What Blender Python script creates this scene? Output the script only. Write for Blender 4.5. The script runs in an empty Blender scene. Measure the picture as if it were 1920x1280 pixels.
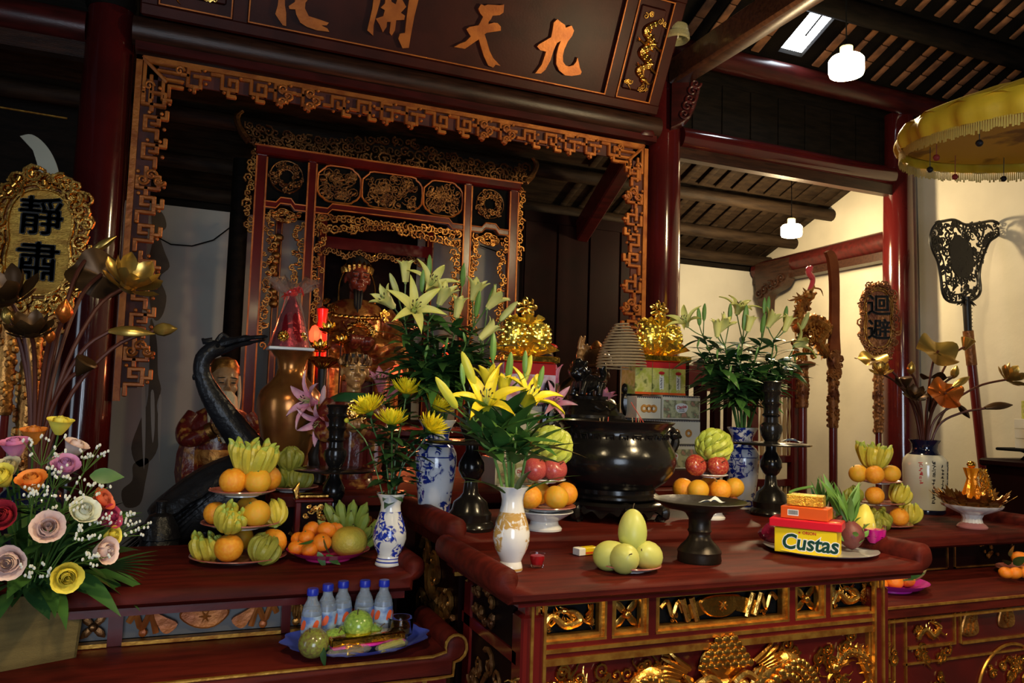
import bpy, math, random
from mathutils import Vector, Matrix, Euler, noise
R = math.radians
V = Vector
PI = math.pi
sc = bpy.context.scene
col = sc.collection

# ---------------------------------------------------------------- camera
FPX, YAW, PIT, ROL = 1470.0, R(22.3), R(4.5), R(1.8)      # focal length in pixels of the 1920x1280 frame
CAM = V((0, 0, 1.6))
R0 = V((math.cos(YAW), -math.sin(YAW), 0))
FW = V((math.sin(YAW)*math.cos(PIT), math.cos(YAW)*math.cos(PIT), math.sin(PIT)))
U0 = R0.cross(FW)
CR, SR = math.cos(ROL), math.sin(ROL)
cam_r = R0*CR + U0*SR
cam_u = U0*CR - R0*SR
cd = bpy.data.cameras.new('camera')
cd.sensor_width = 36.0
cd.lens = 36.0*FPX/1920.0
cd.clip_start = 0.05
camo = bpy.data.objects.new('camera', cd)
col.objects.link(camo)
mw = Matrix((cam_r, cam_u, -FW)).transposed().to_4x4()
mw.translation = CAM
camo.matrix_world = mw
sc.camera = camo

# ---------------------------------------------------------------- world, daylight, exposure
world = bpy.data.worlds.new('night_hall')
sc.world = world
world.use_nodes = True
bg = world.node_tree.nodes['Background']
bg.inputs[0].default_value = (0.55, 0.62, 0.8, 1)
bg.inputs[1].default_value = 0.012
sc.view_settings.view_transform = 'Standard'
sc.view_settings.look = 'None'
sc.view_settings.gamma = 1.0
sc.view_settings.use_curve_mapping = False
sc.view_settings.exposure = 1.15

def area_light(name, loc, target, sx, sy, power, color):
    l = bpy.data.lights.new(name, 'AREA')
    l.shape = 'RECTANGLE'; l.size = sx; l.size_y = sy; l.energy = power; l.color = color
    o = bpy.data.objects.new(name, l); col.objects.link(o)
    o.location = loc
    o.rotation_euler = (V(target)-V(loc)).to_track_quat('-Z', 'Y').to_euler()
    return o
# overcast daylight through the open doors of the front hall, behind the camera
area_light('door_daylight', (-0.6, -3.6, 1.5), (0.8, 3, 1.3), 2.0, 2.4, 62, (0.72, 0.84, 1.0))
area_light('door_daylight', (-3.6, 1.2, 1.6), (0.5, 4, 1.6), 0.9, 2.2, 7, (0.72, 0.84, 1.0))

def ray(px, py):
    dx, dy = px-960, py-640
    return FW*FPX + R0*(dx*CR+dy*SR) - U0*(dy*CR-dx*SR)
def at(px, py, x=None, y=None, z=None):
    """the point on the sight line of a photo pixel that lies on a known plane"""
    d = ray(px, py)
    if z is not None: t = (z-CAM.z)/d.z
    elif y is not None: t = (y-CAM.y)/d.y
    else: t = (x-CAM.x)/d.x
    return CAM + d*t
def ppm(p): return FPX/((V(p)-CAM).dot(FW))        # photo pixels per metre at a point

# ---------------------------------------------------------------- materials
MATS = {}
def mat(name, c, rough=.5, metal=0., c2=None, vs=6., lo=.4, hi=.65, bump=0., bs=60., coat=0., trans=0., ior=1.45,
        emit=None, es=0., alpha=1., sss=0., spec=.5, detail=4., stretch=None, c3=None, vor=False, crough=.1):
    m = bpy.data.materials.new(name); m.use_nodes = True
    nt = m.node_tree; N = nt.nodes; L = nt.links
    b = N['Principled BSDF']
    def setv(k, v):
        if k in b.inputs: b.inputs[k].default_value = v
    setv('Base Color', (*c, 1)); setv('Roughness', rough); setv('Metallic', metal); setv('IOR', ior)
    setv('Coat Weight', coat); setv('Coat Roughness', crough); setv('Transmission Weight', trans); setv('Alpha', alpha)
    setv('Specular IOR Level', spec)
    if sss: setv('Subsurface Weight', sss); setv('Subsurface Radius', (.02, .01, .005))
    if emit: setv('Emission Color', (*emit, 1)); setv('Emission Strength', es)
    tc = N.new('ShaderNodeTexCoord')
    vec = tc.outputs['Object']
    if stretch:
        mp = N.new('ShaderNodeMapping'); mp.inputs['Scale'].default_value = stretch
        L.new(vec, mp.inputs['Vector']); vec = mp.outputs['Vector']
    if c2:
        if vor:
            n = N.new('ShaderNodeTexVoronoi'); n.inputs['Scale'].default_value = vs; fac = n.outputs['Distance']
        else:
            n = N.new('ShaderNodeTexNoise'); n.inputs['Scale'].default_value = vs; n.inputs['Detail'].default_value = detail; fac = n.outputs['Fac']
        L.new(vec, n.inputs['Vector'])
        cr = N.new('ShaderNodeValToRGB'); e = cr.color_ramp.elements
        e[0].position = lo; e[0].color = (*c, 1); e[1].position = hi; e[1].color = (*c2, 1)
        if c3:
            k = cr.color_ramp.elements.new(min(.99, hi+.12)); k.color = (*c3, 1)
        L.new(fac, cr.inputs['Fac']); L.new(cr.outputs['Color'], b.inputs['Base Color'])
    if bump:
        n2 = N.new('ShaderNodeTexNoise'); n2.inputs['Scale'].default_value = bs; n2.inputs['Detail'].default_value = 3
        L.new(vec, n2.inputs['Vector'])
        bp = N.new('ShaderNodeBump'); bp.inputs['Strength'].default_value = bump; bp.inputs['Distance'].default_value = .01
        L.new(n2.outputs['Fac'], bp.inputs['Height']); L.new(bp.outputs['Normal'], b.inputs['Normal'])
    MATS[name] = m
    return m

# ---------------------------------------------------------------- mesh helpers
def cat(pts, k=6, closed=False):
    """Catmull-Rom through points of any dimension"""
    P = [tuple(p) for p in pts]; n = len(P); out = []
    segs = n if closed else n-1
    for i in range(segs):
        if closed: a, b, c, d = P[(i-1) % n], P[i], P[(i+1) % n], P[(i+2) % n]
        else: a, b, c, d = P[max(i-1, 0)], P[i], P[i+1], P[min(i+2, n-1)]
        for j in range(k):
            t = j/k
            out.append(tuple(.5*(2*b[q]+(c[q]-a[q])*t+(2*a[q]-5*b[q]+4*c[q]-d[q])*t*t+(3*b[q]-a[q]-3*c[q]+d[q])*t**3) for q in range(len(b))))
    if not closed: out.append(P[-1])
    return out

def TR(loc=(0, 0, 0), rot=(0, 0, 0), s=1.):
    sv = (s, s, s) if isinstance(s, (int, float)) else s
    return Matrix.LocRotScale(V(loc), Euler(rot), V(sv))
def along(p, d, roll=0., s=1.):
    """matrix whose +Z looks along d, origin p"""
    q = V(d).normalized().to_track_quat('Z', 'Y')
    M = Matrix.Translation(V(p)) @ q.to_matrix().to_4x4() @ Matrix.Rotation(roll, 4, 'Z')
    return M @ Matrix.Scale(s, 4)

class MB:
    def __init__(s): s.v = []; s.f = []; s.m = []; s.mi = 0
    def add(s, vs, fs, M=None):
        n = len(s.v)
        if M is not None: vs = [M @ V(p) for p in vs]
        s.v += [tuple(p) for p in vs]; s.f += [tuple(i+n for i in f) for f in fs]; s.m += [s.mi]*len(fs)
        return s
    def box(s, c, d, M=None):
        x, y, z = d[0]/2, d[1]/2, d[2]/2
        vs = [(c[0]+a*x, c[1]+b*y, c[2]+e*z) for a in (-1, 1) for b in (-1, 1) for e in (-1, 1)]
        return s.add(vs, [(0, 1, 3, 2), (4, 6, 7, 5), (0, 4, 5, 1), (2, 3, 7, 6), (0, 2, 6, 4), (1, 5, 7, 3)], M)
    def bx(s, x0, x1, y0, y1, z0, z1, M=None):
        return s.box(((x0+x1)/2, (y0+y1)/2, (z0+z1)/2), (x1-x0, y1-y0, z1-z0), M)
    def rbox(s, c, d, b=.01, M=None):
        """box with chamfered edges"""
        x, y, z = d[0]/2, d[1]/2, d[2]/2
        vs = []; 
        rings = [(-z, b), (-z+b, 0), (z-b, 0), (z, b)]
        for zz, i in rings:
            X, Y = x-i, y-i; k = b*.6
            for p in ((X-k, -Y), (X, -Y+k), (X, Y-k), (X-k, Y), (-X+k, Y), (-X, Y-k), (-X, -Y+k), (-X+k, -Y)):
                vs.append((c[0]+p[0], c[1]+p[1], c[2]+zz))
        fs = [tuple(range(7, -1, -1)), tuple(range(24, 32))]
        for r in range(3):
            for i in range(8):
                j = (i+1) % 8; fs.append((r*8+i, r*8+j, r*8+8+j, r*8+8+i))
        return s.add(vs, fs, M)
    def lathe(s, prof, n=24, M=None, caps=True, flute=0, famp=0.):
        vs = []; fs = []
        for (r, z) in prof:
            for i in range(n):
                a = 2*PI*i/n; rr = r*(1+famp*math.cos(flute*a)) if flute else r
                vs.append((rr*math.cos(a), rr*math.sin(a), z))
        for k in range(len(prof)-1):
            for i in range(n):
                j = (i+1) % n; fs.append((k*n+i, k*n+j, k*n+n+j, k*n+n+i))
        if caps:
            fs.append(tuple(range(n-1, -1, -1))); fs.append(tuple((len(prof)-1)*n+i for i in range(n)))
        return s.add(vs, fs, M)
    def tube(s, pts, r, n=8, M=None, asp=1., caps=True, up=None):
        P = [V(p[:3]) for p in pts]; m = len(P)
        rr = r if isinstance(r, (list, tuple)) else [r]*m
        T = [(P[min(i+1, m-1)]-P[max(i-1, 0)]).normalized() for i in range(m)]
        nrm = V(up) if up else (V((0, 0, 1)) if abs(T[0].z) < .9 else V((1, 0, 0)))
        vs = []; fs = []
        for i in range(m):
            nrm = (nrm-T[i]*nrm.dot(T[i]))
            if nrm.length < 1e-6: nrm = T[i].orthogonal()
            nrm.normalize(); b = T[i].cross(nrm)
            for k in range(n):
                a = 2*PI*k/n
                vs.append(P[i]+nrm*(math.cos(a)*rr[i]*asp)+b*(math.sin(a)*rr[i]))
        for i in range(m-1):
            for k in range(n):
                j = (k+1) % n; fs.append((i*n+k, i*n+j, i*n+n+j, i*n+n+k))
        if caps: fs.append(tuple(range(n-1, -1, -1))); fs.append(tuple((m-1)*n+k for k in range(n)))
        return s.add(vs, fs, M)
    def ell(s, c, r, nu=12, nv=8, M=None, rot=None):
        if isinstance(r, (int, float)): r = (r, r, r)
        vs = [(0, 0, -1)]
        for k in range(1, nv):
            b = -PI/2+PI*k/nv
            for i in range(nu): a = 2*PI*i/nu; vs.append((math.cos(a)*math.cos(b), math.sin(a)*math.cos(b), math.sin(b)))
        vs.append((0, 0, 1))
        fs = [(0, 1+(i+1) % nu, 1+i) for i in range(nu)]
        for k in range(nv-2):
            for i in range(nu):
                j = (i+1) % nu; o = 1+k*nu; fs.append((o+i, o+j, o+nu+j, o+nu+i))
        t = len(vs)-1; o = 1+(nv-2)*nu
        fs += [(o+i, o+(i+1) % nu, t) for i in range(nu)]
        Q = TR(c, rot or (0, 0, 0), r)
        return s.add(vs, fs, Q if M is None else M @ Q)
    def prism(s, poly, d0, d1, M=None, bev=0.):
        """polygon in the local XZ plane, extruded along Y from d0 (front) to d1"""
        n = len(poly)
        cx = sum(p[0] for p in poly)/n; cz = sum(p[1] for p in poly)/n
        rings = [(d0+bev, 1.), (d1, 1.)]
        vs = []
        if bev:
            ins = []
            for i in range(n):
                a, b, c = V(poly[i-1]), V(poly[i]), V(poly[(i+1) % n])
                e1 = (b-a); e2 = (c-b)
                if e1.length < 1e-9 or e2.length < 1e-9: ins.append(b); continue
                n1 = V((-e1.y, e1.x)).normalized(); n2 = V((-e2.y, e2.x)).normalized()
                nn = (n1+n2); nn = nn.normalized() if nn.length > 1e-6 else n1
                ins.append(b+nn*bev)
            ar = sum(poly[i-1][0]*poly[i][1]-poly[i][0]*poly[i-1][1] for i in range(n))
            if ar < 0:
                ins = [V(poly[i])*2-ins[i] for i in range(n)]
            vs += [(p[0], d0, p[1]) for p in ins]
        for dd, _ in rings: vs += [(p[0], dd, p[1]) for p in poly]
        fs = []; k = len(vs)//n
        for r in range(k-1):
            for i in range(n):
                j = (i+1) % n; fs.append((r*n+i, r*n+j, r*n+n+j, r*n+n+i))
        fs.append(tuple(range(n-1, -1, -1))); fs.append(tuple((k-1)*n+i for i in range(n)))
        return s.add(vs, fs, M)
    def grid(s, fn, nu, nv, M=None, closed_u=False):
        vs = [fn(i/nu if closed_u else i/(nu-1), j/(nv-1)) for j in range(nv) for i in range(nu)]
        fs = []
        for j in range(nv-1):
            for i in range(nu if closed_u else nu-1):
                k = (i+1) % nu; fs.append((j*nu+i, j*nu+k, j*nu+nu+k, j*nu+nu+i))
        return s.add(vs, fs, M)
    def loft(s, secs, n=24, M=None, folds=0, famp=0.):
        """stacked ellipses (z, rx, ry, cx, cy[, fold])"""
        vs = []; fs = []
        for q in secs:
            z, rx, ry, cx, cy = q[:5]; fa = q[5] if len(q) > 5 else famp
            for i in range(n):
                a = 2*PI*i/n; k = 1+fa*math.cos(folds*a) if folds else 1
                vs.append((cx+rx*math.cos(a)*k, cy+ry*math.sin(a)*k, z))
        for r in range(len(secs)-1):
            for i in range(n):
                j = (i+1) % n; fs.append((r*n+i, r*n+j, r*n+n+j, r*n+n+i))
        fs.append(tuple(range(n-1, -1, -1))); fs.append(tuple((len(secs)-1)*n+i for i in range(n)))
        return s.add(vs, fs, M)
    def spiral(s, c, r0, turns, th, M=None, dirn=1, a0=0., n=6, y=0., steps=16, asp=1., taper=.45):
        pts = []; rr = []
        for i in range(steps+1):
            t = i/steps; a = a0+dirn*turns*2*PI*t; r = r0*(1-t*.82)
            pts.append((c[0]+r*math.cos(a), y, c[1]+r*math.sin(a))); rr.append(th*(1-t*taper))
        s.tube(pts, rr, n, M, asp=asp, up=(0, 1, 0))
        e = pts[-1]; return s.ell(e, th*.9, 6, 5, M)
    def mesh(s, name, mats, smooth=True, ang=38):
        me = bpy.data.meshes.new(name); me.from_pydata(s.v, [], s.f)
        ml = mats if isinstance(mats, (list, tuple)) else [mats]
        for m in ml: me.materials.append(MATS[m] if isinstance(m, str) else m)
        if len(ml) > 1: me.polygons.foreach_set('material_index', s.m)
        if smooth:
            me.polygons.foreach_set('use_smooth', [True]*len(me.polygons))
            me.set_sharp_from_angle(angle=R(ang))
        me.update()
        return me
    def build(s, name, mats, parent=None, M=None, smooth=True, ang=38):
        return put(name, s.mesh(name, mats, smooth, ang), parent, M)

def put(name, me, parent=None, M=None):
    o = bpy.data.objects.new(name, me); col.objects.link(o)
    if parent is not None: o.parent = parent
    if M is not None: o.matrix_local = M
    return o
def tag(o, label, cat, group=None):
    o['label'] = label; o['category'] = cat
    if group: o['group'] = group
    return o
def thing(name, label, cat, loc=(0, 0, 0), rot=(0, 0, 0), group=None, s=1.):
    o = bpy.data.objects.new(name, None); o.empty_display_size = .05; col.objects.link(o)
    o.matrix_local = TR(loc, rot, s)
    return tag(o, label, cat, group)
def struct(o): o['kind'] = 'structure'; return o
def copy_tree(o, parent=None, M=None):
    c = o.copy(); col.objects.link(c); c.parent = parent
    if M is not None: c.matrix_local = M
    for ch in o.children: copy_tree(ch, c)
    return c

# a scene aside in which text and voxel remeshing are worked out
aside = bpy.data.scenes.new('aside')
def evaluate(o):
    aside.collection.objects.link(o)
    with bpy.context.temp_override(scene=aside, view_layer=aside.view_layers[0]):
        dg = bpy.context.evaluated_depsgraph_get(); dg.update()
        me = bpy.data.meshes.new_from_object(o.evaluated_get(dg))
    aside.collection.objects.unlink(o)
    return me
TXT = {}
def text_mesh(body, m, size=1., extrude=.0, bold=0., shear=0., res=2):
    key = (body, m, size, extrude, bold, shear)
    if key in TXT: return TXT[key]
    c = bpy.data.curves.new('lettering', 'FONT'); c.body = body; c.size = size; c.extrude = extrude; c.offset = bold
    c.shear = shear; c.align_x = 'CENTER'; c.align_y = 'CENTER'; c.resolution_u = res
    o = bpy.data.objects.new('lettering', c)
    me = evaluate(o); bpy.data.objects.remove(o); bpy.data.curves.remove(c)
    me.materials.clear(); me.materials.append(MATS[m]); TXT[key] = me
    return me
def remesh(mb, m, vox, it=4, name='carving'):
    """one continuous skin around overlapping closed shapes"""
    me = mb.mesh(name, m, False)
    o = bpy.data.objects.new(name, me)
    md = o.modifiers.new('r', 'REMESH'); md.mode = 'VOXEL'; md.voxel_size = vox; md.use_smooth_shade = True
    if it:
        sm = o.modifiers.new('s', 'SMOOTH'); sm.iterations = it; sm.factor = .5
    r = evaluate(o); bpy.data.objects.remove(o)
    r.materials.clear()
    for x in (m if isinstance(m, (list, tuple)) else [m]): r.materials.append(MATS[x])
    r.polygons.foreach_set('use_smooth', [True]*len(r.polygons))
    return r

# palette
mat('lacquer', (.105, .007, .006), .22, 0, (.055, .005, .005), 3, bump=.03, bs=30, coat=.35)
mat('lacquer_top', (.088, .010, .006), .5, 0, (.046, .006, .004), 5, bump=.10, bs=90, spec=.10, stretch=(1, 6, 6))
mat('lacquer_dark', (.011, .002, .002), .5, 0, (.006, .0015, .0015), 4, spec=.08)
mat('column_red', (.070, .006, .006), .15, 0, (.040, .005, .005), 2.2, bump=.05, bs=7, coat=.9, crough=.06)
mat('beam_red', (.060, .008, .007), .3, 0, (.032, .006, .005), 5, bump=.08, bs=50, stretch=(1, 5, 5))
mat('beam_brown', (.042, .016, .009), .36, 0, (.020, .008, .005), 6, bump=.15, bs=40, stretch=(1, 8, 8))
mat('board_red', (.052, .010, .006), .42, 0, (.030, .006, .004), 3.5, bump=.05, bs=60, spec=.2)
mat('gold', (.85, .48, .11), .26, 1., (.55, .26, .05), 14, bump=.25, bs=45)
mat('gold_bright', (1.0, .66, .16), .2, 1., (.8, .45, .08), 20, bump=.15, bs=60)
mat('gold_old', (.50, .24, .06), .38, .9, (.20, .07, .02), 12, bump=.35, bs=50)
mat('gold_dark', (.24, .11, .035), .42, .85, (.09, .035, .015), 10, bump=.4, bs=50)
mat('gilt_wood', (.50, .165, .030), .42, .35, (.30, .075, .015), 9, bump=.3, bs=40)
mat('gilt_line', (.72, .38, .07), .3, .85, (.45, .17, .03), 30, bump=.1, bs=80)
mat('fret_back', (.10, .022, .016), .6, 0, (.05, .012, .010), 8)
mat('letter_gold', (.46, .14, .018), .42, .35, (.32, .085, .010), 8, bump=.1)
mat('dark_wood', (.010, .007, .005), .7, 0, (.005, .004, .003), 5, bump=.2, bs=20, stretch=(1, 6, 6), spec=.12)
mat('old_wood', (.030, .018, .010), .65, 0, (.014, .008, .005), 4, bump=.3, bs=25, stretch=(1, 6, 6), spec=.15)
mat('beam_gloss', (.075, .030, .014), .32, 0, (.04, .015, .008), 6, bump=.1, bs=40, stretch=(1, 8, 8), coat=.5)
mat('feather', (.022, .022, .026), .3, .1, bump=.3, bs=60)  # lighter than the crane's body, so the colour widens the feathers' highlights
mat('tile_under', (.30, .13, .055), .8, 0, (.14, .06, .028), 7, bump=.2)
mat('black', (.004, .004, .004), .85, spec=.15)
mat('black_bronze', (.007, .006, .006), .20, .1, (.013, .011, .010), 7, bump=.10, bs=25, coat=.15, spec=.4)
mat('bronze', (.030, .021, .014), .36, .5, (.014, .010, .007), 8, bump=.15, bs=30)
mat('crane_black', (.008, .008, .010), .34, .1, (.014, .015, .018), 12, bump=.4, bs=45, spec=.35)

# ================================================================ THE SETTING
mat('plaster', (.60, .55, .44), .85, 0, (.50, .46, .37), 1.6, bump=.15, bs=20)
mat('plaster_back', (.52, .50, .44), .85, 0, (.44, .42, .37), 1.6, bump=.15, bs=20)
mat('stain', (.20, .155, .10), .9, 0, (.14, .11, .08), 4)
mat('drip', (.62, .58, .48), .8)
mat('floor_tile', (.10, .045, .03), .4, 0, (.07, .03, .02), 6, bump=.1)
mat('mortar', (.05, .04, .03), .8)
mat('skylight', (1, 1, 1), .2, emit=(.80, .90, 1.0), es=9.)
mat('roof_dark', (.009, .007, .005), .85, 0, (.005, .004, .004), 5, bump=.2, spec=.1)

fl = struct(MB().bx(-5, 8, -4, 7.5, -.06, -.012).build('floor', 'mortar'))
tile = MB().rbox((0, 0, -.006), (.592, .592, .012), .004).mesh('tile', 'floor_tile')
for i in range(8):
    for j in range(6): put('tile', tile, fl, TR((-1.2+i*.6, .3+j*.6, 0)))
wb = struct(MB().bx(-5, 6.35, 7.35, 7.5, 0, 3.22).build('wall_back', 'plaster_back'))
wr = struct(MB().bx(6.2, 6.35, -4, 7.35, 0, 4.3).build('wall_right', 'plaster'))
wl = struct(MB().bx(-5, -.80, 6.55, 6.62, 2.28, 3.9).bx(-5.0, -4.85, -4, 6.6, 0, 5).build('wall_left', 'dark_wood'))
# damp stains and pale runs on the back wall, slightly proud of the plaster
def stain(poly, m, d, nm):
    pts = cat(poly, 4, True)
    q = [at(px, py, y=7.35) for px, py in pts]
    MB().prism([(p.x, p.z) for p in q], 7.35-d, 7.352).build(nm, m, wb, smooth=False)
stain([(285, 392), (305, 400), (312, 425), (300, 440), (308, 470), (318, 500), (300, 520), (312, 555), (305, 590), (290, 600), (280, 560), (276, 500), (286, 450)], 'stain', .003, 'damp_stain')
stain([(282, 600), (294, 640), (296, 700), (302, 730), (294, 760), (300, 800), (292, 850), (262, 875), (246, 840), (262, 790), (278, 740)], 'stain', .003, 'damp_stain')
stain([(250, 870), (278, 860), (272, 905), (262, 945), (235, 950), (228, 920), (248, 900)], 'stain', .003, 'damp_stain')
for pts in ([(266, 722), (272, 724), (273, 800), (270, 880), (266, 800)], [(283, 735), (289, 738), (290, 800), (286, 830), (283, 780)], [(298, 745), (303, 746), (302, 800), (299, 870), (296, 800)]):
    stain(pts, 'drip', .005, 'pale_run')
MB().tube([tuple(at(px, py, y=7.30)) for px, py in ((282, 437), (320, 458), (360, 461), (400, 450), (440, 420))], .006, 5).build('wire', 'black', wb)
MB().tube([tuple(at(px, py, y=7.30)) for px, py in ((900, 460), (950, 478), (1004, 476))], .006, 5).build('wire', 'black', wb)

# ---- roof: front slope with purlins, rows of pale battens and a glazed tile opening
SL = .45
def roof_z(y): return 4.46+(5.25-y)*SL
ce = struct(bpy.data.objects.new('ceiling', None)); col.objects.link(ce)
mb = MB()
for y0, y1 in ((5.25, 1.2),):
    sx0, sx1, sy0, sy1 = 4.40, 4.65, 4.66, 5.06       # opening for the skylight
    for a, b, c, d in ((-5, sx0, y1, y0), (sx1, 8, y1, y0), (sx0, sx1, y1, sy0), (sx0, sx1, sy1, y0)):
        vs = [(a, c, roof_z(c)+.06), (b, c, roof_z(c)+.06), (b, d, roof_z(d)+.06), (a, d, roof_z(d)+.06)]
        mb.add(vs+[(x, y, z+.05) for x, y, z in vs], [(0, 3, 2, 1), (4, 5, 6, 7), (0, 1, 5, 4), (1, 2, 6, 5), (2, 3, 7, 6), (3, 0, 4, 7)])
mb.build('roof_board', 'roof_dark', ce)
MB().add([(sx0, sy0, roof_z(sy0)+.10), (sx1, sy0, roof_z(sy0)+.10), (sx1, sy1, roof_z(sy1)+.10), (sx0, sy1, roof_z(sy1)+.10)], [(0, 3, 2, 1)]).build('skylight_pane', 'skylight', ce, smooth=False)
MB().tube([(4.535, 4.66, roof_z(4.66)+.085), (4.545, 4.9, roof_z(4.9)+.085)], .008, 5).build('skylight_bar', 'roof_dark', ce)
ys = [5.16, 4.52, 3.86, 3.2, 2.5]
for i, y in enumerate(ys):
    MB().tube([(-5, y, roof_z(y)-.03), (8, y, roof_z(y)-.03)], .085 if i else .10, 14).build('purlin', 'beam_red' if i == 0 else 'dark_wood', ce)
L0 = .62
seg = MB()
for k in range(3): seg.rbox((0, (k-1)*L0/3, 0), (.075, L0/3-.012, .018), .004)
segm = seg.mesh('batten', 'tile_under')
rnd = random.Random(4)
for r in range(4):
    ym = (ys[r]+ys[r+1])/2
    for i in range(21):
        x = 3.05+i*.222+rnd.uniform(-.02, .02)
        if r == 0 and sx0-.06 < x < sx1+.05: continue
        put('batten', segm, ce, TR((x, ym, roof_z(ym)+.03), (-math.atan(SL), 0, rnd.uniform(-.03, .03)), (rnd.uniform(.7, 1.15), .86, 1)))
# ridge side and front closure keep daylight out
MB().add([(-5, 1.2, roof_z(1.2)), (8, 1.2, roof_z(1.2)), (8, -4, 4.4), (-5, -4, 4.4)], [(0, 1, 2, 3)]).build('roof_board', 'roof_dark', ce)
MB().bx(-5, 6.3, 7.37, 7.45, 3.2, 3.6).build('eaves_board', 'dark_wood', ce)
# boards between beam and eaves purlin; back slope
MB().bx(-5, 8, 5.36, 5.42, 3.86, 4.6).build('frieze_board', 'dark_wood', ce)
for i in range(9):
    MB().rbox((3.9+i*.30, 5.35, 4.12), (.285, .02, .46), .004).build('plank', 'dark_wood', ce)
SB = (3.98-3.26)/1.93
def back_z(y): return 4.02-(y-5.42)*SB
vs = [(-5, 5.42, back_z(5.42)+.1), (6.3, 5.42, back_z(5.42)+.1), (6.3, 7.5, back_z(7.5)+.1), (-5, 7.5, back_z(7.5)+.1)]
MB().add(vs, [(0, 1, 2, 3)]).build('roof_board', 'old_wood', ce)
for y in (5.75, 6.30, 6.85, 7.26):
    MB().tube([(-5, y, back_z(y)), (6.2, y, back_z(y))], .065, 12).build('purlin', 'old_wood', ce)
segb = MB().rbox((0, 0, 0), (.07, .50, .018), .004).mesh('batten', 'old_wood')
for r, ym in enumerate((6.02, 6.58, 7.05)):
    for i in range(15):
        put('batten', segb, ce, TR((3.3+i*.2, ym, back_z(ym)+.075), (-math.atan(SB), 0, 0)))

# ---- columns, beams
def column(x, y, label, r=.148, n=40):
    o = MB().lathe([(r*1.05, 0), (r*1.06, 1.0), (r*1.03, 2.0), (r*.98, 3.0), (r*.9, 3.9), (r*.86, 4.4)], n, TR((x, y, 0))).build('column', 'column_red')
    struct(o); o['label'] = label
    return o
cL = column(-.57, 5.3, 'red lacquered column behind the gilded silence board')
cR = column(3.445, 5.3, 'red lacquered column beside the fretwork frame and the gold foil tree')
cF = column(6.02, 5.28, 'red lacquered column in front of the cream wall', .15)
MB().lathe([(.138, 0), (.150, .03), (.150, .25), (.138, .28)], 32, TR((-.57, 5.3, 3.93))).build('capital', 'dark_wood', cL)
# carved corbel on the middle column
cb = MB()
prof = [(0, 0), (.10, .05), (.17, .14), (.21, .26), (.20, .36), (.0, .36)]
for i, w in ((0, .13), (1, .15)):
    cb.prism([(x*(1-.1*i), z) for x, z in cat(prof, 3)], -w/2+.01*i, w/2-.01*i, TR((0, 0, 0)))
for k in range(5): cb.spiral((.10+.02*k, .10+.06*k), .045, 1.2, .011, y=-.085, dirn=1 if k % 2 else -1)
cb.build('corbel', 'beam_red', cR, TR((3.42, 5.16, 3.80), (0, 0, R(-30))))
def beam(x0, x1, y, z, r, m, name='beam', sy=1., plank=True):
    o = MB().tube([(x0, y, z), (x1, y, z)], r, 20, asp=1.).build(name, m)
    return struct(o)
b1 = beam(-.44, 3.33, 5.22, 3.815, .088, 'beam_brown'); b1['label'] = 'round brown beam under the name board'
MB().bx(-.42, 3.30, 5.17, 5.27, 3.685, 3.735).build('under_rail', 'beam_red', b1)
b2 = beam(3.58, 5.90, 5.28, 3.80, .092, 'column_red'); b2['label'] = 'round red beam spanning to the column at the cream wall'
MB().bx(3.55, 5.9, 5.24, 5.32, 3.62, 3.715).build('under_rail', 'beam_brown', b2)
b3 = beam(-5, -.70, 5.3, 3.80, .10, 'beam_red'); b3['label'] = 'red beam beyond the tall column by the silence board'
MB().bx(-5, -.70, 5.26, 5.34, 3.60, 3.70).build('under_rail', 'beam_brown', b3)
MB().tube([tuple(at(0, 201, y=5.2)), tuple(at(126, 222, y=5.2))], .006, 6).build('thin_tube', 'gilt_line', b3)  # thin gold tube running across the bay below the beam
b4 = struct(MB().rbox((3.46, 2.9, 4.27), (.15, 4.5, .22), .02).build('beam', 'beam_gloss')); b4['label'] = 'heavy tie beam crossing overhead near the lit pendant lamp'
b5 = struct(MB().rbox((6.05, 2.6, 4.12), (.15, 5.2, .20), .02).build('beam', 'beam_red')); b5['label'] = 'tie beam high above the yellow parasol'
b6 = struct(MB().tube([(6.06, 5.35, 3.25), (6.06, 7.3, 3.22)], .10, 18).build('beam', 'beam_red')); b6['label'] = 'red beam along the cream side wall behind the ceremonial weapons'
MB().bx(6.0, 6.12, 5.4, 7.3, 3.06, 3.14).build('under_rail', 'beam_brown', b6)
br = MB()
br.prism(cat([(0, 0), (.05, -.25), (.18, -.40), (.22, -.20), (.45, -.12), (.55, .02)], 4)+[(.55, .18), (0, .18)], -.06, .06)
for k in range(5): br.spiral((.08+.09*k, -.16+.03*k), .06, 1.3, .014, y=-.07, dirn=1 if k % 2 else -1, a0=k)
br.build('carved_bracket', 'beam_brown', b6, TR((6.02, 7.22, 3.10), (0, 0, R(-90)), (1., 1, 1)))
b7 = struct(MB().rbox((0, 0, 0), (.12, .2, 2.0), .02).build('beam', 'beam_red')); b7['label'] = 'slanting dark red rafter behind the fretwork frame'
p0, p1 = at(1172, 300, y=5.6), at(1092, 432, y=6.6)
b7.matrix_local = along((p0+p1)/2, p1-p0)
dp = struct(MB().lathe([(.075, 0), (.07, 3.5)], 20, TR((.30, 6.62, 0))).build('column', 'dark_wood')); dp['label'] = 'thin dark post beside the old man statue'
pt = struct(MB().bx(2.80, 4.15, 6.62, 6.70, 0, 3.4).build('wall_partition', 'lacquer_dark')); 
for k in range(4): MB().rbox((2.97+k*.34, 6.61, 1.7), (.32, .02, 3.2), .005).build('plank', 'lacquer_dark', pt)

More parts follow.
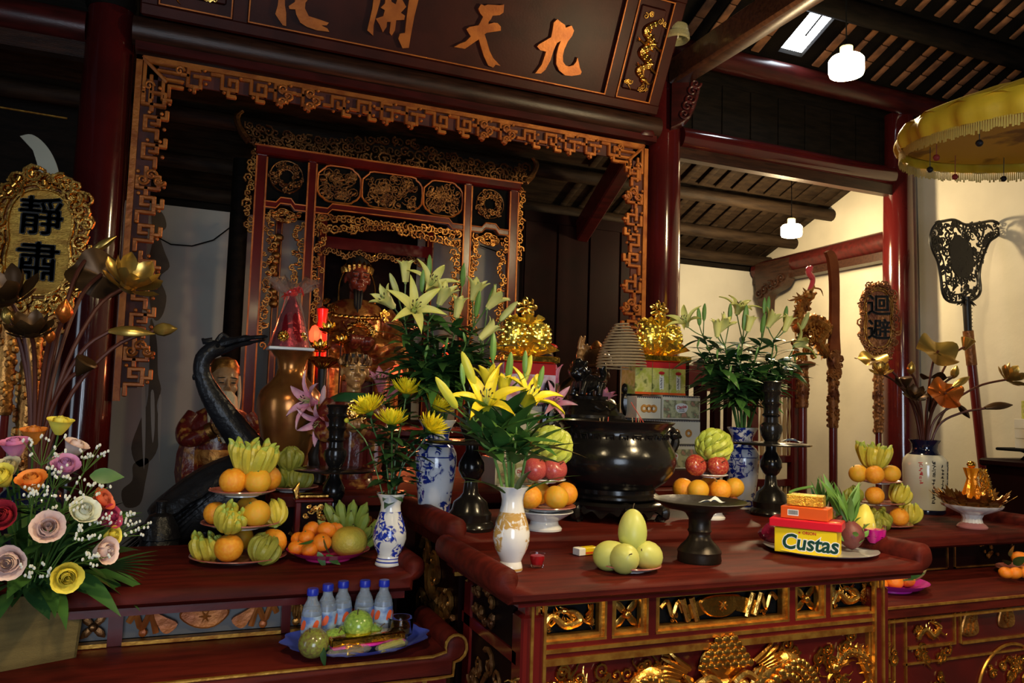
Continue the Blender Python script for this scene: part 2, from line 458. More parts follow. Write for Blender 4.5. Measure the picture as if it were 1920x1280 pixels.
# ================================================================ RELIEF CARVING TOOLS
def cloud(mb, cx, cz, s, rnd, y=0., n=3):
    for k in range(n):
        a = rnd.uniform(0, 6.28)
        mb.spiral((cx+math.cos(a)*s*.5, cz+math.sin(a)*s*.4), s*rnd.uniform(.3, .5), rnd.uniform(1., 1.5), s*.11, dirn=rnd.choice((-1, 1)), a0=rnd.uniform(0, 6), y=y, steps=11, n=5)
    a = rnd.uniform(0, 6.28); pts = []
    for i in range(7):
        t = i/6; pts.append((cx+math.cos(a)*s*(t*1.3-.2)+math.sin(a)*s*.18*math.sin(t*6), y, cz+math.sin(a)*s*(t*1.1-.2)+math.cos(a)*s*.18*math.sin(t*6)))
    mb.tube(pts, [s*.12*(1-i/7.5) for i in range(7)], 5, up=(0, 1, 0))
def leafscroll(mb, w, h, rnd, n=10, th=.012, y=0., cx=0, cz=0, round_=False):
    """openwork of curling stems, leaves and small blooms inside a w x h field"""
    for k in range(n):
        while True:
            x, z = rnd.uniform(-.5, .5), rnd.uniform(-.5, .5)
            if not round_ or x*x+z*z < .25: break
        r = min(w, h)*rnd.uniform(.10, .2) if not round_ else min(w, h)*rnd.uniform(.08, .14)
        mb.spiral((cx+x*w*.86, cz+z*h*.86), r, rnd.uniform(.8, 1.5), th*rnd.uniform(.7, 1.2), dirn=rnd.choice((-1, 1)), a0=rnd.uniform(0, 6), y=y+rnd.uniform(-.4, .4)*th, steps=9, n=5)
        if rnd.random() < .6:
            a = rnd.uniform(0, 6.28)
            mb.ell((cx+x*w*.86, y-th*.3, cz+z*h*.86), (r*.55, th*.8, r*.28), 7, 5, rot=(0, a, 0))
    return mb
def dragon(mb, pts, r, rnd, scales=True, legs=True, flip=1):
    """relief dragon in the local XZ plane: winding tapered body, dorsal spikes, legs with claws, horned head"""
    c = cat(pts, 7); n = len(c)
    rr = [r*(.28+.72*math.sin(PI*min(1, (i/(n-1))*.78+.16))) for i in range(n)]
    mb.tube(c, rr, 8, up=(0, 1, 0))
    for i in range(2, n-2, 2):
        p = V(c[i]); t = (V(c[i+1])-V(c[i-1])).normalized(); nn = V((t.z, 0, -t.x))*(-flip)
        mb.tube([tuple(p+nn*rr[i]*.7), tuple(p+nn*rr[i]*1.75-t*rr[i]*.5)], [rr[i]*.32, rr[i]*.04], 4)
        if scales:
            for q in (-.5, .1, .6):
                mb.ell(tuple(p+nn*rr[i]*q+V((0, -rr[i]*.86, 0))), (rr[i]*.3, rr[i]*.16, rr[i]*.3), 5, 4)
    if legs:
        for fr in (.3, .68):
            i = int(fr*n); p = V(c[i]); s = rr[i]
            for sg in (1, -1):
                k = p+V((sg*s*1.6, -s*.3, -s*1.2)); f = k+V((sg*s*1.5, 0, -s*.7*sg))
                mb.tube([tuple(p), tuple(k), tuple(f)], [s*.5, s*.4, s*.25], 5)
                for a in (-.7, 0, .7):
                    mb.tube([tuple(f), tuple(f+V((sg*s*math.cos(a), 0, s*math.sin(a))))], [s*.2, s*.04], 4)
    h = V(c[-1]); t = (V(c[-1])-V(c[-3])).normalized(); s = r
    u = V((-t.z, 0, t.x))
    mb.ell(tuple(h+t*s*.6), (s*1.0, s*.9, s*.8), 8, 6)
    mb.tube([tuple(h+t*s*.7+u*s*.25), tuple(h+t*s*2.4+u*s*.35)], [s*.55, s*.32], 6)
    mb.tube([tuple(h+t*s*.7-u*s*.4), tuple(h+t*s*2.0-u*s*.75)], [s*.4, s*.2], 6)
    mb.ell(tuple(h+t*s*2.4+u*s*.5), (s*.32, s*.3, s*.26), 6, 5)
    for q in (.2, .7): mb.ell(tuple(h+t*s*.9+u*s*.55+V((0, -s*.6, 0))), (s*.22, s*.2, s*.22), 6, 5)
    for q in (0, 1): mb.tube(cat([tuple(h+u*s*.6), tuple(h-t*s*(1.0+q)+u*s*(1.3+.4*q)), tuple(h-t*s*(1.6+q)+u*s*(2.1+.3*q))], 3), [s*.26, s*.24, s*.2, s*.16, s*.12, s*.08, s*.04], 5)
    for k in range(6):
        a = rnd.uniform(-.9, .9)
        d = (-t*math.cos(a)+u*math.sin(a))
        mb.tube(cat([tuple(h), tuple(h+d*s*1.4+u*s*.3), tuple(h+d*s*2.4-u*s*.1)], 3), [s*.32, s*.3, s*.26, s*.2, s*.14, s*.08, s*.03], 4)
    for q in (-1, 1): mb.tube(cat([tuple(h+t*s*2.3), tuple(h+t*s*3+u*s*q), tuple(h+t*s*2.6+u*s*2.0*q)], 3), [s*.13]*5+[s*.08, s*.03], 4)
    return mb

# ================================================================ FRETWORK FRAME
fr = thing('carved_frame', 'gilded fretwork frame hanging below the round brown beam', 'carved frame', (0, 5.24, 0))
FX0, FX1, FZ = -.41, 3.25, 3.665
mb = MB().bx(FX0, FX0+.035, -.03, .03, 1.54, FZ); mb.build('stile', 'gilt_wood', fr)
MB().bx(FX1-.035, FX1, -.03, .03, 1.9, FZ).build('stile', 'gilt_wood', fr)
MB().bx(FX0, FX1, -.03, .03, FZ-.03, FZ).build('top_rail', 'gilt_wood', fr)
MB().bx(FX0+.03, FX0+.125, -.004, .012, 1.62, FZ-.03).build('backing', 'fret_back', fr)
MB().bx(FX1-.125, FX1-.03, -.004, .012, 1.9, FZ-.03).build('backing', 'fret_back', fr)
MB().bx(FX0+.03, FX1-.03, -.004, .012, FZ-.135, FZ-.02).build('backing', 'fret_back', fr)
def fret(paths, w=.026, d=.034, knobs=()):
    mb = MB()
    for p in paths:
        for a, b in zip(p[:-1], p[1:]):
            x0, x1 = sorted((a[0], b[0])); z0, z1 = sorted((a[1], b[1]))
            dd = d*(1 if abs(x1-x0) > abs(z1-z0) else .94)
            mb.rbox(((x0+x1)/2, -.012, (z0+z1)/2), (x1-x0+w, dd, z1-z0+w), .006)
    for x, z in knobs: mb.ell((x, -.03, z), (.012, .012, .012), 6, 5)
    return mb
M1 = fret([[(.03, 0), (.03, .06), (.12, .06), (.12, .15), (.05, .15), (.05, .105), (.085, .105)], [(.12, .10), (.165, .10), (.165, .14)]], knobs=((.15, .075), (.03, .17)))
M2 = fret([[(.07, 0), (.07, .035), (.02, .035), (.02, .10)], [(.07, .035), (.14, .035), (.14, .11), (.065, .11), (.065, .075)], [(.14, .075), (.17, .075)], [(.065, .11), (.065, .16)]], knobs=((.17, .05), (.11, .14), (.02, .13)))
M3 = fret([[(.11, 0), (.11, .05), (.04, .05), (.04, .13), (.115, .13), (.115, .09), (.08, .09)], [(.115, .13), (.16, .13), (.16, .17)]], knobs=((.15, .06), (.13, .155), (.06, .155)))
M4 = MB(); M4.v = list(M2.v); M4.f = list(M2.f); M4.m = list(M2.m)
for k in range(3): M4.spiral((.05+.045*k, .085+.03*(k % 2)), .034, 1.2, .010, y=-.03, dirn=1 if k % 2 else -1)
FM = [m.mesh('fret_scroll', 'gilt_wood') for m in (M1, M2, M3, M4)]
z = 1.58; i = 0
while z < FZ-.30:
    put('fret_scroll', FM[(i*3+i//3) % 4], fr, TR((FX0+.03, 0, z), (0, 0, 0), (1, 1, 1.02)))
    if z > 1.9: put('fret_scroll', FM[(i*2+1+i//2) % 4], fr, TR((FX1-.03, .0, z), (0, 0, 0), (-1, 1, 1.02)))
    z += .175; i += 1
x = FX0+.26; i = 0
while x < FX1-.36:
    put('fret_scroll', FM[(i*3+1+i//2) % 4], fr, TR((x, 0, FZ-.015), (0, R(90), 0), (.92, 1, 1.0)))
    x += .176; i += 1
def corner():
    mb = fret([[(.02, -.03), (.02, -.20)], [(.06, -.10), (.06, -.26)], [(.03, -.02), (.22, -.02)], [(.10, -.06), (.26, -.06)], [(.13, -.10), (.13, -.22)], [(.13, -.105), (.24, -.105)], [(.165, -.14), (.165, -.20)], [(.165, -.14), (.24, -.14)]], .022)
    mb.tube([(.0, -.02, 0), (.15, -.03, -.125)], .012, 5)
    mb.spiral((.05, -.16), .03, 1.1, .009, y=-.03); mb.spiral((.22, -.045), .028, 1.1, .009, y=-.03)
    return mb.mesh('corner_scroll', 'gilt_wood')
cm = corner()
put('corner_scroll', cm, fr, TR((FX0+.03, 0, FZ-.01), (0, 0, 0), (.98, 1, 1.1)))
put('corner_scroll', cm, fr, TR((FX1-.03, 0, FZ-.01), (0, 0, 0), (-.98, 1, 1.1)))

# ================================================================ NAME BOARD
TILT = R(28)
pv = V((0, -math.sin(TILT), math.cos(TILT))); pn = V((0, -math.cos(TILT), -math.sin(TILT)))
PO = V((0, 5.115, 3.905))
def plq(px, py):
    d = ray(px, py); t = pn.dot(PO-CAM)/pn.dot(d); p = CAM+d*t-PO
    return p.x, p.dot(pv)
nb = thing('name_board', 'long dark red name board with four gold brush characters', 'sign', tuple(PO))
PM = Matrix((V((1, 0, 0)), -pn, pv)).transposed().to_4x4()     # local x, y away from viewer, z up the board
def bput(mb, name, m, ang=38): return mb.build(name, m, nb, PM, ang=ang)
x0, x1, H = -.40, 3.25, .84
bput(MB().bx(x0, x1, .0, .05, 0, H), 'board', 'board_red')
for a, b, c, d in ((x0, x1, -.03, .055), (x0, x1, H-.06, H+.03)):
    bput(MB().rbox(((a+b)/2, .01, (c+d)/2), (b-a, .10, d-c), .015), 'border', 'board_red')
for a in (x0, .115, 2.76, x1-.10):
    bput(MB().rbox((a+.05, .012, H/2), (.10, .09, H), .015), 'border', 'board_red')
def frame_line(a, b, c, d, t=.008):
    mb = MB()
    for q in ((a, b, c, c+t), (a, b, d-t, d)): mb.bx(q[0], q[1], -.046, -.03, q[2], q[3])
    for q in ((a, a+t), (b-t, b)): mb.bx(q[0], q[1], -.044, -.03, c, d)
    bput(mb, 'gilt_fillet', 'letter_gold')
frame_line(x0+.10, .118, .052, H-.06); frame_line(.212, 2.764, .052, H-.06); frame_line(2.856, x1-.098, .052, H-.06)
for a, b in ((x0+.14, .08), (2.9, x1-.14)):
    bput(MB().rbox(((a+b)/2, -.005, H/2), (b-a, .03, H-.24), .012), 'panel', 'board_red')
CH = {
 'tian': ((840, 0), 7.385, [[(405,120),(440,55),(490,75),(540,60),(700,70),(760,60),(750,170),(700,205),(600,215),(580,260),(545,300),(545,330),(620,310),(670,315),(715,365),(715,420),(520,450),(490,470),(520,560),(560,700),(610,800),(710,905),(640,890),(610,930),(540,900),(480,770),(440,640),(412,540),(350,580),(280,630),(220,670),(70,645),(150,600),(230,570),(300,500),(240,400),(280,370),(410,345),(470,230),(430,180)]]),
 'nine': ((840, 0), 7.385, [[(1495,262),(1540,300),(1600,340),(1610,380),(1690,350),(1725,420),(1700,490),(1640,570),(1590,680),(1570,770),(1575,850),(1610,900),(1660,915),(1720,895),(1755,850),(1775,790),(1805,930),(1830,990),(1815,1025),(1760,1035),(1690,1045),(1600,1035),(1520,970),(1480,880),(1485,750),(1510,640),(1545,560),(1490,590),(1440,700),(1400,830),(1330,960),(1270,1010),(1190,1010),(1280,890),(1340,710),(1260,690),(1215,640),(1240,610),(1410,510),(1435,380),(1445,310)]]),
 'hua': ((500, 0), 6.4, [[(100,165),(130,60),(150,-150),(60,-60),(-20,-100),(120,-300),(190,-330),(230,-280),(215,-150),(215,60),(230,150),(230,310),(190,300),(140,230)], [(350,-300),(440,-310),(440,-60),(530,-130),(560,-90),(460,30),(455,100),(500,190),(640,235),(740,270),(715,300),(650,300),(725,340),(745,378),(600,360),(480,320),(400,270),(350,170),(340,110),(270,105),(260,70),(335,20)]]),
 'kai': ((500, 0), 6.4, [[(1310,-330),(1500,-330),(1510,-280),(1390,-270),(1385,-220),(1500,-215),(1500,-170),(1380,-165),(1350,30),(1300,200),(1275,300),(1270,425),(1200,360),(1215,290),(1260,100)], [(1600,-330),(1860,-330),(1810,0),(1760,200),(1720,420),(1695,570),(1620,575),(1570,460),(1590,400),(1650,390),(1670,200),(1690,50),(1730,-165),(1600,-170),(1600,-215),(1735,-220),(1740,-275),(1600,-280)], [(1420,-60),(1470,-60),(1490,20),(1540,50),(1570,-60),(1620,0),(1665,80),(1600,150),(1650,185),(1640,235),(1545,240),(1530,360),(1490,425),(1465,390),(1480,260),(1435,260),(1430,320),(1385,385),(1350,300),(1300,220),(1390,190),(1410,120),(1360,90),(1410,40)]]),
}
for k, (o, s, polys) in CH.items():
    mb = MB()
    for p in polys: mb.prism([plq(o[0]+x/s, o[1]+y/s) for x, y in p], -.028, 0.0)
    bput(mb, 'gold_character', 'letter_gold', 30)
rd = random.Random(11)
mb = dragon(MB(), [(.03, -.03, .62), (-.05, -.03, .55), (.03, -.03, .47), (-.04, -.03, .40), (.05, -.03, .33), (-.03, -.03, .27), (.02, -.03, .22)], .030, rd)
for q in ((-.08, .16), (.06, .14), (.07, .62), (-.06, .66)): cloud(mb, q[0], q[1], .05, rd, -.03)
bput(mb, 'dragon_relief', 'gold').location = PM @ V((3.02, 0, 0))
mb = dragon(MB(), [(.0, -.03, .60), (.06, -.03, .50), (-.05, -.03, .42), (.06, -.03, .33), (-.04, -.03, .26), (.05, -.03, .20), (.0, -.03, .17)], .034, rd)
for q in ((-.10, .15), (.11, .13), (-.06, .2), (.05, .24), (-.11, .3)): cloud(mb, q[0], q[1], .05, rd, -.03)
bput(mb, 'dragon_relief', 'gold_bright').location = PM @ V((-.12, 0, 0))

# ================================================================ PENDANT LAMPS
mat('glow', (1, .9, .7), .4, emit=(1.0, .80, .44), es=26.)
mat('glow2', (1, .9, .7), .4, emit=(1.0, .80, .44), es=14.)
mat('lamp_cap', (.80, .66, .38), .5)
mat('cut_glass', (.55, .50, .25), .12, trans=.55, bump=.6, bs=120)
mat('bulb_off', (.85, .82, .72), .3)
def pendant(px, py, lit, label, loc=None, dist=None, d=.19, power=60, shade='glow', top=None, warm=(1.0, .76, .42), kind='POINT'):
    if loc is None: loc = CAM+ray(px, py).normalized()*dist
    t = thing('pendant_lamp', label, 'lamp', tuple(loc))
    r = d/2
    if lit:
        MB().lathe([(r*.55, r*.62), (r*.86, r*.56), (r, r*.38), (r, -r*.30), (r*.93, -r*.52), (r*.6, -r*.62), (r*.2, -r*.64)], 28).build('shade', shade, t)
    else:
        MB().lathe([(r*.5, r*.6), (r*.85, r*.5), (r*.92, r*.1), (r*.86, -.05*r), (r, -r*.12), (r*1.02, -r*.5), (r*.9, -r*.62), (r*.87, -r*.6), (r*.95, -r*.45), (r*.93, -r*.14), (r*.8, .0), (r*.82, r*.4), (r*.5, r*.55)], 28).build('shade', 'cut_glass', t)
        MB().lathe([(.0, -r*.42), (.018, -r*.36), (.02, r*.2), (.012, r*.4)], 12).build('bulb', 'bulb_off', t)
    MB().lathe([(r*.36, r*.55), (r*.37, r*1.2), (r*.30, r*1.26)], 20).build('cap', 'lamp_cap', t)
    zt = top if top else loc[2]+.8
    MB().tube([(0, 0, r*1.2), (0, 0, zt-loc[2])], .004, 5).build('cord', 'black', t)
    if lit:
        l = bpy.data.lights.new('lamp_light', kind); l.energy = power; l.color = warm; l.shadow_soft_size = r*.9
        if kind == 'SPOT': l.spot_size = R(158); l.spot_blend = .6
        o = bpy.data.objects.new('lamp_light', l); col.objects.link(o); o.parent = t; o.location = (0, 0, -r*1.75)
    return t
p = CAM+ray(1587, 125).normalized()*5.05
pendant(0, 0, True, 'lit white pendant lamp hanging by the skylight', loc=p, power=36, top=roof_z(p.y)+.06)
p = at(1484, 433, y=5.62)
pendant(0, 0, True, 'lit white pendant lamp in front of the cream back wall', loc=p, power=58, top=back_z(5.62)+.1)
p = at(1268, 62, y=4.85)
pendant(0, 0, False, 'unlit cut glass pendant lamp beside the name board', loc=p, d=.20, top=roof_z(4.85)+.06)
# lamps of the front hall, above and behind the viewer
for i, (x, y, z, pw) in enumerate(((1.75, .95, 2.8, 46), (-.2, 1.1, 2.9, 15), (.9, -.4, 2.9, 30), (3.0, .0, 2.9, 30))):
    t = pendant(0, 0, True, 'lit white pendant lamp of the front hall', loc=V((x, y, z)), power=pw, shade='glow2', top=3.95, kind='SPOT')
    t['group'] = 'pendant lamps of the front hall'

# ================================================================ ALTAR TABLES
def scroll_slab(x0, x1, zt, th, rl, rr, up=.02):
    """outline of a table top in XZ whose ends roll up into scrolls of radius rl / rr (0 = square end)"""
    pts = []
    def roll(xe, r, sg):
        cz = zt+up; out = []
        # from the top face up over the roll and down to the underside
        for k in range(13):
            a = R(205-k*25) if sg > 0 else R(-25+k*25)
            rad = r if k < 9 else r*(1+.10*(k-8))
            out.append((xe+rad*math.cos(a), cz+rad*math.sin(a)))
        return out
    if rr:
        o = roll(x1, rr, 1); o = [p for p in o if p[1] > zt-th*.9]
        pts += [(x1-rr*2.2, zt)]+o+[(x1-rr*.2, zt-th), ]
    else: pts += [(x1, zt), (x1, zt-th)]
    if rl:
        o = roll(x0, rl, -1); o = [p for p in o if p[1] > zt-th*.9]
        pts += [(x0+rl*.2, zt-th)]+o[::-1]+[(x0+rl*2.2, zt)]
    else: pts += [(x0, zt-th), (x0, zt)]
    return pts
def gilt_opening(par, xa, xb, za, zb, y, t=.011, back='black', m='gilt_line'):
    """stepped gilt moulding round a recessed opening"""
    mb = MB()
    for k, (tt, yy) in enumerate(((t*.55, -.006), (t, .004))):
        o = k*t*.5
        for q in ((xa+o, xb-o, za+o, za+o+tt), (xa+o, xb-o, zb-o-tt, zb-o)): mb.bx(q[0], q[1], y+yy, y+.02+yy, q[2], q[3])
        for q in ((xa+o, xa+o+tt), (xb-o-tt, xb-o)): mb.bx(q[0], q[1], y+yy+.001, y+.02+yy, za+o, zb-o)
    mb.build('gilt_frame', m, par)
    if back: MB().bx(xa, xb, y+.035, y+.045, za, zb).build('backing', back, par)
def cross_flower(par, cx, cz, w, h, y, m='gold'):
    mb = MB()
    for sx in (-1, 1):
        for sz in (-1, 1):
            d = V((sx*w*.46, 0, sz*h*.46)); pts = [tuple(V((cx, y, cz))+d*t) for t in (0, .3, .65, 1)]
            mb.tube(pts, [.004, .010, .011, .002], 6, asp=.6, up=(0, 1, 0))
    mb.ell((cx, y-.008, cz), (.012, .010, .012), 8, 6)
    mb.build('cross_flower', m, par)
def carving(par, mb, m='gold', name='carving', M=None): return mb.build(name, m, par, M)
def rel(mb, dx, dy, dz): mb.v = [(x+dx, y+dy, z+dz) for x, y, z in mb.v]; return mb

# ---- main altar table -------------------------------------------------
TZ, TY0, TY1 = 1.17, 1.695, 2.17
FY = 1.735
T1 = thing('altar_table', 'red lacquered altar table with gilded dragon apron and rolled ends, holding mangoes', 'table')
sl = MB().prism(scroll_slab(.705, 2.03, TZ, .034, .030, .034, .022), TY0, TY1, bev=.012).build('table_top', 'lacquer_top', T1, ang=50)
MB().bx(.74, 1.99, TY0+.02, TY1, TZ-.044, TZ-.033).build('under_moulding', 'lacquer', T1)
def fx(px, py=1170): return at(px, py, y=FY).x
def fz(px, py): return at(px, py, y=FY).z
xl, xr = .765, fx(1657, 1120)
zr1 = fz(1068, 1212); zr2 = fz(1068, 1226)     # gilt line under the frieze and top of the apron
zt = TZ-.044
zo0, zo1 = fz(1068, 1203), zt-.002
ops = [(1003, 1136, 'dragon'), (1146, 1214, 'x'), (1228, 1478, 'bat'), (1489, 1546, 'x'), (1555, 1646, 'dragon')]
xs = [(fx(a), fx(b), k) for a, b, k in ops]
edges = [xl]+[v for a, b, _ in xs for v in (a, b)]+[xr]
for i in range(0, len(edges), 2):
    MB().bx(edges[i], edges[i+1], FY-.004, FY+.04, zo0-.02, zt).build('stile', 'lacquer', T1)
MB().bx(xl, xr, FY-.006, FY+.04, zr2-.012, zo0).build('rail', 'lacquer', T1)
rd = random.Random(5)
for a, b, k in xs:
    gilt_opening(T1, a, b, zo0, zo1+.01, FY)
    cx, cz, w, h = (a+b)/2, (zo0+zo1)/2+.004, b-a-.03, zo1-zo0-.02
    if k == 'x': cross_flower(T1, cx, cz, w, h, FY+.02)
    elif k == 'dragon':
        mb = MB()
        dragon(mb, [(-w*.42, 0, -h*.28), (-w*.28, 0, h*.12), (-w*.05, 0, -h*.22), (w*.20, 0, -h*.10), (w*.12, 0, h*.18), (-w*.02, 0, h*.25)], h*.15, rd, False, True)
        for q in range(7):
            s = -1 if q < 4 else 1
            mb.tube(cat([(s*w*.32, 0, -h*.2+q % 4*h*.1), (s*w*.40, 0, h*.05+q % 4*h*.08), (s*w*(.34+.04*(q % 4)), 0, h*.42)], 3), [.006, .007, .006, .005, .004, .003, .001], 5)
        cloud(mb, w*.36, -h*.2, h*.28, rd); cloud(mb, -w*.36, -h*.3, h*.22, rd)
        carving(T1, rel(mb, cx, FY+.018, cz))
    else:                                   # book scroll and ribbons
        mb = MB()
        mb.prism(cat([(-w*.12, -h*.25), (0, -h*.38), (w*.10, -h*.22), (w*.16, h*.30), (w*.05, h*.42), (-w*.10, h*.40), (-w*.18, h*.2)], 3, True), -.012, .006, bev=.004)
        for s in (-1, 1):
            for q, (xx, ln) in enumerate(((.20, 1.), (.27, .95))):
                mb.tube([(s*w*xx, -.008, -h*.42*ln), (s*w*(xx+.05), -.008, h*.42*ln)], [.008, .010], 7)
            mb.prism([(s*w*.12, -h*.2), (s*w*.26, -h*.4), (s*w*.30, h*.1), (s*w*.16, h*.3)], -.006, .006)
            mb.tube(cat([(s*w*.30, 0, -h*.1), (s*w*.34, 0, h*.25), (s*w*.38, 0, -h*.2), (s*w*.42, 0, h*.30), (s*w*.47, 0, h*.1)], 5), .007, 6, up=(0, 1, 0))
            cloud(mb, s*w*.36, -h*.3, h*.24, rd)
        for a_ in range(8): mb.tube([(0, -.014, h*.05), (math.cos(a_*PI/4)*h*.2, -.014, h*.05+math.sin(a_*PI/4)*h*.2)], [.004, .001], 4)
        carving(T1, rel(mb, cx, FY+.018, cz))
# gilt lines
for zz, t in ((zr1+.0, .009), (zr2-.004, .016)): MB().bx(xl+.05, xr-.05, FY-.012, FY, zz-t, zz).build('gilt_line', 'gilt_line', T1)
# corner posts with gilt strips
for a, b in ((xl-.01, xl+.05), (xr-.05, xr+.01)):
    MB().rbox(((a+b)/2, FY+.02, .56), (b-a, .06, 1.12-.03), .008).build('post', 'lacquer', T1)
for a in (xl+.012, xl+.045, xr-.052, xr-.02): MB().bx(a, a+.007, FY-.016, FY-.004, .02, zt).build('gilt_line', 'gilt_line', T1)
# apron: red panel with wavy gilt lower edge, dragons, beast mask
aw = xr-xl-.12; ax0 = xl+.06; ax1 = xr-.06; at_ = zr2-.02
low = [(0, -.50), (.05, -.48), (.09, -.30), (.13, -.205), (.17, -.17), (.22, -.235), (.27, -.25), (.33, -.30), (.40, -.33), (.5, -.35), (.60, -.33), (.67, -.30), (.73, -.25), (.78, -.235), (.83, -.17), (.87, -.205), (.91, -.30), (.95, -.48), (1, -.50)]
low = [(ax0+a*aw, at_+b) for a, b in cat(low, 4)]
MB().prism([(ax0, at_), (ax1, at_)]+low[::-1], FY+.012, FY+.032).build('apron', 'lacquer', T1)
MB().tube([(a, FY+.008, b) for a, b in low], .009, 7).build('gilt_edge', 'gold', T1)
MB().tube([(a, FY+.006, b+.022) for a, b in low], .005, 6).build('gilt_edge', 'gold', T1)
MB().bx(ax0-.02, ax0, FY-.002, FY+.03, .05, at_).bx(ax1, ax1+.02, FY-.002, FY+.03, .05, at_).build('gilt_line', 'gilt_line', T1)
cxm = (ax0+ax1)/2
mk = MB()        # beast mask in the middle of the apron
zc = at_-.105
for r_ in range(5):
    for q in range(7-r_):
        mk.ell(((q-(6-r_)/2)*.022, -.030, .055+r_*.014), (.0115, .008, .010), 6, 5)
mk.ell((0, -.010, .055), (.062, .016, .045), 12, 8)
mk.ell((0, -.012, -.03), (.085, .022, .055), 12, 8)
for s in (-1, 1):
    mk.ell((s*.045, -.030, .005), (.020, .012, .017), 9, 7)
    mk.tube(cat([(s*.02, -.034, .015), (s*.05, -.036, .034), (s*.085, -.030, .018), (s*.11, -.02, .04)], 4), [.009]*8+[.007]*3+[.004]*2, 6, up=(0, 1, 0))
    mk.spiral((s*.11, .0), .035, 1.4, .009, dirn=s, y=-.018, a0=1.5)
    mk.spiral((s*.10, -.07), .032, 1.3, .009, dirn=-s, y=-.018)
    for q in range(6): mk.tube(cat([(s*(.09+.008*q), -.015, .05-.004*q), (s*(.125+.010*q), -.018, .075-.008*q), (s*(.15+.012*q), -.010, .10-.02*q)], 3), [.007, .007, .007, .006, .005, .004, .002], 5)
    mk.tube(cat([(s*.01, -.036, -.055), (s*.05, -.034, -.045), (s*.09, -.026, -.062)], 3), [.010]*5+[.008, .005], 6)
    # scaled body to each side
    bod = cat([(s*.10, -.008, -.02), (s*.19, -.010, .03), (s*.25, -.008, -.03), (s*.27, -.006, -.11)], 6)
    mk.tube(bod, [.040-.0012*i for i in range(len(bod))], 8, up=(0, 1, 0), asp=.5)
    for i, b_ in enumerate(bod[1:-1]):
        for q in (-1, 0, 1): mk.ell((b_[0]+(q*.015), b_[1]-.024, b_[2]+q*.014*s), (.0105, .008, .0105), 6, 5)
    for q in range(5): mk.tube(cat([(s*(.13+.03*q), -.01, -.06), (s*(.14+.03*q), -.016, -.09), (s*(.12+.03*q), -.012, -.12)], 3), [.007]*5+[.004, .002], 5)
mk.ell((0, -.036, -.018), (.022, .014, .018), 9, 7)
mk.ell((0, -.034, -.085), (.05, .012, .02), 9, 6)
mk.v = [(x*1.15, y, z*1.15) for x, y, z in mk.v]
carving(T1, rel(mk, cxm, FY+.012, zc), 'gold', 'beast_mask')
for s in (-1, 1):
    MB().ell((s*.045, -.041, .006), (.009, .006, .009), 8, 6).build('eye', 'bulb_off', T1, TR((cxm, FY+.010, zc), (0, 0, 0), (1.15, 1, 1.15)))
    db = MB()
    dragon(db, [(s*.48, 0, .06), (s*.52, 0, -.02), (s*.58, 0, -.10), (s*.55, 0, -.03), (s*.50, 0, .03), (s*.44, 0, .05), (s*.40, 0, .02)], .020, rd, True, False, -s)
    for q in ((.56, .06, .05), (.60, .02, .04), (.40, -.04, .05), (.34, .06, .05), (.46, -.06, .045), (.30, .01, .04), (.585, -.16, .05), (.595, -.23, .04), (.38, -.10, .045), (.44, .075, .05), (.20, .075, .05), (.26, .06, .045), (.31, -.09, .05), (.53, .075, .05), (.5, -.13, .05), (.58, -.05, .04), (.42, -.02, .04), (.36, .02, .045), (.24, -.12, .05)):
        cloud(db, s*q[0], q[1], q[2], rd, -.004)
    carving(T1, rel(db, cxm, FY+.010, zc), 'gold', 'apron_dragon')
# left end of the main table
for za, zb in ((zo0-.02, zt), (.05, zr2-.02)):
    MB().bx(xl-.004, xl+.02, FY+.06, TY1-.05, za, zb).build('end_panel', 'lacquer_dark', T1)
    lm = leafscroll(MB(), TY1-FY-.2, min(.26, zb-za)*.8, rd, 12, .009)
    carving(T1, lm, 'gold_dark', 'carving', TR((xl-.008, (FY+TY1)/2, (max(za, zb-.28)+zb)/2), (0, 0, R(90))))
MB().bx(xl-.01, xl+.03, FY+.02, TY1-.02, zr2-.02, zo0-.02).build('end_rail', 'lacquer', T1)
MB().rbox((xl+.02, TY1-.06, .56), (.06, .06, 1.09), .008).build('post', 'lacquer', T1)
MB().rbox((xr-.02, TY1-.06, .56), (.06, .06, 1.09), .008).build('post', 'lacquer', T1)
MB().bx(xr-.02, xr, FY+.05, TY1-.05, .2, zt).build('end_panel', 'lacquer', T1)
MB().bx(xl+.05, xr-.05, TY1-.05, TY1-.03, .1, zt).build('back_panel', 'lacquer_dark', T1)

# ---- second table, just behind and a little higher, for the urn
T2Z = 1.205
T2 = thing('urn_table', 'red lacquered table behind the mango table carrying the black urn', 'table')
MB().prism(scroll_slab(.745, 2.31, T2Z, .055, .034, 0, .025), 2.19, 2.76, bev=.012).build('table_top', 'lacquer_top', T2, ang=50)
MB().bx(.74, 2.31, 2.195, 2.205, T2Z-.10, T2Z-.055).build('front_rail', 'lacquer', T2)
MB().bx(.74, 2.31, 2.182, 2.19, T2Z-.105, T2Z-.094).build('gilt_line', 'gilt_line', T2)
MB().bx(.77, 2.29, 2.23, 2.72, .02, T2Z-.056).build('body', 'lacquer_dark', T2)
lm = leafscroll(MB(), .44, .5, rd, 26, .012); 
carving(T2, lm, 'gold_old', 'carving', TR((.762, 2.46, .90), (0, 0, R(90))))

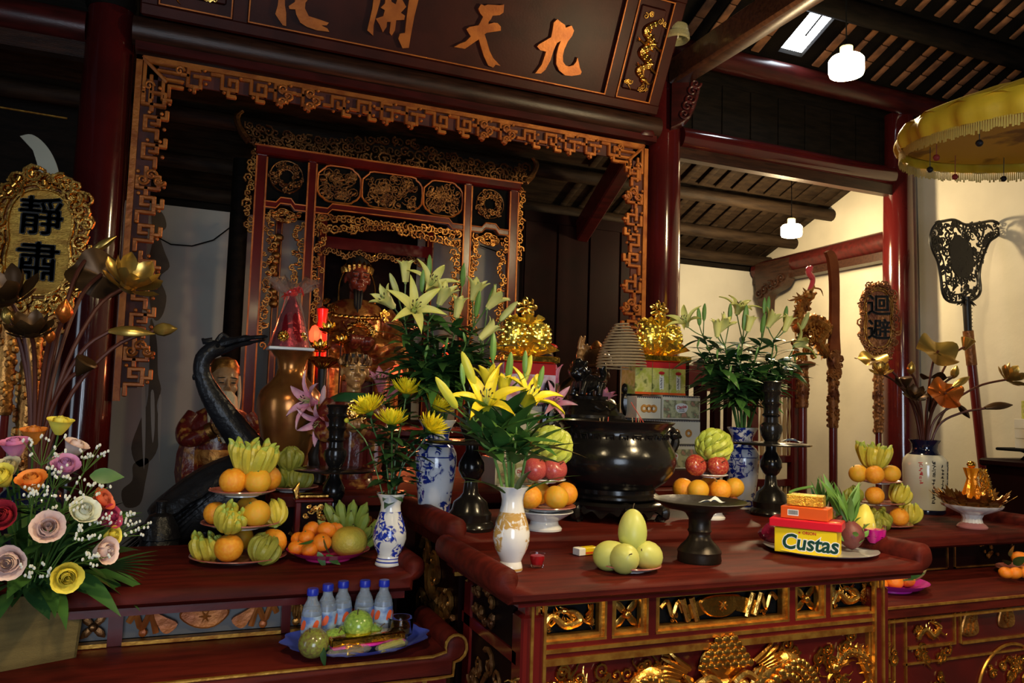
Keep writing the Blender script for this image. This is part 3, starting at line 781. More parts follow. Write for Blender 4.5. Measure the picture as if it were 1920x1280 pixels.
# ---- third, long table for statues and offerings
T3Z = 1.25
T3 = thing('offering_table', 'dark red offering table behind the urn, below the statues', 'table')
MB().prism(scroll_slab(.30, 2.43, T3Z, .05, 0, 0), 2.92, 4.05, bev=.01).build('table_top', 'lacquer_top', T3, ang=50)
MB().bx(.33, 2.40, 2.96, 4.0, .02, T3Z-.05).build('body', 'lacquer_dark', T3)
lm = leafscroll(MB(), .5, .16, rd, 14, .010)
carving(T3, lm, 'gold_old', 'carving', TR((.60, 2.952, 1.10)))

# ---- left tables
LZ, LY0, LY1 = 1.09, 2.285, 2.90
TL = thing('side_table', 'dark red side table under the crane, carrying the fruit tower', 'table')
MB().prism(scroll_slab(-1.25, .655, LZ, .052, 0, .030, .018), LY0, LY1, bev=.018).build('table_top', 'lacquer_top', TL, ang=50)
MB().bx(-1.24, .63, LY0+.03, LY1-.02, LZ-.075, LZ-.05).build('under_moulding', 'lacquer', TL)
RY = 2.40
def lx(px, py=1150): return at(px, py, y=RY).x
lo_z = .915
zz0, zz1 = lo_z+.012, LZ-.078
lops = [(148, 204, 'x'), (232, 528, 'bat'), (545, 640, 'd')]
MB().bx(-1.2, lx(130), RY, RY+.03, lo_z+.001, zz1).build('stile', 'lacquer', TL)
pv_ = lx(130)
mat('pierced_back', (.14, .14, .14), .8)
for a, b, k in lops:
    a, b = lx(a), lx(b)
    MB().bx(pv_, a, RY, RY+.03, lo_z+.001, zz1).build('stile', 'lacquer', TL); pv_ = b
    MB().bx(a, b, RY+.03, RY+.035, zz0, zz1).build('backing', 'pierced_back', TL)
    MB().bx(a, b, RY-.008, RY+.02, zz0-.010, zz0).build('gilt_line', 'gilt_line', TL)
    MB().bx(a, b, RY, RY+.03, zz1-.012, zz1).build('rail', 'lacquer', TL)
    cx, cz, w, h = (a+b)/2, (zz0+zz1)/2, b-a, zz1-zz0-.012
    if k == 'x': cross_flower(TL, cx, cz, w*.9, h*.9, RY+.01, 'gold_dark')
    else:
        mb = MB()
        mb.prism(cat([(-w*.13, h*.42), (-w*.16, h*.1), (-w*.06, -h*.30), (w*.06, -h*.32), (w*.15, h*.1), (w*.13, h*.42), (0, h*.36)], 3, True), -.010, .008, bev=.005)
        for q in range(6): mb.tube([(0, -.014, h*.12), (math.cos(q*PI/3)*h*.22, -.014, h*.12+math.sin(q*PI/3)*h*.22)], [.004, .001], 4)
        for s in (-1, 1):
            mb.prism(cat([(s*w*.17, -h*.10), (s*w*.22, -h*.42), (s*w*.27, -h*.32), (s*w*.32, h*.35), (s*w*.24, h*.15)], 3, True), -.008, .006)
            mb.tube(cat([(s*w*.30, 0, -h*.4), (s*w*.34, 0, h*.3), (s*w*.39, 0, -h*.2), (s*w*.43, 0, h*.35), (s*w*.47, 0, h*.05)], 4), .009, 6, up=(0, 1, 0))
            mb.ell((s*w*.38, 0, -h*.36), (.012, .008, .012), 7, 5)
        carving(TL, rel(mb, cx, RY+.012, cz), 'gilt_wood' if k == 'bat' else 'gold_old')
MB().bx(pv_, .62, RY, RY+.03, lo_z+.001, zz1).build('stile', 'lacquer', TL)
MB().bx(.60, .63, RY, LY1-.05, .02, zz1).build('end_panel', 'lacquer_dark', TL)
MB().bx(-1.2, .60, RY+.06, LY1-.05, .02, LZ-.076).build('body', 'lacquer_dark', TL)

LLY = 2.075
TLL = thing('low_table', 'low red table with gilt edge and rolled end, holding the blue plate of bottles', 'table')
prof = scroll_slab(-1.25, .715, lo_z, .055, 0, .030, .022)
MB().prism(prof, LLY, RY, bev=.008).build('table_top', 'lacquer_top', TLL, ang=50)
fl_ = MB(); zz = prof
idx = [p for p in prof if p[0] > .5]
fl_.tube([(-1.25, LLY+.002, lo_z-.004)]+[(a, LLY, b) for a, b in idx]+[(.66, LLY, lo_z-.058), (-1.25, LLY+.002, lo_z-.058)], .0045, 6)
fl_.build('gilt_edge', 'gilt_line', TLL)
MB().bx(-1.2, .70, LLY+.03, RY-.01, .02, lo_z-.056).build('body', 'lacquer', TLL)
for x in (-.2, .0, .25, .45, .52, .58, .63): MB().bx(x, x+.012, LLY+.02, LLY+.03, .5, lo_z-.06).build('gilt_line', 'gilt_line', TLL)
carving(TLL, rel(leafscroll(MB(), .14, .2, rd, 8, .008), .67, LLY+.024, .74), 'gold')

# ---- right tables
RLZ, RLY, RRY = .92, 2.13, 2.55
TR_ = thing('low_cabinet', 'low red cabinet with gilded panels holding a magenta fruit plate', 'cabinet')
MB().prism(scroll_slab(2.33, 4.6, RLZ, .05, 0, 0), RLY, RRY, bev=.008).build('top', 'lacquer_top', TR_, ang=50)
for z_ in (RLZ-.004, RLZ-.052): MB().bx(2.33, 4.6, RLY-.006, RLY+.004, z_-.008, z_).build('gilt_line', 'gilt_line', TR_)
CF = RLY+.03
def cx_(px, py): return at(px, py, y=CF)
MB().bx(2.36, 4.55, CF, RRY, .02, RLZ-.05).build('body', 'lacquer', TR_)
p0 = cx_(1700, 1165); p1 = cx_(1787, 1215)
zA, zB = cx_(1740, 1212).z, RLZ-.060
# panel with dragon, panel with teardrop medallions
def strip(x0, x1, za, zb, t=.010): MB().bx(x0, x1, CF-.010, CF, za, za+t).build('gilt_line', 'gilt_line', TR_)
strip(p0.x, p1.x, zA, 0); strip(p1.x+.04, 4.4, zA-.004, 0)
for xx in (2.385, 2.41, p0.x-.015, p1.x, p1.x+.03): MB().bx(xx, xx+.008, CF-.008, CF, .02 if xx < p0.x else zA, RLZ-.055).build('gilt_line', 'gilt_line', TR_)
MB().bx(p0.x-.02, 4.5, CF-.008, CF, zA-.055, zA-.048).build('gilt_line', 'gilt_line', TR_)
w, h = p1.x-p0.x, zB-zA
mb = dragon(MB(), [(-w*.3, 0, -h*.2), (-w*.15, 0, h*.1), (w*.02, 0, -h*.15), (w*.18, 0, h*.1), (w*.1, 0, h*.25)], .012, rd, False)
for q in range(4): cloud(mb, rd.uniform(-.35, .35)*w, rd.uniform(-.25, .25)*h, .03, rd)
carving(TR_, rel(mb, (p0.x+p1.x)/2, CF-.006, (zA+zB)/2), 'gold')
for px, py in ((1817, 1165), (1885, 1150), (1945, 1137)):
    c = cx_(px, py); md = MB()
    md.prism(cat([(0, .062), (.035, .015), (.048, -.03), (.03, -.052), (-.03, -.052), (-.048, -.03), (-.035, .015)], 4, True), -.008, .004, bev=.004)
    for k in range(16): md.ell((rd.uniform(-.028, .028), -.010, rd.uniform(-.042, .03)), (.008, .006, .010), 5, 4)
    carving(TR_, rel(md, c.x, CF, c.z), 'gold_old', 'medallion')
c = cx_(1740, 1262); mb = MB()
for q in range(7): cloud(mb, rd.uniform(-.07, .07), rd.uniform(-.10, .08), .05, rd)
carving(TR_, rel(mb, c.x, CF-.006, c.z), 'gold')
c = cx_(1895, 1300); mb = MB()
ring = [(math.cos(a)*.19, -.004, math.sin(a)*.19) for a in [2*PI*i/40 for i in range(41)]]
mb.tube(ring, .006, 6); carving(TR_, rel(mb, c.x, CF, c.z), 'gilt_line', 'round_moulding')
mb = MB()
for q in range(14): cloud(mb, rd.uniform(-.11, .11), rd.uniform(-.11, .13), .045, rd)
carving(TR_, rel(mb, c.x, CF-.006, c.z), 'gold')
mb = MB()
for q in range(4): cloud(mb, 0, .10-.07*q, .035, rd)
carving(TR_, rel(mb, 2.372, CF-.006, .76), 'gold')

RZ, RY0, RY1 = 1.09, 2.44, 3.35
TRU = thing('side_table', 'dark red side table carrying the vase with brush writing', 'table')
MB().prism(scroll_slab(2.46, 3.74, RZ, .05, 0, .035, .02), RY0, RY1, bev=.014).build('table_top', 'lacquer_top', TRU, ang=50)
MB().bx(2.50, 3.70, RRY, RRY+.03, RLZ+.001, RZ-.05).build('riser', 'lacquer_dark', TRU)
MB().bx(2.50, 3.70, RRY+.03, RY1-.05, .02, RZ-.05).build('body', 'lacquer_dark', TRU)
for a, b in ((2.55, 2.98), (3.02, 3.18), (3.22, 3.60)):
    MB().bx(a, b, RRY-.008, RRY, RLZ+.006, RLZ+.012).bx(a, a+.006, RRY-.008, RRY, RLZ+.006, RZ-.06).bx(b-.006, b, RRY-.008, RRY, RLZ+.006, RZ-.06).build('gilt_line', 'gold_old', TRU)
mb = MB()
mb.tube([(-.03, 0, -.03), (-.015, 0, .01)], .006, 6).tube([(.0, 0, -.025), (.02, 0, .035)], .006, 6)
carving(TRU, rel(mb, 2.66, RRY-.008, 1.0), 'gold')
carving(TRU, rel(leafscroll(MB(), .16, .07, rd, 8, .005), 3.45, RRY-.008, 1.0), 'gold_old')

# ================================================================ OFFERINGS
def pos(px, y, z, py=900):
    for _ in range(6):
        p = at(px, py, y=y); py += (p.z-z)*ppm(p)
    return V((p.x, y, z))
mat('orange_peel', (.86, .30, .015), .38, 0, (.90, .40, .03), 5, bump=.22, bs=130, sss=.05)
mat('orange_pale', (.80, .36, .02), .4, 0, (.70, .42, .03), 4, lo=.35, hi=.75, bump=.22, bs=130)
mat('mandarin', (.85, .20, .012), .33, 0, (.80, .28, .02), 6, bump=.2, bs=110)
mat('pomelo', (.55, .36, .04), .45, 0, (.36, .34, .05), 7, lo=.35, hi=.7, bump=.25, bs=120)
mat('melon', (.50, .42, .16), .55, 0, (.34, .29, .10), 22, bump=.3, bs=80)
mat('citron', (.62, .50, .055), .42, 0, (.40, .42, .045), 9, lo=.35, hi=.75, bump=.2, bs=70)
mat('citron_green', (.52, .56, .08), .40, 0, (.30, .42, .05), 9, lo=.4, hi=.75, bump=.2, bs=70)
mat('citron_olive', (.33, .31, .04), .45, 0, (.20, .24, .03), 9, bump=.2, bs=70)
mat('citron_tip', (.40, .48, .08), .42, 0, (.30, .42, .06), 9)
mat('banana', (.20, .33, .07), .4, 0, (.42, .40, .06), 7, lo=.42, hi=.75)
mat('banana_tip', (.03, .03, .015), .6)
mat('apple_red', (.36, .035, .03), .25, 0, (.62, .22, .07), 6, lo=.45, hi=.85, coat=.3)
mat('apple_rose', (.42, .045, .055), .3, 0, (.50, .12, .08), 12, coat=.2)
mat('apple_green', (.28, .44, .07), .22, 0, (.16, .28, .05), 5, coat=.4)
mat('star_apple', (.20, .23, .04), .22, 0, (.14, .10, .04), 5, coat=.4)
mat('mango_skin', (.56, .55, .15), .40, 0, (.42, .48, .10), 6, lo=.35, hi=.8)
mat('stem_brown', (.08, .05, .02), .7)
mat('stem_green', (.07, .14, .03), .5)
mat('leaf', (.030, .085, .022), .35, 0, (.018, .050, .016), 14, coat=.15)
mat('leaf_mid', (.055, .15, .03), .38, 0, (.035, .10, .025), 14)
mat('leaf_light', (.13, .27, .05), .4, 0, (.08, .19, .04), 14)
mat('porcelain', (.72, .70, .66), .12, coat=.5)
mat('plate_rim', (.30, .07, .05), .2, 0, (.45, .18, .14), 30, coat=.5)
mat('pink_plastic', (.70, .03, .20), .25, coat=.3)
mat('magenta_plastic', (.62, .03, .42), .25, coat=.3)
mat('blue_plastic', (.08, .12, .62), .28, coat=.2)
mat('silver', (.62, .64, .67), .3, .55)
mat('pet', (.62, .72, .85), .06, trans=.72, ior=1.25)
mat('water', (.85, .92, .97), .02, trans=1., ior=1.2)
mat('cap_blue', (.015, .03, .42), .35)
mat('bottle_label', (.42, .55, .72), .35, 0, (.10, .18, .45), 26, lo=.42, hi=.6)
mat('label_red', (.75, .12, .04), .4)
mat('gold_foil', (1.0, .58, .09), .16, 1., bump=.5, bs=25)
mat('gold_glitter', (1.0, .76, .14), .25, 1., (.5, .30, .03), 180, vor=False, bump=1., bs=260)
mat('cellophane', (.95, .93, .85), .08, trans=.9, ior=1.1, bump=.5, bs=30)
mat('box_yellow', (.85, .62, .012), .35, coat=.2)
mat('box_red', (.62, .012, .03), .3, coat=.3)
mat('box_orange', (.68, .10, .015), .35, coat=.3)
mat('print_green', (.006, .05, .035), .4)
mat('print_red', (.50, .02, .02), .4)
mat('print_white', (.85, .85, .82), .4)
mat('print_black', (.01, .01, .012), .5)
mat('paper', (.70, .74, .78), .6, 0, (.50, .58, .64), 30)
mat('red_drink', (.45, .01, .015), .05, trans=.15)
mat('pink_drink', (.75, .01, .33), .05, trans=.1)
mat('glass', (.97, .97, .97), .03, trans=1., ior=1.25)
mat('dragon_skin', (.16, .035, .035), .5, 0, (.10, .03, .03), 10, bump=.15)

def uv_fruit(r, sq=1., dimple=.0, nu=20, nv=14, top=1., m='orange_peel', name='orange', taper=0.):
    mb = MB(); vs = []
    prof = []
    for k in range(nv+1):
        b = -PI/2+PI*k/nv
        rad = r*math.cos(b); z = r*sq*math.sin(b)
        if dimple:
            d = math.exp(-((PI/2-b)/.35)**2); z -= d*dimple*r
            d = math.exp(-((PI/2+b)/.35)**2); z += d*dimple*r*.7
        rad *= 1+taper*math.sin(b)
        prof.append((max(rad, .0004), z))
    return mb.lathe(prof, nu, caps=True).mesh(name, m)
SCAR = MB().lathe([(.0045, -.002), (.0035, .0012), (.001, .002)], 7).mesh('stem_scar', 'stem_green')
ORG = [uv_fruit(1., .97, .04, m='orange_peel'), uv_fruit(1., .95, .05, m='orange_pale')]
def single(name, me, label, cat_, loc, rot=(0, 0, 0), s=1., group=None):
    return tag(put(name, me, None, TR(loc, rot, s)), label, cat_, group)
rf = random.Random(3)
def orange(p, r, label, group, k=0, tilt=None):
    rot = tilt or (rf.uniform(-.5, .5), rf.uniform(-.5, .5), rf.uniform(0, 6))
    o = single('orange', ORG[k], label, 'orange', p, rot, r, group)
    put('stem_scar', SCAR, o, TR((0, 0, .94), (0, 0, 0), 1./r*.9))
    return o
def bhand(h, r, open_, seed, rings=((10, .95), (7, .60), (3, .25)), fuse=.5):
    """Buddha's hand citron: a knob splitting into long curling fingers"""
    rd = random.Random(seed); mb = MB()
    mb.ell((0, 0, h*.40), (r*.93, r*.93, h*.40), 16, 10)
    for n, q in rings:
        for i in range(n):
            a = 2*PI*(i+rd.uniform(-.22, .22))/n+q*3
            l = rd.uniform(.80, 1.10)*(1-.04*(1-q)); tw = rd.uniform(-.35, .35)
            R1 = r*q; f = r*(.27 if q > .8 else .22)*rd.uniform(.85, 1.12)
            e = R1*(.42+.80*open_)+r*rd.uniform(-.10, .10)
            cv = (open_*2-1)*.16
            def pt(da, rad, z): return (math.cos(a+da)*rad, math.sin(a+da)*rad, z)
            pts = [pt(0, R1*.25, h*.05), pt(0, R1*.70, h*.22), pt(tw*.2, R1*.98*(.86+.14*open_), h*.50*l), pt(tw*.6, (R1+e)*.52, h*.76*l), pt(tw, e, h*.93*l), pt(tw*1.5, e+r*cv, h*1.02*l)]
            c = cat(pts, 3); k = len(c)
            mb.tube(c, [f*(.95 if t_ < .55 else (1.0-.92*((t_-.55)/.45)**1.2)) for t_ in [i_/(k-1) for i_ in range(k)]], 7)
            nt_ = int((k-1)*.27)*7; mb.m[-nt_-2:] = [1]*(nt_+2)
    return mb
def bball(h, r, seed):
    """closed Buddha's hand: overlapping fingertips curled round a core"""
    rd = random.Random(seed); mb = MB().ell((0, 0, h*.5), (r*.86, r*.86, h*.46), 16, 12)
    for k in range(46):
        u = (k+.5)/46; b = -1.15+2.55*u; a = k*2.4; cb_ = math.cos(b)
        def sp(bb, aa, q): return (math.cos(aa)*math.cos(bb)*r*q, math.sin(aa)*math.cos(bb)*r*q, h*.5+math.sin(bb)*h*.48*q)
        f = r*rd.uniform(.19, .25)
        c = cat([sp(b-.55, a-.25, .80), sp(b-.15, a-.08, .96), sp(b+.18, a+.06, 1.0), sp(b+.42, a+.16, .93)], 3)
        mb.tube(c, [f*.7, f*.9, f, f*1.05, f*1.05, f, f*.92, f*.75, f*.45, f*.1], 7)
    return mb
BH = {'crown': bhand(.105, .058, .95, 1).mesh('buddhas_hand', ['citron', 'citron_tip']),
      'ball': bball(.110, .058, 4).mesh('buddhas_hand', 'citron_green'),
      'knot': bhand(.080, .047, .25, 5, ((10, .98), (7, .6))).mesh('buddhas_hand', ['citron_olive', 'citron_olive']),
      'knot2': bhand(.080, .046, .5, 8, ((9, .98), (7, .6))).mesh('buddhas_hand', ['citron', 'citron_tip'])}
def citron(kind, p, label, group=None, rot=(0, 0, 0), s=1.):
    return single('buddhas_hand', BH[kind], label, 'fruit', p, rot, s, group)
def plate(r, p, label, h=.018, m='porcelain', rim='plate_rim', group=None, name='plate', foot=.5):
    prof = [(r*foot, 0), (r*foot, .004), (r*.75, h*.42), (r*.93, h*.86), (r, h), (r*.985, h+.003), (r*.92, h*.95), (r*.72, h*.55), (r*.4, .008), (.001, .007)]
    t = thing(name, label, 'plate', p, group=group)
    MB().lathe(prof[:5], 40, caps=False).build('underside', m, t)
    MB().lathe(prof[4:], 40, caps=False).build('well', rim, t)
    return t

# ---- fruit tower by the crane
C = pos(447, 2.60, 1.09)
G = 'fruit of the tower beside the crane'
ptab = [(.145, 1.0905), (.118, 1.189), (.100, 1.287)]
for (r, z), nm in zip(ptab, ('bottom', 'middle', 'top')):
    plate(r, (C.x, C.y, z), 'red rimmed %s plate of the fruit tower beside the crane' % nm)
orO = .0425
def tower_o(px, y, z, label, k=0, r=orO): orange(pos(px, y, z+r+.009), r, label, G, k)
tower_o(429, 2.527, 1.0905, 'deep orange on the bottom plate of the fruit tower beside the crane')
tower_o(512, 2.60, 1.0905, 'half hidden orange on the bottom plate of the fruit tower beside the crane', 0)
tower_o(450, 2.695, 1.0905, 'orange at the back of the bottom plate beside the crane', 1)
citron('knot2', pos(391, 2.60, 1.099), 'yellow Buddha’s hand on the bottom plate beside the crane', rot=(0, -.3, 1))
citron('knot', pos(486, 2.515, 1.099), 'olive Buddha’s hand on the bottom plate beside the crane', rot=(.45, 0, 2))
tower_o(481, 2.53, 1.189, 'dimpled orange on the middle plate of the fruit tower beside the crane', 1)
tower_o(404, 2.61, 1.189, 'orange behind the middle Buddha’s hand beside the crane', 0, .036)
tower_o(466, 2.67, 1.189, 'orange at the back of the middle plate beside the crane', 1, .040)
citron('knot2', pos(425, 2.525, 1.198), 'curled Buddha’s hand on the middle plate beside the crane', rot=(.55, 0, .4), s=.94)
citron('knot2', pos(517, 2.595, 1.198), 'splayed Buddha’s hand jutting from the middle plate beside the crane', rot=(.2, .6, 2.2), s=.85)
for px, y, k, d in ((437, 2.555, 0, 'spotted'), (483, 2.545, 1, 'bright'), (503, 2.63, 0, 'shaded')):
    tower_o(px, y, 1.287, '%s orange on the top plate of the fruit tower beside the crane' % d, k, .041)
citron('crown', pos(474, 2.585, 1.345), 'pale crown shaped Buddha’s hand topping the tower beside the crane', s=1.06)

# ---- pink plate: mandarins, pomelo, bananas
P0 = pos(615, 2.56, 1.0905)
t = thing('fruit_plate', 'pink plastic plate of mandarins beside the small blue vase', 'plate', tuple(P0))
MB().lathe([(.07, 0), (.07, .006), (.10, .014), (.125, .03), (.130, .032), (.122, .030), (.095, .018), (.06, .009), (.001, .008)], 40, caps=False).build('dish', 'pink_plastic', t)
MAN = uv_fruit(1., .84, .06, m='mandarin', name='mandarin')
for i, (px, y, dz, r) in enumerate(((556, 2.54, 0, .026), (581, 2.50, .0, .026), (575, 2.57, .026, .026), (604, 2.50, .018, .029), (583, 2.60, .045, .027), (613, 2.55, .046, .030), (630, 2.60, .045, .025), (606, 2.60, .016, .028), (560, 2.60, .016, .025))):
    p = pos(px, y, 1.106+r+dz)
    o = single('mandarin', MAN, 'small orange mandarin heaped on the pink plate', 'mandarin', p, (rf.uniform(-.6, .6), rf.uniform(-.6, .6), rf.uniform(0, 6)), r, 'mandarins on the pink plate')
    put('stem_scar', SCAR, o, TR((0, 0, .80), (0, 0, 0), 1/r*.7))
single('pomelo', uv_fruit(.058, .84, .05, m='pomelo', name='pomelo'), 'big green tinged orange pomelo on the pink plate', 'fruit', pos(655, 2.53, 1.147))
def leafmesh(L, W, m, curl=.15, fold=.12, nv=8, name='leaf', wave=0., pw=.8):
    def fn(u, v):
        w = W*math.sin(PI*min(1, v**pw*.97+.03))
        x = (u-.5)*w; z = v*L
        y = curl*L*v*v - abs(u-.5)*2*fold*w*.5 + wave*W*math.sin(v*9+u*3)
        return (x, -y, z)
    return MB().grid(fn, 3, nv).mesh(name, m, ang=80)
LF = {'citrus': leafmesh(.055, .022, 'leaf_mid', .2), 'long': leafmesh(.11, .024, 'leaf', .25), 'lily': leafmesh(.095, .027, 'leaf', .30), 'lily_l': leafmesh(.12, .030, 'leaf_mid', .40), 'big': leafmesh(.14, .038, 'leaf_mid', .35, .2), 'oval': leafmesh(.08, .035, 'leaf', .25), 'lilyl3': leafmesh(.085, .018, 'leaf_light', .25), 'chrys': leafmesh(.06, .032, 'leaf', .3, .2, 8, 'leaf', .06)}
for i, (px, y, z, d) in enumerate(((596, 2.47, 1.13, (.3, -.2, -.6)), (607, 2.47, 1.17, (.2, -.3, -1)), (588, 2.48, 1.165, (-.8, -.3, -.3)), (612, 2.475, 1.12, (.6, -.3, -.5)))):
    tag(put('mandarin_leaf', LF['citrus'], None, along(pos(px, y, z), d, 1.+i)), 'dark green leaf lying over the mandarins on the pink plate', 'leaf', 'leaves on the pink plate')
bb = thing('banana_hand', 'hand of green bananas standing behind the pink plate', 'bananas', tuple(pos(652, 2.70, 1.10)))
mb = MB()
def banana(seed):
    rd = random.Random(seed); L = .125; pts = []; rr = []
    for i in range(9):
        t = i/8; pts.append((0, .028*math.sin(t*1.5)*1.2-.005, t*L)); rr.append((.009, .014, .0185, .0195, .0195, .0195, .0195, .0185, .0135)[i])
    rr[-1] = .006; pts.append((0, pts[-1][1]+.001, L+.007)); rr.append(.003)
    return MB().tube(pts, rr, 6)
bm = [banana(i).mesh('banana', 'banana') for i in range(2)]
tipm = MB().lathe([(.0042, 0), (.0038, .006), (.001, .008)], 6).mesh('tip', 'banana_tip')
for row, (n, sp, lean, y0, zz, s) in enumerate(((4, 50, -6, .02, .034, .90), (5, 80, 18, -.02, .008, .84), (5, 100, 42, -.03, -.004, .74))):
    for i in range(n):
        a = (i/(n-1)-.5)*sp
        M = TR((math.sin(R(a))*.055, y0, zz), (R(lean)*1., R(a), 0), s)
        b = put('banana', bm[i % 2], bb, M); put('tip', tipm, b, TR((0, .033, .127)))
MB().lathe([(.03, 0), (.045, .012), (.03, .03)], 12).build('crown', 'stem_green', bb)

# ---- plate of citrons behind, and small gilded stand
P1 = pos(548, 3.02, T3Z+.0005, 920)
plate(.095, tuple(P1), 'white plate of olive Buddha’s hands beside the brass vase')
for i, (px, y, z, k, rr) in enumerate(((527, 3.02, T3Z+.012, 'knot', (0, -.2, 0)), (560, 2.99, T3Z+.012, 'knot', (.2, .2, 2)), (545, 3.05, T3Z+.012, 'knot', (0, 0, 1)), (543, 3.01, T3Z+.082, 'knot', (0, 0, 4)))):
    citron(k, pos(px, y, z), 'olive Buddha’s hand topping the plate beside the brass vase' if i == 3 else 'olive Buddha’s hand on the plate beside the brass vase', None if i == 3 else 'citrons beside the brass vase', rr)
ST = thing('gilded_stand', 'small red stand with gilded carved panel behind the bananas', 'stand', tuple(pos(583, 2.80, 1.0905)))
MB().rbox((0, 0, .008), (.13, .07, .016), .004).build('base', 'lacquer', ST)
for s in (-1, 1): MB().rbox((s*.052, 0, .085), (.018, .05, .14), .004).build('post', 'lacquer', ST)
MB().rbox((0, 0, .155), (.13, .06, .014), .004).build('top', 'lacquer', ST)
MB().bx(-.045, .045, .0, .01, .016, .15).build('panel', 'lacquer_dark', ST)
leafscroll(MB(), .08, .12, rd, 12, .006, -.006, 0, .085).build('carving', 'gold', ST)
MB().rbox((0, 0, .170), (.10, .05, .014), .004).build('gilt_cushion', 'gold', ST)
MB().tube([(-.055, 0, .16), (-.062, 0, .19), (-.05, 0, .215)], [.008, .012, .002], 6).build('finial', 'gold', ST)

# ---- low table: blue plate with bottles and green apples
PB = pos(668, 2.215, lo_z+.0005, 1210)
t = thing('serving_plate', 'blue plastic plate of green apples and bottles', 'plate', tuple(PB))
def bl(u, v):
    a = 2*PI*u; k = 1+.035*math.cos(12*a)*max(0, v-.5)*2
    rx = (.06+.142*v)*k; z = .004+.030*max(0, v-.45)**1.6*2.2
    return (rx*math.cos(a), rx*.72*math.sin(a), z)
MB().grid(bl, 72, 10, closed_u=True).add([(.06*math.cos(2*PI*i/36), .0432*math.sin(2*PI*i/36), .004) for i in range(36)], [tuple(range(36))]).build('dish', 'blue_plastic', t)
BT = thing('water_bottle', 'x', 'bottle', (0, 0, 0))
MB().lathe([(.024, 0), (.0265, .006), (.0265, .05), (.025, .056), (.0265, .062), (.0265, .098), (.022, .118), (.0135, .134), (.0125, .146), (.0128, .15)], 22, caps=True).build('body', 'pet', BT)
MB().lathe([(.0245, .003), (.0245, .05), (.0245, .096), (.020, .112), (.001, .113)], 18).build('water', 'water', BT)
MB().lathe([(.0268, .050), (.0270, .052), (.0270, .092), (.0268, .094)], 22, caps=False).build('label_wrap', 'bottle_label', BT)
q = MB()
for k in range(5):
    a = k*1.25; q.prism(cat([(-.008, -.012), (.004, -.010), (.010, .008), (.003, .014), (-.005, .004)], 3, True), -.0278, -.0272, TR((0, 0, .072), (0, 0, a)))
q.build('label_splash', 'label_red', BT)
MB().lathe([(.0145, .146), (.015, .148), (.015, .160), (.0135, .164), (.001, .1645)], 20, flute=20, famp=.02).build('cap', 'cap_blue', BT)
first = True
for i, (px, y, dsc) in enumerate(((581, 2.185, 'water bottle with blue cap standing behind the brownish star apple'), (610, 2.225, 'water bottle with blue cap set behind the round green apple'), (639, 2.250, 'water bottle with blue cap farthest back against the carved riser'), (680, 2.245, 'water bottle with blue cap behind the biggest green apple'), (716, 2.235, 'water bottle with blue cap beside the glass bowl'))):
    p = pos(px, y, lo_z+.010)
    o = BT if first else copy_tree(BT)
    first = False
    o.matrix_local = TR(p, (0, 0, rf.uniform(0, 6))); tag(o, dsc, 'bottle', 'water bottles on the blue plate')
AP = {'g': uv_fruit(1., .90, .13, m='apple_green', name='green_apple'), 's': uv_fruit(1., .93, .06, m='star_apple', name='star_apple'), 'r': uv_fruit(1., .88, .16, m='apple_red', name='apple', taper=.05), 'p': uv_fruit(1., .92, .12, m='apple_rose', name='apple', taper=.05)}
STM = MB().tube([(0, 0, -.006), (.001, 0, .006), (.004, 0, .014)], [.0016, .0014, .002], 5).mesh('stem', 'stem_brown')
def apple(k, px, y, z, r, label, rot=(0, 0, 0), group=None, nm='apple', cat_='apple'):
    o = single(nm, AP[k], label, cat_, pos(px, y, z+r*.9), rot, r, group)
    put('stem', STM, o, TR((0, 0, .80), (0, 0, 0), 1/r)); return o
apple('s', 588, 2.125, lo_z+.012, .040, 'brownish green star apple on the blue plate', (.3, -.4, 0), None, 'star_apple', 'fruit')
apple('g', 628, 2.155, lo_z+.010, .034, 'glossy green apple between the star apple and the biggest apple', (.5, -.3, 1))
apple('g', 672, 2.165, lo_z+.040, .040, 'biggest green apple lying on top of the blue plate heap', (.35, -.2, 0))
apple('g', 702, 2.175, lo_z+.010, .034, 'green apple beside the glass bowl on the blue plate', (.2, .6, 0))
apple('g', 652, 2.195, lo_z+.010, .034, 'green apple half hidden under the biggest apple', (.2, .2, 2))
# gold and magenta candy box, foil packets, glass bowl
a, b = pos(612, 2.10, lo_z+.05), pos(765, 2.13, lo_z+.05)
ang = math.atan2(b.y-a.y, b.x-a.x); m_ = (a+b)/2
t = thing('candy_box', 'shiny gold candy box with magenta underside on the blue plate', 'box', (m_.x, m_.y+.02, lo_z+.030), (0, 0, ang))
MB().rbox((0, 0, .018), (.205, .05, .022), .004).build('gold_lid', 'gold_foil', t)
MB().rbox((0, -.002, .004), (.20, .056, .008), .003).build('base_tray', 'magenta_plastic', t)
def packet(L, W, H, seed):
    rd = random.Random(seed)
    def fn(u, v):
        a = 2*PI*u; e = math.sin(PI*v)**.5
        return ((v-.5)*L, math.cos(a)*W/2*(.25+.75*e)*(1+.1*math.sin(v*23+seed)), H/2*(.1+.9*e)*math.sin(a)*(1+.15*math.sin(v*17)))
    return MB().grid(fn, 14, 15, closed_u=True)
for i, (px, y, L, rot, dsc) in enumerate(((655, 2.095, .12, .15, 'clear packet with a gold cake lying at the plate’s front'), (735, 2.105, .11, .5, 'long clear packet of rolled sweets lying beside the gold cake'))):
    t = thing('cake_packet', dsc, 'packet', tuple(pos(px, y, lo_z+.030)), (0, 0, rot))
    packet(L, .045, .028, i).build('wrapper', 'cellophane', t)
    if i == 0: MB().rbox((.012, 0, 0), (.045, .03, .02), .004).build('cake', 'gold_foil', t)
    else: MB().tube([(-.04, 0, 0), (.04, .002, 0)], .009, 8).build('cake', 'citron', t)
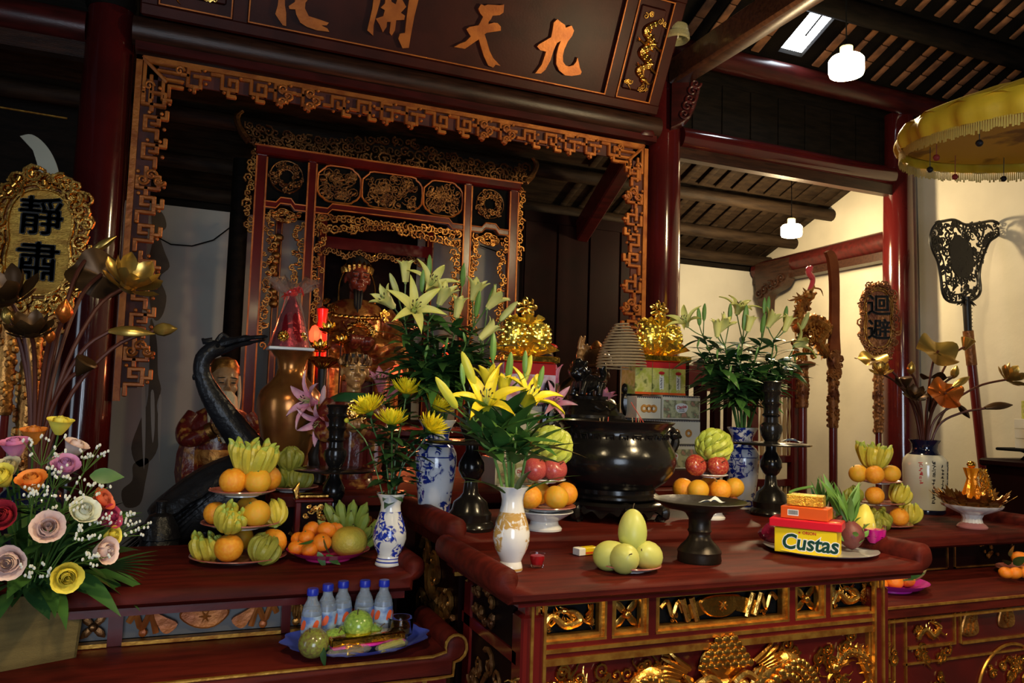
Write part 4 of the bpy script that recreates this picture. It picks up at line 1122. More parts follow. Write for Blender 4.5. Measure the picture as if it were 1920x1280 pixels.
tag(put('apple_leaf', LF['oval'], None, along(pos(607, 2.09, lo_z+.045), (-.1, -.3, -1), .6, .62)), 'single green leaf hanging over the rim of the blue plate', 'leaf')
t = thing('glass_bowl', 'small glass bowl beside the candy box on the blue plate', 'bowl', tuple(pos(750, 2.20, lo_z+.02)))
MB().lathe([(.02, 0), (.034, .012), (.037, .055), (.036, .057), (.033, .052), (.030, .014), (.001, .008)], 24, caps=False).build('glass', 'glass', t)
MB().lathe([(.001, .012), (.027, .015), (.029, .03), (.001, .031)], 20).build('drink', 'gold_foil', t)

# ---- main table: mango plate
PMn = pos(1181, 1.83, TZ+.0005)
plate(.083, tuple(PMn), 'brown rimmed plate under the mangoes', h=.016)
mg = MB()
prof = [(.042*math.sin(PI*k/16)*(1+.10*math.cos(PI*k/16)), -.055*math.cos(PI*k/16)) for k in range(17)]
MG = MB().lathe([(max(r, .0005), z) for r, z in prof], 18).mesh('mango', 'mango_skin')
for i, (px, y, z, rot, dsc) in enumerate(((1145, 1.835, .040, (R(72), R(10), R(35)), 'greenish mango leaning out at the side of the mango pile'), (1171, 1.79, .040, (R(68), R(5), R(-18)), 'pale mango pointing forward in the mango pile'), (1214, 1.815, .039, (R(66), R(-5), R(-50)), 'round looking mango at the side nearer the bronze stand'), (1190, 1.88, .036, (R(80), 0, R(170)), 'mango hidden at the back of the mango pile'), (1186, 1.835, .103, (R(-6), R(4), 0), 'upright mango topping the mango pile'))):
    o = single('mango', MG, dsc, 'mango', pos(px, y, TZ+z), rot, (.92, .92, 1.02 if i == 4 else .88))
    put('stem', STM, o, TR((0, 0, .055)))
# red liqueur glass, cigarette box
def tumbler(px, y, z, label, r, h, dm, foot=False):
    t = thing('glass_cup', label, 'cup', tuple(pos(px, y, z+.0005)))
    if foot: pr = [(r*.55, 0), (r*.6, .004), (r*.45, h*.18), (r*.5, h*.28), (r*.95, h*.55), (r, h), (r*.94, h), (r*.88, h*.58), (r*.3, h*.36), (.0005, h*.34)]
    else: pr = [(r*.74, 0), (r*.80, .003), (r, h), (r*.93, h), (r*.78, h*.2), (.0005, h*.17)]
    MB().lathe(pr, 24, caps=False, flute=8, famp=.03).build('glass', 'glass', t)
    MB().lathe([(.0005, h*(.28 if foot else .19)), (r*(.45 if foot else .72), h*(.30 if foot else .21)), (r*.90, h*.6), (r*.92, h*.84), (.0005, h*.85)], 20).build('drink', dm, t)
tumbler(1007, 1.925, TZ, 'tiny glass of red liqueur beside the white and gold vase', .021, .036, 'red_drink')
t = thing('cigarette_box', 'small yellow and white cigarette box lying by the mangoes', 'box', tuple(pos(1098, 2.05, TZ+.0005)), (0, 0, R(12)))
MB().rbox((.012, 0, .011), (.048, .03, .021), .002).build('box_body', 'box_yellow', t); MB().rbox((-.024, 0, .011), (.024, .031, .0215), .002).build('box_lid', 'print_white', t)
MB().bx(-.012, .036, -.0156, -.015, .004, .010).build('orange_stripe', 'box_orange', t)
# bronze dish on a foot
PS = pos(1311, 1.885, TZ+.0005)
t = thing('offering_stand', 'dark bronze footed dish holding a folded note', 'stand', tuple(PS))
MB().lathe([(.060, 0), (.062, .006), (.060, .022), (.062, .030), (.054, .042), (.036, .060), (.030, .072), (.030, .080), (.034, .086), (.031, .092), (.031, .118), (.040, .135), (.055, .142)], 36).build('foot', 'bronze', t)
MB().lathe([(.05, .140), (.10, .150), (.132, .168), (.134, .171), (.130, .172), (.10, .158), (.001, .152)], 48, caps=False).build('dish', 'bronze', t)
def note(L, W, seed):
    rd = random.Random(seed); ph = rd.uniform(0, 6)
    return MB().grid(lambda u, v: ((u-.5)*L, (v-.5)*W, .005*math.sin(u*4+ph)*math.cos(v*3)+.003*math.sin(u*9+v*5)), 9, 6)
single('folded_note', note(.075, .045, 1).mesh('folded_note', 'paper', ang=80), 'pale folded banknote lying in the bronze footed dish', 'note', (PS.x+.03, PS.y-.02, TZ+.172), (.05, 0, .25))

# ---- tray with boxes, dragon fruit, cup
PT = pos(1538, 1.93, TZ+.0005)
t = thing('tray', 'round silver tray under the yellow box and dragon fruit', 'tray', tuple(PT))
MB().lathe([(.11, 0), (.14, .004), (.165, .010), (.170, .013), (.165, .012), (.14, .008), (.001, .006)], 56, caps=False).build('dish', 'silver', t)
zt_ = TZ+.0075
a, b = at(1452, 1033, z=zt_), at(1569, 1047, z=zt_)
ang = math.atan2(b.y-a.y, b.x-a.x); Lc = (b-a).length; mid = (a+b)/2
fwd = V((-math.sin(ang), math.cos(ang), 0))
cb_ = thing('cake_box', 'bright yellow box with dark green lettering standing on the silver tray', 'box', tuple(mid+fwd*.045), (0, 0, ang))
hC = .074
MB().rbox((0, 0, hC/2), (Lc, .09, hC), .0015).build('carton', 'box_yellow', cb_)
put('lettering', text_mesh('Custas', 'print_white', .062, .0003, .0042, .15, 3), cb_, TR((.012, -.0452, hC*.44), (R(90), 0, 0), (.95, 1, 1)))
put('lettering', text_mesh('Custas', 'print_green', .062, .0005, .0016, .15, 3), cb_, TR((.012, -.0456, hC*.44), (R(90), 0, 0), (.95, 1, 1)))
put('lettering', text_mesh('ORION', 'print_red', .012, .0003, .0003), cb_, TR((.012, -.0455, hC*.86), (R(90), 0, 0)))
MB().prism([(math.cos(2*PI*k/10)*(.0045 if k % 2 else .002), math.sin(2*PI*k/10)*(.0045 if k % 2 else .002)) for k in range(10)], -.0458, -.0452, TR((-.016, 0, hC*.86))).build('red_star', 'print_red', cb_)
q0 = mid+fwd*.05
t = thing('candy_box', 'glossy red candy box lying on the yellow box', 'box', (q0.x-.004, q0.y, zt_+hC+.0005), (0, 0, ang+.04))
MB().rbox((0, 0, .013), (.205, .105, .026), .003).build('carton', 'box_red', t)
for k, (x, mm) in enumerate(((-.01, 'apple_green'), (.018, 'cap_blue'), (.05, 'box_orange'), (.08, 'mandarin'))):
    MB().ell((x, -.025, .0262), (.016, .013, .001), 10, 4).build('printed_fruit', mm, t)
z2 = zt_+hC+.027
t = thing('cake_box', 'orange red box with a barcode resting on the red candy box', 'box', (q0.x-.002, q0.y+.004, z2), (0, 0, ang-.02))
MB().rbox((0, 0, .0185), (.135, .085, .036), .002).build('carton', 'box_orange', t)
MB().bx(-.047, -.015, -.0432, -.0426, .010, .028).build('barcode_label', 'print_white', t)
rr_ = random.Random(2); x = -.044
bm_ = MB()
while x < -.018:
    w = rr_.uniform(.0006, .0018); bm_.bx(x, x+w, -.0436, -.0432, .013, .026); x += w+rr_.uniform(.0006, .0015)
o = bm_.build('barcode_lines', 'print_black', t, smooth=False); o['kind'] = 'stuff'
t = thing('gift_box', 'glittering gold box on top of the orange red box', 'box', (q0.x+.002, q0.y+.01, z2+.0375), (0, 0, ang+.03))
MB().rbox((0, 0, .017), (.105, .06, .033), .002).build('carton', 'gold_glitter', t)
q = MB().tube(cat([(-.05, 0, .036), (-.03, 0, .046), (0, 0, .055), (.02, 0, .060)], 4), [.004]*12+[.001], 6); q.build('leaf_sprig', 'leaf_light', t)
tumbler(1641, 1.862, TZ+.008, 'magenta liqueur glass on the rim of the silver tray', .032, .078, 'pink_drink', True)
t = thing('plastic_bag', 'crumpled purple plastic bag behind the yellow box', 'bag', tuple(pos(1452, 2.06, TZ+.008)))
bg_ = MB()
def bag(u, v):
    a = 2*PI*u; r = .042*math.sin(PI*(.15+.8*v))*(1+.12*math.sin(5*a+v*7))
    return (r*1.25*math.cos(a), r*math.sin(a), .062*v*(1+.1*math.sin(3*a)))
mat('purple_film', (.25, .015, .06), .15, trans=.5, bump=.5, bs=40)
bg_.grid(bag, 24, 9, closed_u=True).build('film', 'purple_film', t)
# dragon fruit
def dragonfruit(p, label, s=1., leaves=9, seed=0, rot=(0, 0, 0), up=1.):
    t = thing('dragon_fruit', label, 'fruit', p, rot, s=s)
    pr = [(max(.0005, .040*math.sin(PI*k/12)**.7), .004+.094*k/12) for k in range(13)]
    MB().lathe(pr, 18).build('fruit_body', 'dragon_skin', t)
    rd = random.Random(seed)
    lm = leafmesh(.034, .020, 'leaf_light', .35, .1, 5, 'scale'); ll = leafmesh(.095, .020, 'leaf_light', .22, .3, 8, 'scale')
    for k in range(12):
        a = k*2.4; z = .016+.062*k/12; r = .040*math.sin(PI*(z-.004)/.094)**.7
        put('scale', lm, t, along((math.cos(a)*r*.97, math.sin(a)*r*.97, z), (math.cos(a)*.55, math.sin(a)*.55, .9), a+PI/2, rd.uniform(.6, 1.)))
    for k in range(leaves):
        a = k*2.4+1; sp = rd.uniform(.12, .5)
        put('crown_leaf', ll, t, along((math.cos(a)*.010, math.sin(a)*.010, .09), (math.cos(a)*sp, math.sin(a)*sp, 1), a+PI/2, rd.uniform(.7, 1.25)*up))
    return t
dragonfruit(tuple(pos(1598, 1.875, TZ+.007)), 'dark red dragon fruit with green scales in front on the tray', 1.0, 9, 1, (0, R(-6), 0))
dragonfruit(tuple(pos(1586, 2.0, TZ+.007)), 'dragon fruit with long green leaves standing behind the front one', 1.0, 10, 2, (0, R(-8), 0), 1.25)
single('yellow_melon', MB().lathe([(.004, 0), (.030, .008), (.042, .03), (.040, .06), (.028, .095), (.010, .122), (.001, .126)], 18).mesh('yellow_melon', mat('melon_yellow', (.72, .62, .10), .45, 0, (.62, .50, .06), 8)), 'tapering yellow melon leaning behind the dragon fruit', 'fruit', pos(1614, 1.985, TZ+.010), (0, R(10), 0))
t = thing('pineapple', 'pineapple with spiky crown behind the gold box', 'pineapple', tuple(pos(1540, 2.06, TZ+.008)))
pb = MB().lathe([(.02, 0), (.042, .012), (.05, .04), (.048, .07), (.034, .095), (.015, .104)], 16); pb.build('fruit_body', 'pomelo', t)
sp = leafmesh(.085, .012, 'leaf_mid', .2, .3, 7, 'crown_leaf')
for k in range(16):
    a = k*2.4; q = .15+.055*k
    put('crown_leaf', sp, t, along((math.cos(a)*.008, math.sin(a)*.008, .10), (math.cos(a)*q*.6, math.sin(a)*q*.6, 1), a+PI/2, 1.35-.04*k))
for k in range(40):
    a = k*2.4; z = .014+.078*k/40; r = .05*math.sin(PI*(z+.012)/.125)**.6
    put('eye_scale', MATS.setdefault('_pe', MB().ell((0, 0, 0), (.009, .005, .008), 6, 4).mesh('eye_scale', 'pomelo')), t, TR((math.cos(a)*r, math.sin(a)*r, z), (0, 0, a+PI/2)))
del MATS['_pe']

# ---- footed bowls with oranges, apples, citrons beside the urn
def footed_bowl(px, y, label, r=.092):
    p = pos(px, y, T2Z+.0005)
    t = thing('footed_bowl', label, 'bowl', tuple(p))
    MB().lathe([(.056, 0), (.057, .006), (.046, .018), (.044, .028), (.060, .038), (r*.9, .052), (r, .058), (r*.99, .060), (.001, .056)], 36).build('bowl', 'porcelain', t)
    return p
mat('cream_ware', (.66, .60, .44), .25, coat=.4)
def fruit_pile(px, y, who, oranges, apples, top, topz, kind):
    p = footed_bowl(px, y, 'white footed bowl of oranges and apples %s' % who)
    plate(.100, (p.x, p.y, T2Z+.061), 'red patterned plate on the footed bowl %s' % who, h=.014)
    for k, (opx, oy, d) in enumerate(oranges): orange(pos(opx, oy, T2Z+.0645+.006+.0385), .0385, '%s orange in the lower ring %s' % (d, who), 'oranges '+who, k % 2)
    plate(.062, (p.x+.004, p.y, T2Z+.148), 'small white plate between oranges and apples %s' % who, h=.010, rim='porcelain')
    for (apx, ay, k, rot, d) in apples: apple(k, apx, ay, T2Z+.157, .040, '%s %s' % (d, who), rot)
    citron('ball', pos(top, y-.0, T2Z+topz), 'green yellow ball shaped Buddha’s hand topping the apples %s' % who, rot=kind, s=1.02)
fruit_pile(1020, 2.285, 'by the white and gold vase', ((993, 2.235, 'shadowed'), (1043, 2.215, 'bright stickered'), (1061, 2.30, 'half hidden'), (1010, 2.33, 'rear')), ((1003, 2.26, 'p', (.6, .3, 0), 'partly hidden rose apple'), (1040, 2.245, 'p', (1.0, 0, .2), 'rose red apple'), (1020, 2.32, 'p', (0, 0, 0), 'rear rose apple')), 1020, .212, (.35, .25, .5))
fruit_pile(1330, 2.40, 'beside the tall black candlestick', ((1281, 2.40, 'dim'), (1309, 2.345, 'bright'), (1351, 2.335, 'dimpled'), (1376, 2.40, 'half hidden'), (1330, 2.46, 'rear')), ((1304, 2.38, 'r', (1.1, 0, .2), 'dark red apple'), (1346, 2.365, 'r', (1.1, 0, -.1), 'red and yellow apple'), (1330, 2.44, 'r', (0, 0, 0), 'rear red apple')), 1328, .212, (.45, -.2, 2))

# ---- right side table: fruit tower
C2 = pos(1648, 2.76, RZ)
G2 = 'fruit of the tower beside the vase with brush writing'
for (r, z), nm in zip(((.145, RZ+.0005), (.112, RZ+.096), (.100, RZ+.192)), ('bottom', 'middle', 'top')):
    plate(r, (C2.x, C2.y, z), 'thin %s plate of the fruit tower beside the vase with brush writing' % nm, h=.012)
W = 'beside the vase with brush writing'
for px, y, z, k, d in ((1686, 2.68, .0005, 0, 'deep orange on the bottom plate'), (1640, 2.70, .096, 0, 'orange alone on the middle plate'), (1609, 2.74, .192, 1, 'first orange on the top plate, partly shadowed,'), (1640, 2.68, .192, 0, 'darkest orange on the top plate'), (1671, 2.72, .192, 1, 'pale orange on the top plate'), (1650, 2.86, .192, 0, 'rear orange on the top plate')):
    orange(pos(px, y, RZ+z+.006+.042), .042, '%s %s' % (d, W), G2, k)
citron('knot', pos(1645, 2.66, RZ+.009), 'olive Buddha’s hand lying on the bottom plate %s' % W, rot=(.5, -.3, 0), s=1.1)
citron('knot2', pos(1706, 2.75, RZ+.009), 'yellowish Buddha’s hand on the bottom plate %s' % W, rot=(.2, .3, 1))
citron('knot', pos(1615, 2.78, RZ+.012), 'rear Buddha’s hand on the bottom plate %s' % W, rot=(.1, -.2, 2))
citron('knot', pos(1603, 2.76, RZ+.105), 'small Buddha’s hand on the middle plate %s' % W, rot=(0, -.3, 0), s=.9)
citron('knot2', pos(1680, 2.73, RZ+.105), 'curled Buddha’s hand on the middle plate %s' % W, rot=(.5, .3, 1), s=1.02)
citron('crown', pos(1640, 2.74, RZ+.262), 'yellow crown of Buddha’s hand topping the tower %s' % W, s=1.08)

# ---- right low cabinet: magenta plates
PQ = pos(1668, 2.33, RLZ+.0005)
t = thing('fruit_plate', 'magenta plastic plate of carrot coloured fruit on the low cabinet', 'plate', tuple(PQ))
MB().lathe([(.08, 0), (.08, .006), (.115, .016), (.138, .034), (.143, .036), (.134, .034), (.11, .020), (.07, .009), (.001, .008)], 40, caps=False).build('dish', 'magenta_plastic', t)
for i, (px, y, z, r) in enumerate(((1648, 2.28, .012, .032), (1676, 2.27, .016, .034), (1702, 2.30, .012, .028), (1660, 2.36, .02, .034))):
    o = single('mandarin', MAN, 'orange mandarin on the magenta plate of the low cabinet', 'mandarin', pos(px, y, RLZ+z+r*.84), (rf.uniform(-.5, .5), rf.uniform(-.5, .5), 0), r, 'mandarins on the magenta plate')
    put('stem_scar', SCAR, o, TR((0, 0, .80), (0, 0, 0), 1/r*.7))
single('melon', uv_fruit(.075, .92, .03, m='melon', name='melon'), 'netted tan melon on the magenta plate', 'melon', pos(1699, 2.36, RLZ+.086))
for i, (px, y, z, d) in enumerate(((1690, 2.25, .05, (.6, -.3, .2)), (1702, 2.26, .055, (.2, -.4, .3)), (1694, 2.27, .06, (.9, 0, .2)))):
    tag(put('mandarin_leaf', LF['oval'], None, along(pos(px, y, RLZ+z), d, i, .8)), 'dark green leaf on the magenta plate of the low cabinet', 'leaf', 'leaves on the magenta plate')
PQ = pos(1935, 2.36, RLZ+.0005)
plate(.14, tuple(PQ), 'red rimmed plate of tangerines on the low cabinet', h=.026)
for i, (px, y, z, r) in enumerate(((1886, 2.30, .014, .028), (1903, 2.28, .014, .029), (1922, 2.28, .014, .03), (1912, 2.36, .050, .034))):
    o = single('tangerine', MAN, 'small tangerine on the red rimmed plate of the low cabinet', 'tangerine', pos(px, y, RLZ+z+r*.84), (rf.uniform(-.5, .5), 0, 0), r, 'tangerines on the low cabinet')
for i, (px, y, z, d) in enumerate(((1890, 2.33, .06, (-.6, -.3, .5)), (1896, 2.35, .09, (-.5, -.3, .8)), (1900, 2.3, .07, (-.2, -.5, .3)))):
    tag(put('tangerine_leaf', LF['oval'], None, along(pos(px, y, RLZ+z), d, i, 1.)), 'dark leaf over the tangerines of the low cabinet', 'leaf', 'leaves over the tangerines')

# ================================================================ BRONZES AND VASES
def lathe_thing(name, label, cat_, p, prof, m, part='body', n=36, rot=(0, 0, 0), s=1.):
    t = thing(name, label, cat_, tuple(p), rot, s=s); MB().lathe(prof, n).build(part, m, t); return t
# ---- black urn on a footed stand
PU = pos(1148, 2.475, T2Z+.0005)
US = thing('urn_stand', 'black five legged wooden stand beneath the urn', 'stand', tuple(PU))
MB().lathe([(.15, .040), (.178, .046), (.182, .058), (.172, .066), (.12, .068)], 40).build('stand_ring', 'black_bronze', US)
lg = MB().tube(cat([(.135, 0, .060), (.178, 0, .045), (.182, 0, .020), (.165, 0, .006), (.185, 0, .0)], 4), [.018]*5+[.020]*4+[.015]*4+[.014]*4, 8).mesh('leg', 'black_bronze')
ap = MB().prism(cat([(-.06, .0), (-.03, .012), (0, -.012), (.03, .012), (.06, 0), (.06, .03), (-.06, .03)], 3, True), -.006, .006).mesh('apron', 'black_bronze')
for k in range(6):
    put('leg', lg, US, TR((0, 0, 0), (0, 0, k*PI/3+.3)))
    a = k*PI/3+.3+PI/6; put('apron', ap, US, TR((.165*math.cos(a), .165*math.sin(a), .028), (0, 0, a+PI/2)))
UR = thing('incense_urn', 'large black bronze incense urn with key pattern band', 'urn', (PU.x, PU.y, T2Z+.069))
MB().lathe([(.115, 0), (.150, .002), (.162, .010), (.162, .018), (.150, .026), (.150, .040), (.158, .046), (.185, .066), (.212, .100), (.2225, .135), (.218, .165), (.203, .195), (.190, .218), (.186, .236), (.194, .255), (.212, .268), (.216, .274), (.211, .276), (.195, .262), (.180, .240), (.05, .236), (.001, .236)], 64).build('bowl', 'black_bronze', UR)
mat('ash', (.20, .17, .14), .9, bump=.3)
MB().lathe([(.178, .238), (.10, .246), (.001, .250)], 30, caps=False).build('ash_bed', 'ash', UR)
ky = MB()
for a_, b_ in zip(((-.016, -.014), (.016, -.014), (.016, .014), (-.010, .014), (-.010, -.004), (.008, -.004), (.008, .006)), ((.016, -.014), (.016, .014), (-.010, .014), (-.010, -.004), (.008, -.004), (.008, .006), (.0, .006))):
    ky.tube([(a_[0], 0, a_[1]), (b_[0], 0, b_[1])], .0026, 4)
kym = ky.mesh('key_relief', 'black_bronze')
for k in range(26):
    a = 2*PI*k/26; put('key_relief', kym, UR, TR((.191*math.cos(a), .191*math.sin(a), .218), (R(18), 0, a+PI/2)))
for s in (-1, 1):
    h = MB().tube(cat([(s*.195, 0, .15), (s*.245, 0, .17), (s*.262, 0, .215), (s*.238, 0, .25), (s*.205, 0, .225)], 4), [.016]*8+[.013]*5+[.010]*4, 8)
    h.ell((s*.258, 0, .225), (.024, .018, .020), 8, 6); h.tube([(s*.268, 0, .232), (s*.285, 0, .218)], [.012, .006], 6)
    for q in range(4): h.tube([(s*.25, 0, .235), (s*(.235-.008*q), .0, .262+.004*q)], [.006, .001], 4)
    h.build('dragon_handle', 'black_bronze', UR)
mat('incense_red', (.45, .05, .03), .7); mat('incense_tan', (.42, .30, .16), .8)
for k, (x, y, ti, dr) in enumerate(((-.11, -.10, .5, 1.2), (-.09, -.11, .2, .8), (-.10, -.09, -.3, 1.4), (.02, -.12, .1, 1.6), (.03, -.115, -.1, 1.0), (.04, -.12, .15, 2.0), (.015, -.11, -.2, .4), (.10, -.08, .7, 1.9))):
    L = .055 if k < 7 else .14
    tag(put('incense_stick', MB().tube([(0, 0, 0), (0, 0, L)], .0016, 5).mesh('incense_stick', 'incense_red' if k % 2 else 'incense_tan'), None, along((PU.x+x, PU.y+y, T2Z+.305), (math.sin(ti)*math.cos(dr), math.sin(ti)*math.sin(dr), math.cos(ti)))), 'burnt incense stick stub in the black urn' if k < 7 else 'long incense stick leaning out of the black urn', 'incense', 'incense stubs in the urn' if k < 7 else None)

# ---- lidded burner with lion, behind the urn
PBn = pos(1098, 3.12, T3Z+.0005)
BU = thing('lion_burner', 'black bronze lidded burner with a lion on the lid', 'burner', tuple(PBn))
MB().lathe([(.07, 0), (.10, .01), (.06, .04), (.08, .07), (.14, .11), (.165, .17), (.16, .23), (.15, .262), (.175, .285), (.178, .295), (.16, .30)], 40).build('bowl', 'black_bronze', BU)
MB().lathe([(.170, .296), (.168, .31), (.140, .33), (.128, .355), (.105, .372), (.09, .378), (.092, .392), (.001, .395)], 40).build('lid', 'black_bronze', BU)
lion = MB()
lion.ell((.0, 0, .045), (.055, .032, .032), rot=(0, -.3, 0)); lion.ell((-.048, -.004, .085), (.034, .032, .034)); lion.ell((-.070, -.010, .078), (.020, .019, .016))
rl = random.Random(7)
for k in range(26):
    a, b = rl.uniform(0, 6.28), rl.uniform(-.6, 1.4)
    lion.ell((-.040+.034*math.cos(a)*math.cos(b), .034*math.sin(a)*math.cos(b), .088+.036*math.sin(b)), .012, 6, 5)
for x, y in ((-.035, -.024), (-.030, .024), (.045, -.022), (.045, .022)): lion.tube([(x, y, .05), (x-.012, y*1.2, .02), (x-.015, y*1.2, .0)], [.018, .013, .014], 7)
lion.tube(cat([(.05, 0, .055), (.072, 0, .075), (.062, 0, .105), (.075, 0, .125)], 4), [.012]*5+[.016]*4+[.012]*3+[.003], 7)
for k in range(6): lion.ell((.064+rl.uniform(-.012, .012), rl.uniform(-.01, .01), .10+rl.uniform(-.015, .02)), .010, 6, 5)
put('lion', remesh(lion, 'black_bronze', .0042, 2, 'lion'), BU, TR((0, 0, .392), (0, 0, .2), 1.25))
for s in (-1, 1):
    h = MB().tube(cat([(s*.15, 0, .20), (s*.21, 0, .24), (s*.205, 0, .31), (s*.19, 0, .37), (s*.20, 0, .42), (s*.185, 0, .455)], 4), [.018]*9+[.021]*6+[.014]*5+[.004], 8)
    for k in range(9): h.ell((s*(.205+rl.uniform(-.012, .016)), rl.uniform(-.016, .012), .26+k*.018), .013, 6, 5)
    h.ell((s*.19, -.008, .43), (.022, .018, .024), 8, 6)
    h.build('dragon_handle', 'black_bronze', BU)
MB().tube(cat([(-.05, -.160, .345), (-.02, -.168, .333), (.0, -.165, .345), (.02, -.168, .333), (.05, -.160, .345)], 4), .005, 6).build('bat_relief', 'black_bronze', BU)

# ---- incense coil on a rod
PCo = pos(1160, 3.02, T3Z+.0005)
t = thing('incense_coil', 'cone of coiled incense held up on a rod beside the lion burner', 'incense', tuple(PCo))
z0 = at(1160, 690, y=3.02).z-T3Z; z1 = at(1160, 606, y=3.02).z-T3Z
n = 15; pts = []
for i in range(n*22+1):
    u = i/(n*22); a = 2*PI*n*u; r = .108*(1-u**1.6)+.026*u
    pts.append((r*math.cos(a), r*math.sin(a), z0+(z1-z0)*u))
MB().tube(pts, .0042, 5).build('coil', 'incense_tan', t)
MB().tube([(0, 0, .01), (0, 0, z1)], .0028, 6).build('rod', 'incense_tan', t)
MB().lathe([(.05, 0), (.045, .012), (.012, .02), (.010, .22), (.016, .24), (.008, .26)], 16).build('rod_foot', 'black_bronze', t)

# ---- candlesticks
CS = [(.074, 0), (.078, .010), (.074, .022), (.066, .028), (.068, .050), (.058, .062), (.052, .085), (.034, .100), (.024, .113), (.020, .150), (.030, .160), (.041, .182), (.040, .205), (.028, .228), (.020, .242), (.020, .262), (.148, .266), (.150, .270), (.146, .273), (.03, .275), (.024, .280), (.036, .30), (.043, .325), (.040, .342), (.028, .352), (.026, .372), (.036, .380), (.028, .388), (.028, .410), (.038, .424), (.030, .432), (.031, .455), (.041, .470), (.034, .478), (.036, .498), (.045, .508), (.040, .511), (.001, .505)]
p = pos(1445, 2.43, T2Z+.0005)
lathe_thing('candlestick', 'tall black bronze candlestick with wide drip tray beside the red and yellow apple', 'candlestick', p, CS, 'black_bronze', 'turned_stem')
bpy.data.objects[-1] if False else None
lathe_thing('candlestick', 'tall black bronze candlestick behind the white and gold vase', 'candlestick', pos(880, 2.335, T2Z+.0005), CS, 'black_bronze', 'turned_stem')
lathe_thing('candlestick', 'black bronze candlestick behind the green bananas', 'candlestick', pos(621, 2.82, LZ+.0005), CS, 'black_bronze', 'turned_stem', s=.95)
single('folded_note', note(.085, .05, 3).mesh('folded_note', 'paper', ang=80), 'pale folded banknote lying on the candlestick’s drip tray', 'note', (p.x+.07, p.y-.04, T2Z+.287), (.05, .05, .3))

# ---- porcelain
def print_mat(name, base, ink, sc_, zlo, zhi, thr=.52, lines=()):
    """glazed ware with a brushed decoration between two heights"""
    m = mat(name, base, .12, coat=.6); nt = m.node_tree; N = nt.nodes; L = nt.links; b = N['Principled BSDF']
    tc = N.new('ShaderNodeTexCoord'); sx = N.new('ShaderNodeSeparateXYZ'); L.new(tc.outputs['Object'], sx.inputs[0])
    n1 = N.new('ShaderNodeTexNoise'); n1.inputs['Scale'].default_value = sc_; n1.inputs['Detail'].default_value = 5; n1.inputs['Distortion'].default_value = 1.2
    n2 = N.new('ShaderNodeTexNoise'); n2.inputs['Scale'].default_value = sc_*.32; n2.inputs['Detail'].default_value = 1
    for q in (n1, n2): L.new(tc.outputs['Object'], q.inputs['Vector'])
    def mth(op, a, b_, clamp=False):
        k = N.new('ShaderNodeMath'); k.operation = op; k.use_clamp = clamp
        for i, v in enumerate((a, b_)):
            if isinstance(v, (int, float)): k.inputs[i].default_value = v
            else: L.new(v, k.inputs[i])
        return k.outputs[0]
    s1 = mth('MULTIPLY', mth('SUBTRACT', n1.outputs['Fac'], thr), 14, True)
    s2 = mth('MULTIPLY', mth('SUBTRACT', n2.outputs['Fac'], .43), 30, True)
    zz = mth('MULTIPLY', mth('GREATER_THAN', sx.outputs['Z'], zlo), mth('LESS_THAN', sx.outputs['Z'], zhi))
    f = mth('MULTIPLY', mth('MULTIPLY', s1, s2), zz)
    for (a, c) in lines:
        f = mth('MAXIMUM', f, mth('MULTIPLY', mth('GREATER_THAN', sx.outputs['Z'], a), mth('LESS_THAN', sx.outputs['Z'], c)))
    mx = N.new('ShaderNodeMix'); mx.data_type = 'RGBA'; L.new(f, mx.inputs['Factor'])
    mx.inputs['A'].default_value = (*base, 1); mx.inputs['B'].default_value = (*ink, 1)
    L.new(mx.outputs['Result'], b.inputs['Base Color'])
    return m
print_mat('blue_white_small', (.74, .73, .70), (.015, .035, .34), 60, .03, .165, .43, ((.012, .016), (.022, .025)))
print_mat('blue_white', (.62, .64, .68), (.010, .025, .22), 40, .01, .34, .45, ((.243, .250), (.208, .212), (.008, .016)))
print_mat('gold_white', (.76, .74, .72), (.50, .30, .09), 46, .05, .150, .43, ((.002, .008),))
VS = [(.030, 0), (.032, .004), (.030, .014), (.027, .024), (.031, .034), (.042, .056), (.048, .080), (.0475, .098), (.042, .122), (.034, .146), (.029, .166), (.028, .180), (.032, .196), (.040, .210), (.042, .2145), (.040, .215), (.034, .205), (.026, .185), (.024, .10), (.001, .09)]
PW = pos(957, 1.905, TZ+.0005)
lathe_thing('vase', 'white porcelain vase with gold dragon holding yellow lilies', 'vase', PW, VS, 'gold_white', 'porcelain', 40)
VS2 = [(r*1.08 if z > .03 else r*1.30, z*1.02) for r, z in VS]
PBl = pos(728, 2.42, LZ+.0005)
lathe_thing('vase', 'small blue and white vase holding yellow chrysanthemums', 'vase', PBl, VS2, 'blue_white_small', 'porcelain', 40)
VB = [(.052, 0), (.054, .006), (.052, .03), (.058, .09), (.066, .15), (.070, .195), (.068, .222), (.056, .246), (.044, .256), (.040, .268), (.042, .290), (.054, .315), (.064, .330), (.062, .332), (.05, .318), (.036, .29), (.034, .1), (.001, .09)]
PVL = pos(813, 2.54, T2Z+.0005); PVR = pos(1391, 2.63, T2Z+.0005)
lathe_thing('vase', 'large blue and white vase beside the bell based candlestick', 'vase', PVL, VB, 'blue_white', 'porcelain', 44)
lathe_thing('vase', 'large blue and white vase of lilies behind the red apples', 'vase', PVR, VB, 'blue_white', 'porcelain', 44, s=.98)
